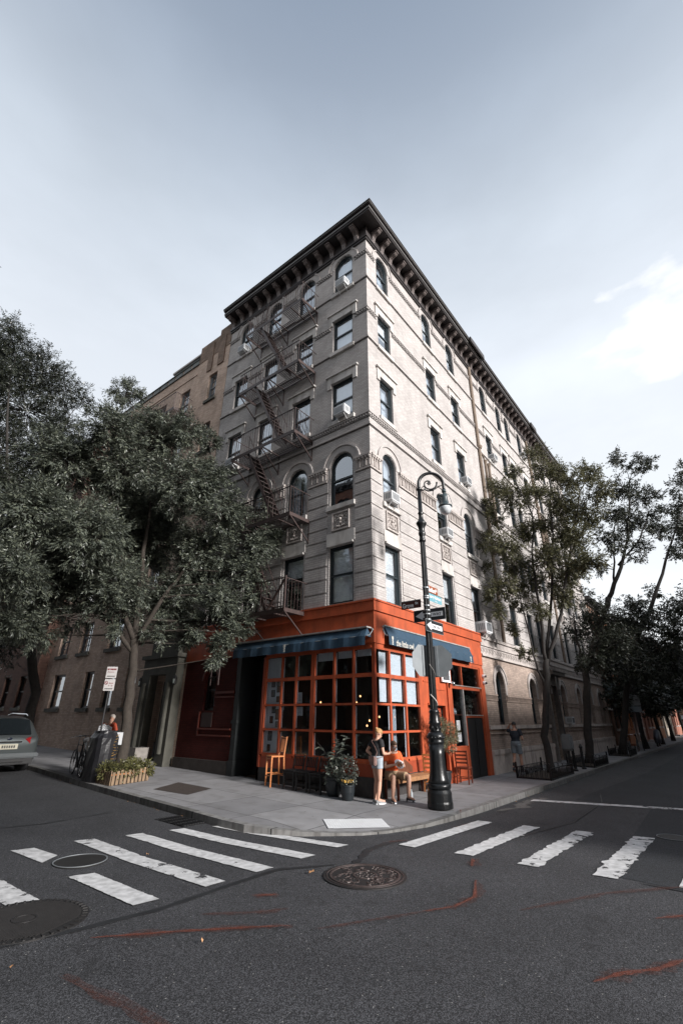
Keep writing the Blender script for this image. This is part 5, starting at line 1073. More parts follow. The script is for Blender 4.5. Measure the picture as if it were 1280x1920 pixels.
tree('second right hand street tree with one bare leaning limb against the sky', tb4, [([tb4, lp4(1100, 1360), lp4(1098, 1260), lp4(1125, 1170), lp4(1140, 1120)], .19, .13), ([lp4(1140, 1125), lp4(1163, 1065), lp4(1176, 1010), lp4(1180, 900)], .12, .03), ([lp4(1150, 1095), lp4(1150, 1040), lp4(1150, 960)], .06, .02), ([lp4(1160, 1060), lp4(1200, 1010), lp4(1215, 960)], .06, .02), ([lp4(1098, 1270), lp4(1080, 1200), lp4(1075, 1150)], .08, .03)], bl, 24, LEAFD, BARKD, cpb=62, n=6, length=.12, width=.05, twigs=14, group='street trees right', droop=.5, stem=.2)
tb5 = (22.5, -1.6, 0); h5 = hd(tb5)
def lp5(px, py, o=0): return at(px, py, h5, o)
bl = blobs_px([(1275, 915, 26), (1262, 950, 22), (1278, 980, 30), (1270, 1035, 22), (1285, 880, 20), (1265, 1135, 26), (1240, 1160, 32), (1205, 1170, 34), (1240, 1210, 40), (1190, 1215, 38), (1270, 1190, 30), (1170, 1255, 34), (1215, 1250, 36), (1255, 1245, 32), (1300, 1000, 50), (1300, 1130, 50), (1190, 1130, 22, None, .7), (1225, 1110, 16)], h5, 2.0, 11)
tree('third right hand street tree darkening the pavement by the sign backs', tb5, [([tb5, lp5(1172, 1330), lp5(1180, 1230), lp5(1215, 1150)], .2, .13), ([lp5(1215, 1155), lp5(1250, 1050), lp5(1280, 950)], .13, .03), ([lp5(1180, 1240), lp5(1230, 1220), lp5(1270, 1180)], .08, .03)], bl, 25, LEAFD, BARKD, cpb=60, n=5, length=.16, width=.07, twigs=8.5, group='street trees right', droop=.5)
for i, (x, y, hh, lab) in enumerate([(-12.9, 3.5, 12, 'added shade tree across the left street, nearest the junction'), (-12.9, 11.5, 13, 'added shade tree across the left street, middle one'), (-13.2, 20, 13, 'added shade tree across the left street, farthest up'), (18, -10.9, 7.5, 'added shade tree across the side street, second from the junction'), (27, -11, 9.5, 'added shade tree across the side street, third from the junction')]):  # trees added to cut the sky light on both streets
    r = random.Random(140+i); b = Vector((x, y, Gz(y))); bb = []
    for k in range(20): 
        a = r.uniform(0, 6.28); q = r.uniform(.3, 2.3); bb.append(((x+q*cos(a), y+q*sin(a)*1.6, hh*r.uniform(.36, .94)), r.uniform(1.0, 1.6)))
    tree(lab, tuple(b), [([b, b+Vector((.1, .1, hh*.4)), b+Vector((.3, -.2, hh*.7))], .2, .09)], bb, 150+i, LEAFB, BARKD, cpb=40, n=4, length=.24, width=.11, twigs=6, group='added shade trees across the junction')
tA, bl = TREE_BACK; A0 = Vector(tA)
tree('unseen big spreading tree added behind the photographer to shade the left street', tA, [([A0, A0+Vector((.3, 0, 3)), A0+Vector((1, 0, 6))], .3, .2), ([A0+Vector((1, 0, 6)), A0+Vector((4, .3, 8.5)), A0+Vector((6.5, 0, 10))], .18, .06), ([A0+Vector((.9, 0, 5.8)), A0+Vector((.8, -1.5, 8)), A0+Vector((1.5, -1.5, 11))], .16, .05)], bl, 60, LEAFB, BARKD, cpb=26, n=4, length=.26, width=.12, twigs=5, group='added shade trees across the junction')
for i, (x, y, hh, lab) in enumerate([(31, -1.7, 8.5, 'fourth right hand street tree, dark round crown over the signs'), (40, -1.7, 9, 'fifth right hand street tree before the orange brick house'), (50, -1.6, 9.5, 'sixth right hand street tree, small in the distance'), (62, -1.7, 10, 'seventh right hand street tree, near the road bend'), (76, -2.5, 11, 'farthest tree closing the view down the road'), (70, -10.5, 11, 'distant tree on the opposite kerb of the side street')]):
    r = random.Random(40+i); b = Vector((x, y, 0)); bb = []
    for k in range(18): 
        a = r.uniform(0, 6.28); q = r.uniform(.3, 3.2); bb.append(((x+q*cos(a), y+q*sin(a), hh*r.uniform(.36, .92)), r.uniform(.9, 1.6)))
    tree(lab, tuple(b), [([b, b+Vector((.1, .1, hh*.4)), b+Vector((.3, -.2, hh*.7))], .17, .08)], bb, 50+i, LEAFD, BARKD, cpb=50, n=4, length=.24, width=.11, twigs=8, group='street trees right')

# ------------------------------------------------------------------ street lamp and signs
LP = (0.0, -1.7)
lamp = empty('street_lamp', (LP[0], LP[1], 0), 'ornate black cast iron street lamp with crook arm standing at the kerb corner', 'street lamp')
mb = MB()
mb.lathe([(.285, 0), (.285, .10), (.275, .13), (.27, .30), (.255, .33), (.24, .36)], n=32); mb.build('plinth', BLACK, lamp, smooth=False, bevel=.004)
mb = MB(); mb.lathe([(.24, .36), (.262, .40), (.265, .44), (.245, .48)], n=36, flute=.02); mb.lathe([(.245, .48), (.215, .56), (.19, .68), (.178, .85), (.172, 1.05), (.17, 1.27)], n=32); mb.build('base_shaft', BLACK, lamp, smooth=True)
mb = MB(); mb.lathe([(.17, 1.27), (.185, 1.30), (.185, 1.34), (.17, 1.36), (.20, 1.40), (.205, 1.44), (.17, 1.5), (.13, 1.53)], n=32); mb.lathe([(.135, 1.53), (.125, 1.56), (.125, 1.68), (.14, 1.70), (.14, 1.74), (.115, 1.78), (.12, 1.86), (.105, 1.92), (.118, 1.95), (.118, 1.98), (.095, 2.02)], n=32)
for k in range(16):
    a = 2*pi*k/16; mb.sphere((.19*cos(a), .19*sin(a), 1.41), .028, 6)
for k in range(8):
    a = 2*pi*k/8; mb.tube([(.125*cos(a), .125*sin(a), 1.57), (.135*cos(a), .135*sin(a), 1.62), (.12*cos(a), .12*sin(a), 1.67)], [.012, .02, .008], 6)
mb.build('collar', BLACK, lamp, smooth=True)
mb = MB(); mb.lathe([(.088, 2.0), (.086, 3.0), (.080, 4.0), (.072, 5.3), (.068, 6.3)], n=24, flute=.06); mb.build('shaft', BLACK, lamp)
mb = MB(); mb.lathe([(.07, 6.28), (.095, 6.32), (.08, 6.38), (.075, 6.45), (.10, 6.52), (.10, 6.56), (.085, 6.60), (.09, 6.72), (.14, 6.82), (.15, 6.86), (.10, 6.92), (.065, 7.0), (.06, 7.12), (.085, 7.16), (.06, 7.2), (.055, 7.9)], n=22); mb.lathe([(.055, 7.88), (.075, 7.9), (.075, 7.95), (.055, 7.98)], n=18); mb.build('capital', BLACK, lamp, smooth=True)
CD = Vector((.618, -.786, 0)); OR_ = Vector((0, 0, 0))
def cp(u, z): return (CD.x*u, CD.y*u, z)
mb = MB(); R0 = .36
mb.tube([cp(0, 7.9), cp(0, 8.0)]+[cp(.36-R0*cos(t), 8.1+R0*1.02*sin(t)) for t in [i*pi/14 for i in range(15)]]+[cp(.72, 8.0), cp(.72, 7.86)], [.05]*8+[.045]*11, 12)
mb.sphere(cp(.36, 8.50), .05, 8); mb.build('crook_arm', BLACK, lamp, smooth=True)
mb = MB()
mb.tube([cp(.30+(.24-.015*i*.9)*cos(.2-i*.42), 8.12+(.24-.0145*i*.9)*sin(.2-i*.42)) for i in range(17)][::1], [.028-.0009*i for i in range(17)], 8)
mb.tube([cp(.02, 7.98), cp(.10, 7.90), cp(.17, 7.93), cp(.18, 8.01), cp(.12, 8.03), cp(.10, 7.98)], [.02, .026, .024, .02, .016, .012], 8)
mb.tube([cp(.15, 7.93), cp(.26, 7.88), cp(.40, 7.90), cp(.52, 7.98)], [.02, .024, .022, .014], 8); mb.tube([cp(.52, 8.0), cp(.60, 8.04), cp(.69, 8.08)], [.014, .02, .012], 6)
for k in range(6):
    a = k*pi/3; mb.tube([cp(.30, 8.13), cp(.30+.07*cos(a), 8.13+.07*sin(a))], [.03, .008], 6)
mb.build('scroll', BLACK, lamp, smooth=True)
mb = MB(); mb.lathe([(.03, .62), (.045, .60), (.035, .56), (.05, .52), (.085, .50), (.09, .40), (.095, .30), (.11, .22), (.15, .17), (.19, .15), (.20, .12), (.17, .10)], n=24, c=(CD.x*.72, CD.y*.72, 7.26)); mb.tube([cp(.72, 7.84), cp(.72, 7.92)], .065, 14); mb.tube([cp(.60, 7.75), cp(.66, 7.72)], .05, 10)
mb.tube([cp(.73, 7.85), cp(.86, 7.75), cp(.92, 7.5), cp(.90, 7.38)], .008, 5)
lh = mb.build('lamp_head', mat('green_black_iron', (.035, .05, .055), .35, var=.4, vscale=8), lamp, smooth=True)
M = mat('prismatic_glass', (.55, .58, .6), .12, spec=.8, var=.25, vscale=12, bump=.5, bscale=30); mb = MB(); mb.lathe([(.165, .11), (.17, .05), (.155, -.02), (.12, -.08), (.06, -.12), (.001, -.13)], n=20, c=(CD.x*.72, CD.y*.72, 7.26)); mb.build('globe', M, lh, smooth=True)
mb = MB()
for z in (4.98, 4.75, 4.70, 4.50, 4.38, 4.28, 4.14, 3.95): mb.tube([(0, 0, z), (0, 0, z+.028)], .088, 14); mb.bar((-.12, -.02, z+.014), (.12, -.02, z+.014), .02)
mb.build('clamp_bands', GALV, lamp)
PL = [(0, -.10, 2.6), (-.09, -.03, 2.4), (-.05, .07, 2.3)]
mb = MB(); mb.tube([(.092*cos(t), .092*sin(t), 3.5-t*.14) for t in [3.2+i*.35 for i in range(9)]], .006, 4); mb.tube([(.095*cos(t), .095*sin(t), 2.65-t*.1) for t in [3.0+i*.35 for i in range(8)]], .012, 5); mb.build('peeling_tape', mat('tape_remains', (.45, .42, .4), .7, var=.5, vscale=30), lamp)
# signs
def signplate(name, label, origin, X, w, h, m_, cat='street sign', th=.006, border=None, group=None, edge=GALV, radius=.02):
    "origin = plate centre; X = reading direction; faces X x Z"
    e_ = empty(name, origin, label, cat, group); X = Vector(X).normalized(); Z = Vector((0, 0, 1)); N = X.cross(Z)
    def fn(u, z, d): return tuple(X*u+Z*z+N*d)
    def rr_(w, h, r):
        p = []
        for cx, cz, a0 in ((w/2-r, h/2-r, 0), (-w/2+r, h/2-r, pi/2), (-w/2+r, -h/2+r, pi), (w/2-r, -h/2+r, 3*pi/2)):
            for i in range(4): a = a0+pi/2*i/3; p.append((cx+r*cos(a), cz+r*sin(a)))
        return p
    mb = MB(); mb.prism(rr_(w, h, radius), fn, -th, 0); mb.build('plate', edge if border else m_, e_)
    if border: mb = MB(); mb.prism(rr_(w-border*2, h-border*2, radius*.7), fn, 0.0005, .0015); mb.build('face', m_, e_)
    return e_, fn, X, Z
s1, fn, X, Z = signplate('street_name_sign', 'brown Grove St name plate pointing left from the lamp post', (0, -1.23, 4.60), (0, -1, 0), .60, .20, SIGNBR)
lettering('Grove', .2, fn(-.09, -.01, .003), X, Z, WHITE, s1, width=.34, height=.125, bold=.004); lettering('St', .1, fn(.17, .03, .003), X, Z, WHITE, s1, width=.09, height=.07, bold=.003)
mb = MB(); mb.prism([(-.3, .10), (.3, .10), (.3, .12), (-.3, .12)], fn, -.008, .006); mb.build('rail', GALV, s1)
s2, fn, X, Z = signplate('street_name_sign', 'rust brown Bedford St name plate, topmost sign on the lamp post', (.36, -1.72, 5.0), (1, 0, 0), .56, .19, SIGNOR)
lettering('Bedford', .2, fn(-.055, -.01, .003), X, Z, WHITE, s2, width=.38, height=.125, bold=.004); lettering('St', .1, fn(.20, .02, .003), X, Z, WHITE, s2, width=.075, height=.07, bold=.003)
s3, fn, X, Z = signplate('street_name_sign', 'teal blue name plate between the top brown sign and the one way signs', (.46, -1.72, 4.78), (1, 0, 0), .76, .21, SIGNBL)
lettering('Larry Selman', .2, fn(.0, .02, .003), X, Z, WHITE, s3, width=.64, height=.11, bold=.004); lettering('Way', .06, fn(.05, -.07, .003), X, Z, WHITE, s3, width=.12, height=.045)
def oneway(e_, fn, X, Z, w, h):
    mb = MB(); hw, hh = w/2, h/2
    mb.prism([(-hw*.90, 0), (-hw*.42, hh*.78), (-hw*.42, hh*.42), (hw*.86, hh*.42), (hw*.86, -hh*.42), (-hw*.42, -hh*.42), (-hw*.42, -hh*.78)], fn, .0016, .003); mb.build('arrow', WHITE, e_)
    lettering('ONE WAY', .2, fn(hw*.22, 0, .0035), X, Z, SIGNBK, e_, width=hw*1.12, height=hh*.52, bold=.004)
s4, fn, X, Z = signplate('one_way_sign', 'large ONE WAY arrow sign behind the lamp post, partly hidden by it', (.08, -1.71, 4.29), (0, -1, 0), .92, .31, SIGNBK, border=.012); oneway(s4, fn, X, Z, .90, .29)
s5, fn, X, Z = signplate('one_way_sign', 'smaller ONE WAY arrow sign in front of the lamp post, below the large one', (.17, -1.80, 3.98), (1, 0, 0), .94, .31, SIGNBK, border=.012); oneway(s5, fn, X, Z, .92, .29)
def octagon(label, org, X):
    e_ = empty('stop_sign', org, label, 'stop sign', 'backs of stop signs on the lamp post'); X = Vector(X).normalized(); N = X.cross(Vector((0, 0, 1))); r = .41
    fn = lambda u, z, d: tuple(X*u+Vector((0, 0, z))+N*d)
    mb = MB(); mb.prism([(r*cos(pi/8+k*pi/4), r*sin(pi/8+k*pi/4)) for k in range(8)], fn, -.004, 0); mb.build('plate', GALV, e_)
    mb = MB(); mb.prism([(r*.99*cos(pi/8+k*pi/4), r*.99*sin(pi/8+k*pi/4)) for k in range(8)], fn, -.007, -.0045); mb.build('face', mat('red_sign_face', (.35, .01, .01), .5), e_)
    mb = MB(); mb.prism([(-.03, -.36), (.03, -.36), (.03, .36), (-.03, .36)], fn, .0005, .02); mb.build('stiffener', GALV, e_); return e_
octagon('grey octagonal sign back on the left side of the lamp post', (-.10, -1.55, 3.14), (1, -.25, 0)); octagon('grey octagonal sign back on the right side of the lamp post', (.14, -1.80, 3.13), (.25, -1, 0))
pk = empty('parking_sign_pole', (-3.45, 7.35, Gz(7.3)), 'white and red parking sign on a thin pole beside the left tree', 'parking sign'); mb = MB(); mb.tube([(0, 0, 0), (0, 0, 3.05)], .025, 8); mb.build('pole', BLACKM, pk)
for z, t1, t2 in ((2.86, 'NO PARKING', 'Anytime'), (2.50, '', 'Mon-Fri')):
    X = Vector((.62, -.785, 0)); fn = lambda u, z_, d, z0=z: tuple(X*u+Vector((0, 0, z0+z_))+X.cross(Vector((0, 0, 1)))*(d+.03))
    mb = MB(); mb.prism([(-.16, -.165), (.16, -.165), (.16, .165), (-.16, .165)], fn, 0, .005); p = mb.build('plate', mat('pale_sign_face', (.55, .53, .52), .6), pk); RED = mat('dull_red_print', (.22, .02, .025), .6)
    if t1: lettering(t1, .1, fn(0, .09, .007), X, (0, 0, 1), RED, p, width=.27, height=.05, bold=.004); lettering(t2, .1, fn(-.02, .01, .007), X, (0, 0, 1), RED, p, width=.2, height=.045)
    else:
        mb = MB(); mb.tube([fn(-.10+.045*cos(a), .06+.045*sin(a), .007) for a in [i*pi/8 for i in range(17)]], .008, 4); mb.bar(fn(-.13, .09, .007), fn(-.07, .03, .007), .01); mb.build('symbol', RED, p); lettering(t2, .1, fn(.05, .05, .007), X, (0, 0, 1), RED, p, width=.12, height=.04); lettering('9 - 10', .1, fn(.04, -.02, .007), X, (0, 0, 1), RED, p, width=.12, height=.04)
    mb = MB(); mb.prism([(-.12, -.12), (.12, -.12), (.12, -.10), (-.12, -.10)], fn, .005, .008); mb.build('bar', SIGNBK, p)

# ------------------------------------------------------------------ seats, pots, plants on the pavement
def slat_chair(name, label, loc, rz, sh=.46, bh=.92, m_=WOOD, vertical=False, cat='chair', group=None, seat=None, w=.42):
    e_ = empty(name, loc, label, cat, group, rz); h = w/2; mb = MB(); mb.box(-h, h, -.2, .2, sh-.035, sh); mb.build('seat', seat or m_, e_, bevel=.006)
    for sx in (-1, 1):
        mb = MB(); mb.bar((sx*(h-.03), -.18, 0), (sx*(h-.03), -.175, sh-.03), .036); mb.build('leg', m_, e_); mb = MB(); mb.bar((sx*(h-.03), .22, 0), (sx*(h-.03), .18, sh), .036); mb.bar((sx*(h-.03), .18, sh), (sx*(h-.03), .25, bh), .034); mb.build('leg', m_, e_)
    mb = MB(); zl = sh*.35
    for sx in (-1, 1): mb.bar((sx*(h-.03), -.17, zl+.05), (sx*(h-.03), .2, zl+.05), .022)
    mb.bar((-h+.03, -.178, zl), (h-.03, -.178, zl), .022); mb.bar((-h+.03, .2, zl), (h-.03, .2, zl), .022); mb.bar((-h+.03, -.17, sh-.08), (h-.03, -.17, sh-.08), .05, .02); mb.build('stretcher', m_, e_)
    mb = MB(); t = lambda z: .18+(z-sh)/(bh-sh)*.07
    if vertical:
        mb.bar((-h+.03, t(bh-.03), bh-.03), (h-.03, t(bh-.03), bh-.03), .06, .022); mb.bar((-h+.03, t(sh+.08), sh+.08), (h-.03, t(sh+.08), sh+.08), .03, .02)
        for k in range(5): x = -h+.09+k*(w-.18)/4; mb.bar((x, t(sh+.09), sh+.09), (x, t(bh-.05), bh-.05), .028, .012)
    else:
        for k in range(4): z = sh+.12+k*(bh-sh-.15)/3; mb.bar((-h+.03, t(z), z), (h-.03, t(z), z), .016, .05, up=(0, 0, 1))
    mb.build('backrest', m_, e_); return e_
BW = mat('bright_varnished_wood', (.42, .14, .035), .35, var=.25, vscale=12)
slat_chair('bar_chair', 'tall wooden bar chair with slatted back before the left shop window', (-.42, 3.15, Gz(3.1)), radians(-112), sh=.76, bh=1.24, m_=BW, vertical=True, cat='bar chair')
slat_chair('ladder_back_chair', 'dark red wooden ladder back chair under the menu window', (4.35, -.30, 0), radians(100), m_=DWOOD, seat=DWOOD, cat='chair')
slat_chair('ladder_back_chair', 'orange brown ladder back chair just left of the lamp post', (2.25, -.33, 0), radians(105), m_=WOOD, cat='chair')
for i, (y, lab) in enumerate([(2.45, 'black low chair next to the wooden bar chair'), (1.98, 'black low chair in the middle of the row at the window'), (1.50, 'black low chair nearest the tall potted plant')]):
    slat_chair('black_chair', lab, (-.40, y, Gz(y)), radians(-90), sh=.47, bh=.80, m_=BLACKM, cat='chair', group='black chairs under the left window', vertical=True)
e_ = empty('bench', (1.15, -.27, 0), 'long wooden bench with curved red brown back behind the seated man', 'bench')
mb = MB()
for k in range(4): mb.box(-1.0, .95, -.25+k*.11, -.16+k*.11, .42, .455)
mb.box(-1.0, .95, -.262, -.251, .36, .45); mb.build('seat', mat('bench_wood', (.26, .13, .06), .55, var=.3, vscale=8), e_)
mb = MB(); n = 12; P = []
for i in range(n+1): u = -.95+1.35*i/n; P.append((u, .80+.04*sin(i/n*3)-.18*max(0, i/n-.7)/.3))
for (u, z), (u2, z2) in zip(P, P[1:]): mb.prism([(u, .50), (u2, .50), (u2, z2), (u, z)], lambda a, b, d: (a, d+.16+.05*(b-.5), b), -.02, .02)
mb.build('backrest', mat('bench_red_wood', (.11, .04, .022), .4, var=.25, vscale=6), e_)
for x, y in ((-.92, -.2), (-.92, .15), (.88, -.2), (.88, .15)): mb = MB(); mb.bar((x, y, 0), (x, y, .42), .05); mb.build('leg', DWOOD, e_)
def pot(loc, r, h, label, m_): 
    e_ = empty('plant_pot', loc, label, 'plant pot'); mb = MB(); mb.lathe([(r*.66, 0), (r*.8, h*.15), (r*.97, h*.55), (r, h*.85), (r*1.06, h*.88), (r*1.06, h), (r*.92, h), (r*.9, h*.86), (.001, h*.86)], n=22); mb.build('container', m_, e_, smooth=False); return e_
POTM = mat('dark_glazed_pot', (.015, .019, .022), .35, var=.2)
def bigleaf(parent, z0, stems, m_, seed, L=.2, W=.085, dens=9, spread=.3):
    r = random.Random(seed); mb = MB(); st = MB()
    for k in range(stems):
        a = r.uniform(0, 6.28); lean = r.uniform(.05, spread); H = r.uniform(.55, 1.0); P = [Vector((lean*cos(a)*t*t+.02*cos(a), lean*sin(a)*t*t+.02*sin(a), z0+H*t)) for t in (0, .25, .5, .75, 1)]; st.tube(P, [.012, .01, .008, .006, .004], 5)
        for j in range(dens):
            t = r.uniform(.3, 1.0); p = P[int(t*3.99)].lerp(P[min(4, int(t*3.99)+1)], (t*4) % 1); b = r.uniform(0, 6.28); d = Vector((cos(b), sin(b), r.uniform(-.1, .9))).normalized(); s_ = d.cross(Vector((0, 0, 1))).normalized(); up = s_.cross(d); l = L*r.uniform(.6, 1.1); w = W*r.uniform(.7, 1.1)/2; q = [p, p+d*l*.3+s_*w*.8+up*.015, p+d*l*.62+s_*w-up*.0, p+d*l-up*l*.25, p+d*l*.62-s_*w, p+d*l*.3-s_*w*.8+up*.015, p+d*l*.5+up*-.02]
            mb.add(q, [(0, 1, 6), (1, 2, 6), (2, 3, 6), (3, 4, 6), (4, 5, 6), (5, 0, 6)])
    mb.build('leaves', m_, parent, fix=False); st.build('stems', BARKD, parent, fix=False)
def bushy(parent, c, R, N, seed, m_, length=.05, width=.022, n=5, stem=.06, name='leaves', hz=1.0, droop=.2):
    rng = np.random.default_rng(seed); d = norm(rng.normal(0, 1, (N, 3))); q = np.array(c)+d*np.array([1, 1, hz])*R*rng.uniform(.2, 1, (N, 1))**.5; return leaf_object(name, q, d, rng, n, length, width, m_, parent, droop=droop, stem=stem)
GL = leaf_mat('glossy_dark_leaf', (.13, .15, .13), .1, .3, .8)
p1 = pot((-.42, 1.02, Gz(1)), .22, .42, 'dark pot of the tall big leaved plant by the left window', POTM)
e_ = empty('potted_shrub', (-.42, 1.02, Gz(1)+.36), 'tall shrub with big glossy leaves in front of the left window', 'plant'); bigleaf(e_, 0, 9, GL, 5, L=.24, W=.10, dens=11, spread=.45); bushy(e_, (0, 0, .15), .26, 160, 8, GL, .07, .045, 4, .05, name='lower_leaves')
e_ = empty('potted_shrub', (-.40, .66, Gz(1)+.30), 'low bushy shrub with small white blossoms beside the standing woman', 'plant'); bushy(e_, (0, 0, .28), .30, 420, 9, GL, .05, .02, 5, .05, hz=1.1); mb = MB(); r = random.Random(2)
for k in range(12): a, b = r.uniform(0, 6.28), r.uniform(-.2, 1.2); mb.sphere((.29*cos(a)*cos(b), .29*sin(a)*cos(b), .28+.29*sin(b)), .017, 6)
mb.build('blossoms', mat('white_petal', (.6, .6, .55), .7), e_)
mb = MB(); mb.tube([(0, 0, -.25), (0, 0, .15)], .02, 6); mb.build('stem', BARKD, e_)
p2 = pot((-.62, .42, 0), .17, .34, 'small round dark pot with yellow flowers at the woman\'s feet', POTM)
e_ = empty('yellow_flowers', (-.62, .42, .31), 'clump of yellow flowers filling the small dark pot', 'flowers'); bushy(e_, (0, 0, .02), .13, 120, 4, GL, .035, .02, 4, .03); mb = MB()
for k in range(60): a, q = r.uniform(0, 6.28), .15*sqrt(r.random()); mb.sphere((q*cos(a), q*sin(a), .10+r.uniform(-.02, .03)), .013, 5)
mb.build('petals', mat('yellow_petal', (.55, .32, .06), .7, var=.3, vscale=40), e_)
pot((2.95, -.32, 0), .22, .45, 'dark pot hidden behind the lamp post base', POTM)
e_ = empty('olive_shrub', (2.95, -.32, .4), 'pale loose olive shrub spreading behind the lamp post', 'plant'); SAGE = leaf_mat('sage_leaves', (.13, .13, .08), .2, .5)
mb = MB()
for k in range(9): a = k*.7; mb.tube([(0, 0, 0), (.03*cos(a), .03*sin(a), .5), (.28*cos(a), .12*sin(a)-.1, .95), (.5*cos(a), .2*sin(a)-.1, 1.25)], [.02, .016, .009, .004], 5)
mb.build('stems', BARK, e_)
for k, (x, y, z, rr_) in enumerate([(0, -.1, 1.05, .34), (-.42, -.15, 1.25, .22), (.42, -.1, 1.05, .26), (-.3, -.1, .85, .24), (.3, -.1, .7, .2), (-.55, -.15, 1.45, .12), (.62, -.1, .9, .12)]): bushy(e_, (x, y, z), rr_, int(2600*rr_*rr_)+60, 30+k, SAGE, .05, .014, 6, .07, droop=.1)
mb = MB(); mb.lathe([(.03, 0), (.034, .02), (.034, .16), (.014, .21), (.014, .24), (.001, .24)], n=12); o = mb.build('water_bottle', mat('clear_plastic', (.35, .38, .4), .1, spec=.8), loc=(.42, -.72, 0), smooth=True); tag(o, 'clear water bottle on the pavement between the seated man\'s feet', 'bottle')
e_ = empty('window_plant', (6.2, .3, 1.96), 'small leafy potted plant on the shelf behind the right window', 'plant'); bushy(e_, (0, 0, .38), .24, 260, 77, GL, .06, .03, 4, .05); mb = MB(); mb.lathe([(.06, 0), (.08, .14), (.001, .14)], n=12); mb.build('container', PWOOD, e_)

# planter round the left tree
PL = empty('tree_planter', (-3.0, 6.5, Gz(6.5)), 'low picket edged planter around the foot of the left tree', 'planter'); c4 = [(-.68, -.66), (.62, -.30), (.62, .9), (-.62, .9)]
mb = MB()
for a, b in zip(c4, c4[1:]+c4[:1]):
    a = Vector((*a, 0)); b = Vector((*b, 0)); n = int((b-a).length/.13); d = (b-a)/n
    for i in range(n): mb.bar(a+d*(i+.5), a+d*(i+.5)+Vector((0, 0, .30+.02*(i % 3))), .085, .02, up=(d.y, -d.x, 0))
mb.build('picket', PWOOD, PL)
mb = MB()
for a, b in zip(c4, c4[1:]+c4[:1]): mb.bar((a[0]*.97, a[1]*.97, .24), (b[0]*.97, b[1]*.97, .24), .03)
mb.build('rail', WOOD, PL); mb = MB(); mb.prism([(x*.95, y*.95) for x, y in c4], lambda u, z, d: (u, z, d), .0, .16); mb.build('soil', mat('soil', (.03, .022, .016), .95, var=.4, vscale=20), PL)
e_ = empty('ground_plants', (-3.0, 6.5, Gz(6.5)+.16), 'leafy ground plants with yellow green tips filling the left planter', 'plants'); 
for k, (x, y, rr_) in enumerate([(-.4, -.4, .22), (0, -.3, .24), (.35, -.1, .22), (.45, .4, .24), (-.4, .3, .25), (.1, .65, .25), (-.55, -.1, .18), (.6, -.2, .16)]): bushy(e_, (x, y, .14), rr_, 130, 60+k, leaf_mat('planter_leaves', (.09, .09, .035), .2, .5) if 'planter_leaves' not in bpy.data.materials else bpy.data.materials['planter_leaves'], .08, .028, 5, .08)
# wrought tree guards on the right pavement
def tree_guard(label, x0, x1, y0, y1, h=.34):
    e_ = empty('tree_guard', ((x0+x1)/2, (y0+y1)/2, 0), label, 'tree guard', 'iron tree guards on the right pavement'); cx, cy = (x0+x1)/2, (y0+y1)/2; mb = MB(); 
    for a, b in (((x0, y0), (x1, y0)), ((x1, y0), (x1, y1)), ((x1, y1), (x0, y1)), ((x0, y1), (x0, y0))):
        a = Vector((a[0]-cx, a[1]-cy, 0)); b = Vector((b[0]-cx, b[1]-cy, 0)); mb.bar(a+Vector((0, 0, .03)), b+Vector((0, 0, .03)), .03); n = max(3, int((b-a).length/.14)); d = (b-a)/n
        for i in range(n):
            p = a+d*i; mb.tube([p, p+Vector((0, 0, h*.7)), p+d*.3+Vector((0, 0, h)), p+d*1.0+Vector((0, 0, h)), p+d*1.3+Vector((0, 0, h*.7)), p+d*1.3], .011, 4)
    mb.build('hoops', BLACK, e_); mb = MB()
    for x, y in ((x0, y0), (x1, y0), (x1, y1), (x0, y1)): mb.bar((x-cx, y-cy, 0), (x-cx, y-cy, h+.15), .05)
    mb.build('posts', BLACK, e_); mb = MB(); mb.box(x0-cx+.03, x1-cx-.03, y0-cy+.03, y1-cy-.03, 0, .05); mb.build('soil', MATS['soil'], e_)
    return e_
tree_guard('hooped iron guard around the slender right tree near the walking man', 6.95, 9.7, -2.1, -1.0); tree_guard('iron guard around the second right tree', 12.9, 15.6, -2.15, -1.1); tree_guard('far iron guard around the third right tree', 21.5, 23.6, -2.15, -1.1)
e_ = empty('parking_meter', (9.95, -2.0, 0), 'grey rounded parking meter box on a dark post by the slender tree', 'parking meter'); mb = MB(); mb.tube([(0, 0, 0), (0, 0, .9)], .045, 10); mb.build('post', BLACKM, e_); mb = MB(); mb.box(-.16, .16, -.19, .19, .75, 1.32); mb.build('box', mat('grey_blue_box', (.12, .135, .14), .45, var=.15), e_, bevel=.06); mb = MB(); mb.tube([(0, .03, 1.3), (0, .03, 3.4)], .025, 8); mb.build('tall_pole', BLACKM, e_)
for i, (x, y, lab) in enumerate([(10.9, -1.9, 'leaning black iron bollard right behind the parking meter'), (12.0, -1.95, 'black iron bollard between the two right tree guards')]):
    e_ = empty('bollard', (x, y, 0), lab, 'bollard', 'black bollards on the right pavement'); mb = MB(); mb.lathe([(.09, 0), (.09, .05), (.06, .08), (.055, .75), (.075, .78), (.075, .82), (.05, .88), (.001, .92)], n=12); mb.build('post', BLACK, e_); mb = MB(); mb.tube([(0, 0, .6), (0, 0, .63)], .068, 12); mb.build('ring', BLACKM, e_)
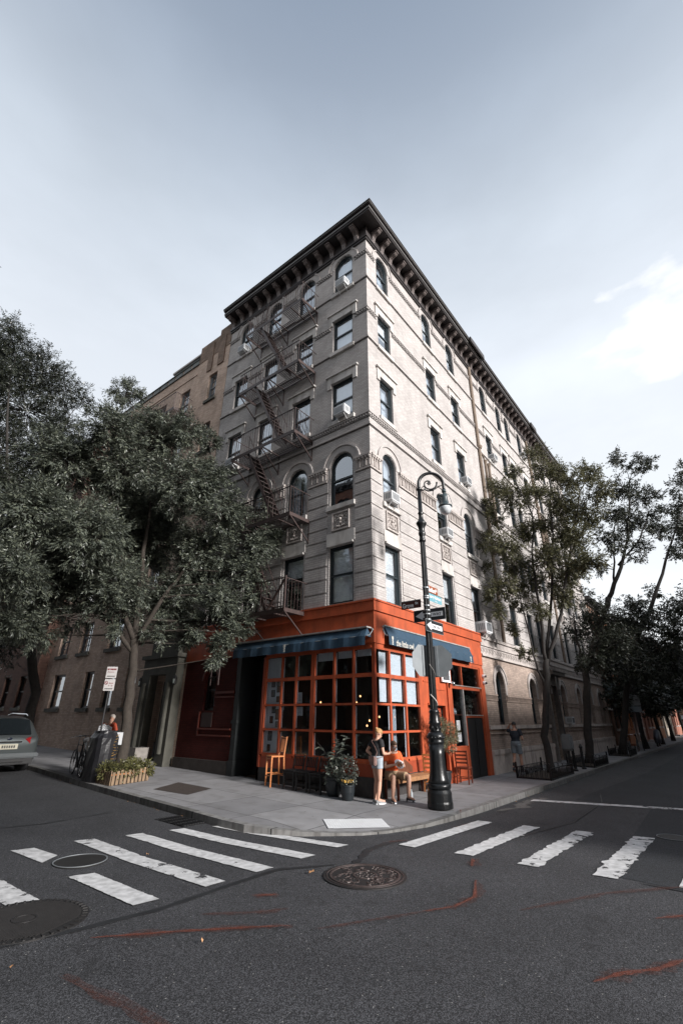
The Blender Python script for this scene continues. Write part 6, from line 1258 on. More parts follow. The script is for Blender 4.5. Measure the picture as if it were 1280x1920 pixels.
e_ = empty('school_sign', (28.5, -1.9, 0), 'grey back of a house shaped sign with a plate below on a pole', 'road sign'); mb = MB(); mb.tube([(0, 0, 0), (0, 0, 3.9)], .035, 8); mb.build('pole', BLACKM, e_); mb = MB(); mb.prism([(-.4, 2.75), (.4, 2.75), (.4, 3.25), (0, 3.65), (-.4, 3.25)], lambda u, z, d: (d, u, z), -.045, -.038); mb.build('plate', GALV, e_); mb = MB(); mb.prism([(-.38, 2.35), (.38, 2.35), (.38, 2.7), (-.38, 2.7)], lambda u, z, d: (d, u, z), -.045, -.038); mb.build('lower_plate', mat('pale_blue_plate', (.2, .24, .27), .5), e_)

# ------------------------------------------------------------------ people
SKIN = mat('skin', (.42, .24, .17), .55, var=.08, vscale=10)
def remesh(o, vox, smooth=5):
    m1 = o.modifiers.new('r', 'REMESH'); m1.mode = 'VOXEL'; m1.voxel_size = vox; m1.use_smooth_shade = True
    m2 = o.modifiers.new('s', 'SMOOTH'); m2.factor = .5; m2.iterations = smooth
    dg = bpy.context.evaluated_depsgraph_get(); me = bpy.data.meshes.new_from_object(o.evaluated_get(dg)); old = o.data; o.modifiers.clear(); o.data = me
    for p in me.polygons: p.use_smooth = True
    return o
def loft(mb, secs, n=16):
    "secs: (x,y,z,rx,ry,tilt_x)"
    b = len(mb.v)
    for (x, y, z, rx, ry, rot) in secs:
        for k in range(n):
            a = 2*pi*k/n; u, v = rx*cos(a), ry*sin(a); mb.v.append((x+u*cos(rot)-v*sin(rot), y+u*sin(rot)+v*cos(rot), z))
    for i in range(len(secs)-1):
        for k in range(n): mb.f.append((b+i*n+k, b+i*n+(k+1) % n, b+(i+1)*n+(k+1) % n, b+(i+1)*n+k)); mb.mi.append(0)
    mb.f.append(tuple(b+k for k in range(n))[::-1]); mb.mi.append(0); mb.f.append(tuple(b+(len(secs)-1)*n+k for k in range(n))); mb.mi.append(0)
def limb(mb, a, b, rads, n=12, bulge=None):
    a = Vector(a); b = Vector(b); k = len(rads); mb.tube([a.lerp(b, i/(k-1)) for i in range(k)], rads, n)
    mb.sphere(a, rads[0]*.98, 12); mb.sphere(b, rads[-1]*.98, 12)
def hand(mb, wrist, d, palm_n, side, curl=.5, s=1.0):
    d = Vector(d).normalized(); nrm = Vector(palm_n); nrm = (nrm-d*nrm.dot(d)).normalized(); w = d.cross(nrm)*side; wrist = Vector(wrist)
    mb.tube([wrist-d*.02, wrist+d*.02*s, wrist+d*.055*s, wrist+d*.085*s], [.022, .027, .032, .026], 10)
    for i, (o, l) in enumerate(((-.026, .060), (-.009, .072), (.009, .067), (.025, .052))):
        p = wrist+d*.082*s+w*o*s; q = p+(d*cos(curl*.6)+nrm*sin(curl*.6))*l*.5*s; r_ = q+(d*cos(curl*1.5)+nrm*sin(curl*1.5))*l*.5*s; mb.tube([p-d*.02, p, q, r_], [.0085, .009, .0085, .0065], 7)
    p = wrist+d*.03*s-w*.026*s; mb.tube([p, p-w*.025*s+d*.02*s+nrm*.012, p-w*.032*s+d*.048*s+nrm*.022], [.012, .0105, .008], 7)
def person(label, loc, rz, J, H=1.75, top=None, bottom=None, shoe=None, hair=None, skin=None, fem=False, legcol=None, short=.5, sleeve=.55, torso_mat=None, name='person', socks=None, group=None):
    """J joints in metres: hip(c), chest(c), neck, head, (sh,el,wr,hd)L/R, (hi,kn,an,to)L/R, face dir"""
    e_ = empty(name, loc, label, 'person', group, rz); skin = skin or SKIN; V = lambda k: Vector(J[k]); k = .92 if fem else 1.0
    def torso(mb, g=0, lo=0, hi=1):
        hp, ch, nk = V('hip'), V('chest'), V('neck'); wa = hp.lerp(ch, .45); f = J.get('trot', 0)
        S = [(hp+Vector((0, 0, -.09)), .145*k, .10), (hp, .172*k*(1.04 if fem else 1), .118), (hp.lerp(ch, .25), .155*k, .108), (wa, .138*k, .098), (hp.lerp(ch, .75), .155*k, .11), (ch, .178*k, .118), (ch.lerp(nk, .45), .172*k, .10), (ch.lerp(nk, .78), .12*k, .075), (nk, .062*k, .058)]
        i0, i1 = int(lo*len(S)), int(hi*len(S)); loft(mb, [(c.x, c.y, c.z, a+g, b+g, f) for c, a, b in S[i0:i1]])
    def arm(mb, s, g=0, frac=1.0):
        a, b, c = V('sh'+s), V('el'+s), V('wr'+s)
        if frac < 1: b = a.lerp(b, frac); mb.tube([V('neck')*.35+a*.65+Vector((0, 0, .01)), a, b], [.05*k+g, .056*k+g, .047*k+g*1.6], 12); mb.sphere(a, .056*k+g, 12); return
        mb.tube([V('neck')*.5+a*.5, a], [.045*k, .052*k], 12); limb(mb, a, b, [.052*k, .05*k, .045*k, .038*k]); limb(mb, b, c, [.038*k, .04*k, .033*k, .024*k])
    def leg(mb, s, g=0, frac=None):
        a, b, c = V('hi'+s), V('kn'+s), V('an'+s)
        if frac: b = a.lerp(b, frac); mb.tube([a+(a-b).normalized()*.04, a, a.lerp(b, .5), b], [.095*k+g, .093*k+g, .085*k+g, .076*k+g*1.7], 14); return
        limb(mb, a, b, [.088*k, .084*k, .07*k, .054*k]); limb(mb, b, c, [.052*k, .058*k, .056*k, .042*k, .034*k]); mb.tube([c, V('to'+s)], [.038, .03], 10)
    mb = MB(); torso(mb); hd_ = V('head'); fd = Vector(J['face']).normalized(); rt = fd.cross(Vector((0, 0, 1))).normalized(); upv = rt.cross(fd); nk = V('neck')
    mb.tube([nk-Vector((0, 0, .04)), nk.lerp(hd_, .5), hd_-upv*.05-fd*.01], [.062*k, .05*k, .052*k], 12)
    def hp_(r, u, f): return hd_+rt*r+upv*u+fd*f
    def ell(c, rr_, rf, ru):
        b = len(mb.v); n, m_ = 14, 9
        for i in range(m_+1):
            t = pi*i/m_
            for q in range(n): a = 2*pi*q/n; mb.v.append(tuple(c+rt*rr_*sin(t)*cos(a)+fd*rf*sin(t)*sin(a)+upv*ru*cos(t)))
        for i in range(m_):
            for q in range(n): mb.f.append((b+i*n+q, b+(i+1)*n+q, b+(i+1)*n+(q+1) % n, b+i*n+(q+1) % n)); mb.mi.append(0)
    ell(hp_(0, .03, -.01), .074, .092, .088); ell(hp_(0, -.035, .02), .058, .072, .075); ell(hp_(0, -.075, .045), .034, .035, .03)
    mb.tube([hp_(0, .015, .085), hp_(0, -.022, .108), hp_(0, -.03, .09)], [.009, .014, .011], 7); ell(hp_(.074, -.01, -.01), .01, .02, .03); ell(hp_(-.074, -.01, -.01), .01, .02, .03)
    ell(hp_(0, -.055, .088), .022, .008, .007); ell(hp_(0, .03, .078), .05, .012, .01)
    for s in 'LR':
        arm(mb, s); leg(mb, s); w = V('wr'+s); d = Vector(J['hd'+s]) if 'hd'+s in J else (w-V('el'+s)); hand(mb, w, d, J.get('pn'+s, (0, 0, -1)), 1 if s == 'L' else -1, J.get('curl', .7))
    b_ = mb.build('body', skin, e_, fix=False); remesh(b_, .0085, 3)
    mb = MB()
    for s in (-1, 1): c = hp_(.03*s, .008, .079); mb.sphere(c, .010, 6)
    mb.build('eyes', BLACKM, b_)
    mb = MB(); torso(mb, .016, .12, .95); 
    for s in 'LR': arm(mb, s, .014, sleeve)
    remesh(mb.build('shirt', top, e_, fix=False), .011, 4)
    mb = MB(); torso(mb, .02, 0, .34)
    for s in 'LR': leg(mb, s, .014, short)
    remesh(mb.build('shorts', bottom, e_, fix=False), .011, 4)
    for s in 'LR':
        a, t = V('an'+s), V('to'+s); d = (t-a); d.z = 0; d.normalize(); sd = Vector((-d.y, d.x, 0)); z0 = min(a.z, t.z)-.065 if 'lift'+s not in J else a.z-.08
        mb = MB(); base = Vector((a.x, a.y, a.z-.08)); tip = Vector((t.x, t.y, t.z-.02)); secs = []
        for i, (f, w, h) in enumerate(((-.06, .03, .07), (-.03, .042, .095), (.03, .044, .10), (.09, .048, .072), (.14, .05, .055), (.18, .042, .045), (.20, .022, .03))):
            cpt = base+d*f; pit = (tip.z-base.z-.0)*max(0, (f)/.2) if 'lift'+s in J else 0
            secs.append([tuple(cpt+sd*w*cos(q)+Vector((0, 0, pit+ (h if sin(q) > 0 else 0)*(sin(q) if sin(q) > 0 else 0)*1.0 - (0.0 if sin(q) >= 0 else 0)))) for q in [2*pi*j/12 for j in range(12)]])
        b = 0
        for sc_ in secs: mb.v += sc_
        for i in range(len(secs)-1):
            for q in range(12): mb.f.append((i*12+q, i*12+(q+1) % 12, (i+1)*12+(q+1) % 12, (i+1)*12+q)); mb.mi.append(0)
        mb.f.append(tuple(range(12))[::-1]); mb.mi.append(0); mb.f.append(tuple(range(len(secs)*12-12, len(secs)*12))); mb.mi.append(0)
        so_ = mb.build('shoe', shoe, e_, smooth=True)
        mb = MB(); P = [base+d*f+sd*w*sg for f, w, sg in ((-.062, .032, 1), (.03, .046, 1), (.14, .053, 1), (.205, .02, 1), (.205, .02, -1), (.14, .053, -1), (.03, .046, -1), (-.062, .032, -1))]
        if 'lift'+s not in J: mb.prism([(p.x, p.y) for p in P], lambda u, v, z: (u, v, z), base.z-.003, base.z+.022); mb.build('sole', WHITE, so_)
        if socks: mb = MB(); aa = a.lerp(V('kn'+s), .0); mb.tube([aa-Vector((0, 0, .02)), aa.lerp(V('kn'+s), .42)], [.041, .054], 12); mb.build('sock', socks, e_, smooth=True)
    return e_, hp_, b_, (rt, upv, fd)
def hair_cap(e_, hp_, ax, m_, r=.083, back=.02, bun=False, cap=False, low=-.02):
    rt, upv, fd = ax; mb = MB(); n, m2 = 18, 9; b = 0; rr = random.Random(4)
    for i in range(m2+1):
        t = pi*.62*i/m2
        for q in range(n):
            a = 2*pi*q/n; fr = sin(a); w = r*sin(t); ext = 1 if fr < .2 else max(.55, 1-.5*(fr-.2)*max(0, (i/m2)*1.2)); z = .03+.095*cos(t*(1 if fr < .2 else 1-.28*fr)); j = 1+rr.uniform(-.03, .03)
            mb.v.append(tuple(hp_(w*cos(a)*.98*j, z, w*sin(a)*1.17*j-.012)))
    for i in range(m2):
        for q in range(n): mb.f.append((i*n+q, (i+1)*n+q, (i+1)*n+(q+1) % n, i*n+(q+1) % n)); mb.mi.append(0)
    if bun: mb.sphere(hp_(0, .07, -.105), .038, 10)
    if cap:
        mb.add([hp_(-.06, .055, .07), hp_(.06, .055, .07), hp_(.05, .035, .17), hp_(-.05, .035, .17), hp_(-.06, .065, .07), hp_(.06, .065, .07), hp_(.05, .043, .17), hp_(-.05, .043, .17)], [(0, 1, 2, 3), (4, 5, 6, 7), (0, 1, 5, 4), (1, 2, 6, 5), (2, 3, 7, 6), (3, 0, 4, 7)])
    mb.build('cap' if cap else 'hair', m_, e_, smooth=True)
# woman: faces towards the seated man, her right side and back to the street
facing = Vector((.93, -.36)); rzw = atan2(facing.y, facing.x)-pi/2
JW = dict(hip=(0, 0, .93), chest=(0, .015, 1.18), neck=(0, .02, 1.345), head=(0, .065, 1.465), face=(0, .86, -.5), shL=(-.16, .0, 1.295), elL=(-.30, -.08, 1.08), wrL=(-.17, .03, .96), pnL=(1, 0, 0), hdL=(.75, .3, -.3), shR=(.16, .02, 1.295), elR=(.21, .05, 1.045), wrR=(.12, .24, 1.03), hdR=(-.4, .9, .1), pnR=(0, 0, 1),
          hiL=(-.085, 0, .87), knL=(-.075, .03, .47), anL=(-.07, -.02, .085), toL=(-.09, .16, .05), hiR=(.085, 0, .87), knR=(.07, .02, .47), anR=(.075, -.04, .085), toR=(.09, .14, .05), curl=.8)
DUMMY = 0
TEEB = mat('black_tee', (.014, .014, .016), .85, bump=.3, bscale=12); DENIM = mat('light_denim', (.30, .34, .38), .85, var=.15, vscale=25, bump=.3); SNK = mat('grey_sneaker', (.22, .22, .22), .7, var=.35, vscale=30)
w_, hp_, bw_, ax = person('standing woman in black t-shirt and light denim shorts with a bag at her back', (-.50, -.36, 0), rzw, JW, top=TEEB, bottom=DENIM, shoe=SNK, fem=True, short=.36, sleeve=.5, skin=mat('fair_skin', (.48, .27, .19), .55, var=.08, vscale=10))
hair_cap(w_, hp_, ax, mat('blonde_hair', (.36, .20, .08), .6, var=.35, vscale=40, bump=.6, bscale=50), bun=True)
e_ = empty('shoulder_bag', (-.50, -.36, 0), 'dusty pink brown shoulder bag hanging at the standing woman\'s hip', 'bag', rz=rzw); LEA = mat('dusty_leather', (.17, .095, .08), .6, var=.2, vscale=14)
mb = MB(); mb.box(.02, .24, -.24, -.15, .80, .985); mb.build('pouch', LEA, e_, bevel=.02); mb = MB(); mb.box(.015, .245, -.25, -.235, .88, .995); mb.build('flap', mat('dusty_leather_flap', (.22, .125, .105), .6, var=.2, vscale=14), e_, bevel=.005)
mb = MB(); mb.tube([(.22, -.19, .97), (.21, -.13, 1.08), (.10, -.125, 1.2), (-.06, -.10, 1.30), (-.12, .0, 1.36), (-.08, .12, 1.27), (.08, .16, 1.1), (.19, .06, .98), (.23, -.15, .95)], .007, 5); mb.build('strap', LEA, e_)
e_ = empty('phone', (-.50, -.36, 0), 'small dark phone held in front of the standing woman', 'phone', rz=rzw); mb = MB(); mb.box(.02, .09, .30, .312, 1.0, 1.13); mb.build('slab', BLACK, e_, bevel=.003)
# seated man on the bench
rzm = radians(156)
JM = dict(hip=(0, 0, .56), chest=(0, .05, .86), neck=(0, .08, 1.05), head=(0, .125, 1.175), face=(0, .92, -.36), shL=(-.19, .06, .99), elL=(-.28, .14, .72), wrL=(-.12, .34, .76), hdL=(.8, .35, .3), pnL=(0, -.4, .9), shR=(.19, .06, .99), elR=(.28, .14, .72), wrR=(.12, .34, .78), hdR=(-.8, .35, .3), pnR=(0, -.4, .9),
          hiL=(-.10, .02, .52), knL=(-.22, .42, .52), anL=(-.20, .40, .09), toL=(-.24, .58, .05), hiR=(.10, .02, .52), knR=(.22, .42, .52), anR=(.26, .42, .09), toR=(.31, .60, .05), curl=1.0)
TEEO = mat('orange_tee', (.62, .10, .022), .85, bump=.3, bscale=12); KHA = mat('khaki_shorts', (.30, .21, .13), .9, var=.12, vscale=20, bump=.3); BLSH = mat('dark_trainer', (.04, .045, .055), .6, var=.8, vscale=35)
m_, hp_, bm_, ax = person('seated man in orange t-shirt and khaki shorts eating on the bench', (.25, -.28, 0), rzm, JM, top=TEEO, bottom=KHA, shoe=BLSH, short=.82, sleeve=.6)
hair_cap(m_, hp_, ax, mat('brown_hair', (.10, .055, .03), .7, var=.3, vscale=40), r=.079)
e_ = empty('sunglasses', (.25, -.28, 0), 'mirrored sunglasses worn by the seated man', 'sunglasses', rz=rzm); rt, upv, fd = ax; mb = MB()
for s in (-1, 1): c = hp_(.032*s, .008, .092); mb.tube([c, c+fd*.006], [.024, .022], 10)
mb.build('lens', CHROME, e_); mb = MB(); mb.tube([hp_(-.07, .012, .0), hp_(-.06, .018, .082), hp_(0, .016, .096), hp_(.06, .018, .082), hp_(.07, .012, 0)], .005, 5); mb.build('frame', BLACK, e_)
e_ = empty('food_bowl', (.25, -.28, 0), 'round white bowl with red and yellow food tilted in the seated man\'s hands', 'bowl', rz=rzm); mb = MB(); A_ = Vector((0, .35, .79)); N_ = Vector((0, .75, .66)).normalized(); S1 = Vector((1, 0, 0)); S2 = N_.cross(S1)
prof = [(.02, -.05), (.07, -.045), (.115, -.01), (.125, .01), (.115, .008), (.06, -.03), (.001, -.035)]; b = 0
for r_, z in prof: mb.v += [tuple(A_+N_*z+(S1*cos(2*pi*q/20)+S2*sin(2*pi*q/20))*r_) for q in range(20)]
for i in range(len(prof)-1):
    for q in range(20): mb.f.append((i*20+q, i*20+(q+1) % 20, (i+1)*20+(q+1) % 20, (i+1)*20+q)); mb.mi.append(0)
mb.build('dish', WHITE, e_, smooth=True); mb = MB(); rr = random.Random(9)
for k in range(40): a, q = rr.uniform(0, 6.28), .09*sqrt(rr.random()); mb.sphere(A_+N_*(-.012+.012*rr.random())+(S1*cos(a)+S2*sin(a))*q, .014, 6)
mb.build('food', mat('bowl_food', (.45, .16, .05), .7, var=.8, vscale=35), e_)
# walking man
rzk = atan2(.03, 1)-pi/2
JK = dict(hip=(0, 0, 1.0), chest=(0, .03, 1.27), neck=(0, .04, 1.475), head=(0, .06, 1.61), face=(-.1, .95, -.28), shL=(-.20, .02, 1.415), elL=(-.33, .17, 1.42), wrL=(-.17, .12, 1.63), hdL=(.55, -.1, .5), pnL=(1, 0, 0), shR=(.20, .02, 1.415), elR=(.27, .02, 1.15), wrR=(.20, .23, 1.10), hdR=(-.5, .8, .1), pnR=(0, 0, 1),
          hiL=(-.095, 0, .93), knL=(-.10, -.02, .52), anL=(-.10, -.28, .20), toL=(-.11, -.17, .05), liftL=1, hiR=(.095, 0, .93), knR=(.10, .09, .50), anR=(.10, .08, .085), toR=(.12, .26, .05), curl=.9)
NAVY = mat('navy_tee', (.018, .024, .034), .85, bump=.3, bscale=12); GSH = mat('grey_blue_shorts', (.16, .19, .21), .85, var=.15, vscale=20); 
k_, hp_, bk_, ax = person('man walking away in navy t-shirt, grey shorts and black cap', (8.55, -.52, 0), rzk, JK, top=NAVY, bottom=GSH, shoe=BLSH, short=.66, sleeve=.62, socks=BLACKM)
hair_cap(k_, hp_, ax, BLACKM, r=.085, cap=True)
mb = MB(); mb.tube([hp_(-.06, -.06, .04), hp_(-.03, -.09, .075), hp_(.03, -.09, .075), hp_(.06, -.06, .04)], [.02, .025, .025, .02], 8); mb.build('beard', mat('dark_beard', (.03, .018, .012), .8), k_)
# person behind the bins on the left, back turned
JP = dict(hip=(0, 0, .98), chest=(0, .06, 1.24), neck=(0, .10, 1.43), head=(0, .17, 1.56), face=(0, .8, -.6), shL=(-.19, .06, 1.37), elL=(-.27, .12, 1.1), wrL=(-.18, .30, 1.0), shR=(.19, .06, 1.37), elR=(.27, .12, 1.1), wrR=(.18, .30, 1.0), hiL=(-.09, 0, .92), knL=(-.10, .03, .5), anL=(-.10, 0, .085), toL=(-.12, .18, .05), hiR=(.09, 0, .92), knR=(.10, .03, .5), anR=(.12, 0, .085), toR=(.14, .18, .05))
q_, hp_, bq_, ax = person('grey haired person in red top seen from behind over the black bins', (-3.02, 7.85, Gz(7.8)), radians(-60), JP, top=mat('red_orange_top', (.36, .06, .025), .85), bottom=mat('dark_trousers', (.03, .03, .035), .9), shoe=BLSH, short=1.0, sleeve=.6)
hair_cap(q_, hp_, ax, mat('grey_hair', (.30, .27, .24), .7, var=.3, vscale=40))
e_ = empty('white_cloth', (-3.02, 7.85, Gz(7.8)), 'white cloth draped round the shoulders of the person behind the bins', 'cloth', rz=radians(-60)); mb = MB()
for i in range(14):
    t0, t1 = -1+i/7, -1+(i+1)/7
    for j in range(4):
        f = lambda t, k_: (.22*t, -.075-.05*cos(t*1.5)-.01*(k_), 1.40-.07*abs(t)-.055*k_-.02*sin(t*9))
        mb.add([f(t0, j), f(t1, j), f(t1, j+1), f(t0, j+1)], [(0, 1, 2, 3)])
o = mb.build('cloth_sheet', WHITE, e_, fix=False, smooth=True); o.modifiers.new('t', 'SOLIDIFY').thickness = .01

# ------------------------------------------------------------------ bins, bicycles, car
def Gv(x, y, z=0): return (x, y, Gz(y)+z)
e_ = empty('wrapped_bin', Gv(-3.45, 7.0), 'tall black covered bin with dull yellow straps beside the left tree', 'bin'); mb = MB(); rr = random.Random(3); n = 20; zz = [0, .12, .3, .5, .7, .9, 1.08, 1.2, 1.26]
for iz, z in enumerate(zz):
    for q in range(n):
        a = 2*pi*q/n; w = (.34 if z < 1.2 else .27)*(1/max(abs(cos(a)), abs(sin(a))))**.75*(1+rr.uniform(-.035, .035)); mb.v.append((w*cos(a), w*sin(a), z+rr.uniform(-.01, .01)))
for iz in range(len(zz)-1):
    for q in range(n): mb.f.append((iz*n+q, iz*n+(q+1) % n, (iz+1)*n+(q+1) % n, (iz+1)*n+q)); mb.mi.append(0)
mb.f.append(tuple(range((len(zz)-1)*n, len(zz)*n))); mb.mi.append(0)
mb.build('cover', mat('black_plastic_sheet', (.012, .012, .014), .35, bump=.8, bscale=9), e_)
mb = MB()
for k in range(9): z = .55+k*.07; mb.tube([(.10+rr.uniform(-.04, .04), -.36, z), (.26, -.30+rr.uniform(-.02, .02), z+rr.uniform(-.03, .1)), (.36, -.12, z+rr.uniform(0, .08))], .006, 4)
mb.build('straps', mat('dull_yellow_strap', (.30, .17, .04), .6), e_)
e_ = empty('utility_box', Gv(-3.08, 6.95), 'black box with a white paper label behind the left planter', 'box'); mb = MB(); mb.box(-.17, .17, -.2, .2, 0, 1.12); mb.build('cabinet', BLACK, e_, bevel=.02); mb = MB(); X = Vector((.62, -.785, 0)); fn = lambda u, z, d: tuple(Vector((-.14, -.24, 0))+X*u+Vector((0, 0, z))-Vector((.785, .62, 0))*d); mb.prism([(-.11, .90), (.12, .90), (.12, 1.22), (-.11, 1.22)], fn, 0, .006); mb.build('paper_label', mat('paper', (.55, .56, .57), .8), e_)
def wheel(mb, c, R, ax, n=28, sp=18):
    c = Vector(c); ax = Vector(ax).normalized(); u = ax.orthogonal().normalized(); v = ax.cross(u)
    mb.tube([c+(u*cos(t)+v*sin(t))*R for t in [2*pi*i/n for i in range(n+1)]], .018, 6, cap=False)
    return u, v
def bicycle(label, loc, rz, mcol, h=1.0):
    e_ = empty('bicycle', loc, label, 'bicycle', 'bicycles parked by the left kerb', rz); R = .33
    for x in (-.52, .52):
        mb = MB(); u, v = wheel(mb, (x, 0, R), R, (0, 1, 0)); w = mb.build('wheel', BLACKM, e_); mb = MB()
        for k in range(16): t = 2*pi*k/16; mb.bar((x, 0, R), (x+.31*cos(t), 0, R+.31*sin(t)), .004)
        mb.tube([(x+.30*cos(t), 0, R+.30*sin(t)) for t in [2*pi*i/24 for i in range(25)]], .009, 5, cap=False); mb.build('rim', CHROME, w)
    mb = MB(); BBp = (-.08, 0, .30); ST = (-.20, 0, .80); HT = (.36, 0, .82)
    for a, b in ((BBp, ST), (BBp, (.38, 0, .70)), (ST, HT), ((-.52, 0, R), BBp), ((-.52, 0, R), (-.19, 0, .76)), ((.52, 0, R), (.35, 0, .88)), (ST, (-.23, 0, .93)), ((.35, 0, .86), (.33, 0, 1.02))): mb.tube([a, b], .016, 7)
    mb.build('frame', mcol, e_); mb = MB(); mb.tube([(.38, -.26, 1.0), (.34, -.12, 1.04), (.33, 0, 1.03), (.34, .12, 1.04), (.38, .26, 1.0)], .013, 6); mb.build('handlebar', CHROME, e_); mb = MB(); mb.tube([(-.36, 0, .95), (-.24, 0, .955), (-.10, 0, .95)], [.06, .05, .02], 8); mb.build('saddle', BLACKM, e_); mb = MB(); mb.tube([(-.08, -.05, .30), (-.08, .05, .30)], .09, 14); mb.bar((-.08, -.06, .30), (.02, -.06, .17), .015); mb.bar((-.08, .06, .30), (-.18, .06, .43), .015); mb.build('crank', BLACKM, e_); return e_
bicycle('black bicycle with a bright rim nearest the left kerb', Gv(-3.45, 8.35), radians(78), BLACKM); bicycle('dark bicycle parked just behind the nearest one', Gv(-3.15, 8.75), radians(70), mat('dark_grey_frame', (.05, .055, .06), .4)); bicycle('bicycle chained to the school sign pole down the side street', (27.3, -1.75, 0), radians(5), BLACKM)
bicycle('dark bicycle leaning by the third right hand tree', (24.6, -1.7, 0), radians(3), BLACKM)
# scooter farther down
e_ = empty('motor_scooter', (36, -1.9, 0), 'covered dark scooter with pale top far down the right pavement', 'scooter'); mb = MB(); loft(mb, [(0, 0, .25, .75, .22, 0), (0, 0, .6, .72, .25, 0), (.1, 0, .85, .5, .22, 0), (.3, 0, 1.1, .25, .2, 0), (.35, 0, 1.2, .1, .1, 0)], 14); mb.build('body_cover', mat('scooter_cover', (.05, .055, .07), .5, var=.3), e_, smooth=True)
for x in (-.6, .6): mb = MB(); mb.tube([(x, -.06, .25), (x, .06, .25)], .25, 18); mb.build('wheel', BLACKM, e_)
# parked car, rear towards the junction
CARP = mat('silver_car_paint', (.085, .097, .10), .3, metal=.6, coat=.6); CARG = mat('car_glass', (.01, .013, .015), .06, spec=.8); TAIL = mat('tail_lamp_red', (.22, .012, .014), .15, coat=.5)
car = empty('parked_car', (-4.52, 13.1, Gz(11)+RO-.0), 'silver hatchback parked at the left kerb with its tail towards the junction', 'car'); 
def body_loft(mb, secs, n=None):
    n = len(secs[0]); b = len(mb.v)
    for s in secs: mb.v += s
    for i in range(len(secs)-1):
        for q in range(n): mb.f.append((b+i*n+q, b+i*n+(q+1) % n, b+(i+1)*n+(q+1) % n, b+(i+1)*n+q)); mb.mi.append(0)
    mb.f.append(tuple(b+q for q in range(n))[::-1]); mb.mi.append(0); mb.f.append(tuple(b+(len(secs)-1)*n+q for q in range(n))); mb.mi.append(0)
def csec(y, zb, zs, zt, w, wt):   # closed section: bottom, shoulder, roof
    half = [(w*.90, zb), (w*.985, zb+.12), (w, (zb+zs)/2), (w*.985, zs-.06), (w*.95, zs)]
    if zt > zs+.05: half += [(wt+(w*.95-wt)*.45, zs+(zt-zs)*.55), (wt, zt-.06), (wt*.86, zt-.01), (wt*.4, zt+.012)]
    else: half += [(w*.90, zs+.012), (w*.82, zs+.02), (w*.6, zs+.03), (w*.3, zs+.035)]
    return [(x, y, z) for x, z in half]+[(-x, y, z) for x, z in half[::-1]]
mb = MB(); hw = .915
body_loft(mb, [csec(-2.20, .42, .78, 0, hw*.86, 0), csec(-2.17, .30, .98, 0, hw*.95, 0), csec(-2.08, .25, 1.06, 1.12, hw*.985, .72), csec(-1.95, .22, 1.08, 1.40, hw, .70), csec(-1.72, .22, 1.08, 1.60, hw, .68), csec(-1.2, .22, 1.06, 1.66, hw, .67), csec(-.2, .22, 1.03, 1.68, hw, .67), csec(.5, .22, 1.01, 1.60, hw, .66), csec(1.05, .22, 1.0, 1.22, hw, .70), csec(1.3, .22, .98, 0, hw, 0), csec(1.9, .24, .90, 0, hw*.97, 0), csec(2.2, .3, .72, 0, hw*.86, 0)])
bd = mb.build('body', CARP, car, smooth=False); bd.modifiers.new('s', 'SUBSURF').render_levels = 2; bd.data.shade_smooth()
mb = MB(); mb.add([(-.60, -2.11, 1.10), (.60, -2.11, 1.10), (.56, -1.80, 1.52), (.2, -1.77, 1.56), (-.2, -1.77, 1.56), (-.56, -1.80, 1.52)], [(0, 1, 2, 3, 4, 5)]); o = mb.build('rear_window', CARG, car); o.modifiers.new('t', 'SOLIDIFY').thickness = -.05
for s in (-1, 1):
    mb = MB(); mb.add([(s*.885, -1.7, 1.08), (s*.885, .6, 1.05), (s*.74, .45, 1.46), (s*.735, -1.45, 1.52)], [(0, 1, 2, 3)]); o = mb.build('side_window', CARG, car); o.modifiers.new('t', 'SOLIDIFY').thickness = .03
    mb = MB(); mb.add([(s*.46, -2.195, .98), (s*.58, -2.185, 1.04), (s*.86, -2.08, 1.05), (s*.905, -1.92, 1.02), (s*.87, -2.09, .90), (s*.62, -2.19, .84)], [(0, 1, 2, 3, 4, 5)]); o = mb.build('tail_light', TAIL, car); o.modifiers.new('t', 'SOLIDIFY').thickness = .05
    for y in (-1.35, 1.38):
        mb = MB(); mb.tube([(s*.72, y, .33), (s*.93, y, .33)], .335, 26); w = mb.build('wheel', BLACKM, car); mb = MB(); mb.tube([(s*.925, y, .33), (s*.945, y, .33)], .21, 18); mb.build('rim', GALV, w)
    mb = MB(); mb.tube([(s*.60, -1.5, 1.67), (s*.62, -1.3, 1.72), (s*.62, .0, 1.74), (s*.60, .3, 1.68)], .018, 6); mb.build('roof_rail', CHROME, car)
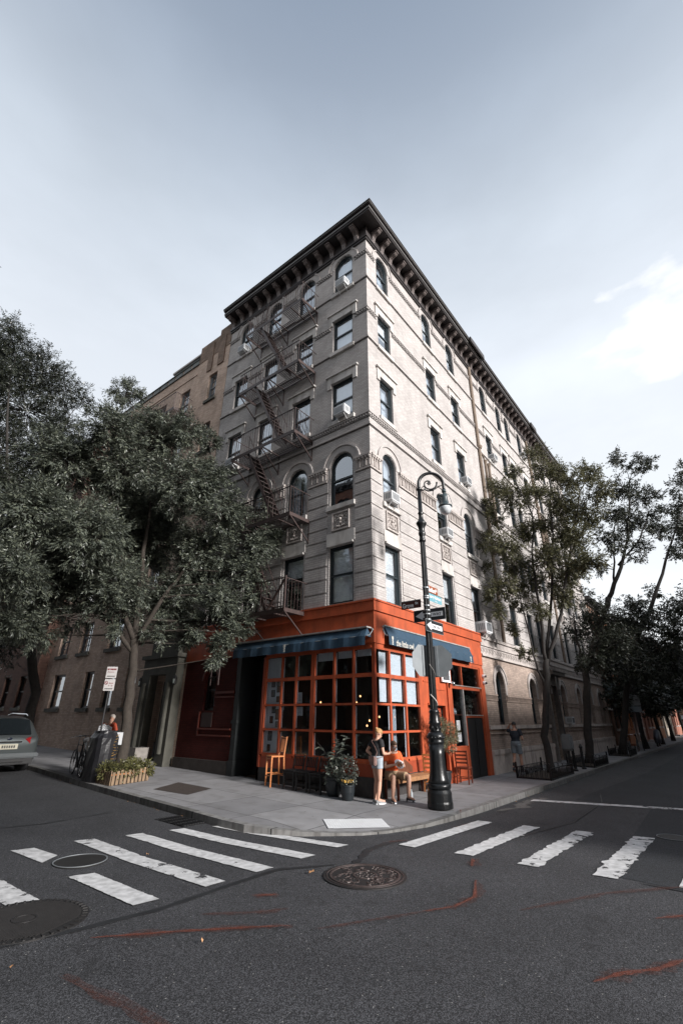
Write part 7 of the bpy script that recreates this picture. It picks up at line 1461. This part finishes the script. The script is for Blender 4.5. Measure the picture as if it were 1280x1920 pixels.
mb = MB(); mb.box(-.92, .92, -2.26, -2.05, .44, .58); mb.build('bumper', mat('bumper_grey', (.10, .11, .115), .4, metal=.4), car, bevel=.03); mb = MB(); mb.box(-.80, .80, -2.23, -2.05, .26, .44); mb.build('lower_bumper', BLACKM, car, bevel=.02)
mb = MB(); mb.box(-.36, .36, -2.225, -2.16, .895, .925); mb.build('chrome_strip', CHROME, car); mb = MB(); mb.box(-.26, .26, -2.235, -2.18, .70, .85); pl = mb.build('licence_plate', mat('plate_buff', (.40, .38, .30), .5), car)
mb = MB()
for k in range(6): mb.box(-.19+k*.066, -.15+k*.066, -2.238, -2.235, .735, .81)
mb.build('plate_characters', SIGNBK, pl); mb = MB(); mb.sphere((0, -2.195, 1.0), .05, 12, (1.4, .3, .7)); mb.build('badge', mat('blue_black_badge', (.01, .015, .03), .2), car)
mb = MB(); mb.tube([(-.5, -2.24, .33), (.5, -2.24, .33)], .012, 6); mb.build('trim_strip', CHROME, car); mb = MB(); mb.bar((-.05, -2.12, 1.13), (.34, -1.99, 1.27), .015); mb.build('wiper', BLACKM, car)
# cars far down the side street
def far_car(label, loc, rz, col):
    c = empty('parked_car', loc, label, 'car', 'cars far down the side street', rz); mb = MB(); body_loft(mb, [csec(-2.2, .35, .8, 0, .8, 0), csec(-2.0, .25, .98, 0, .88, 0), csec(-1.5, .22, 1.0, 1.35, .9, .66), csec(-.9, .22, 1.0, 1.45, .9, .65), csec(.3, .22, .98, 1.42, .9, .65), csec(1.0, .22, .95, 0, .9, 0), csec(2.2, .3, .7, 0, .8, 0)]); b = mb.build('body', col, c, smooth=True)
    mb = MB(); mb.box(-.86, .86, -1.3, .4, 1.05, 1.32); mb.build('window_band', CARG, c)
    for s in (-1, 1):
        for y in (-1.35, 1.38): mb = MB(); mb.tube([(s*.72, y, .33), (s*.92, y, .33)], .33, 16); mb.build('wheel', BLACKM, c)
far_car('small dark parked car at the far end of the right street', (64, -3.5, RO), radians(-90), mat('dark_car_paint', (.04, .045, .05), .25, coat=.5)); far_car('pale grey parked car at the far end of the right street', (70, -3.5, RO), radians(-90), CARP)
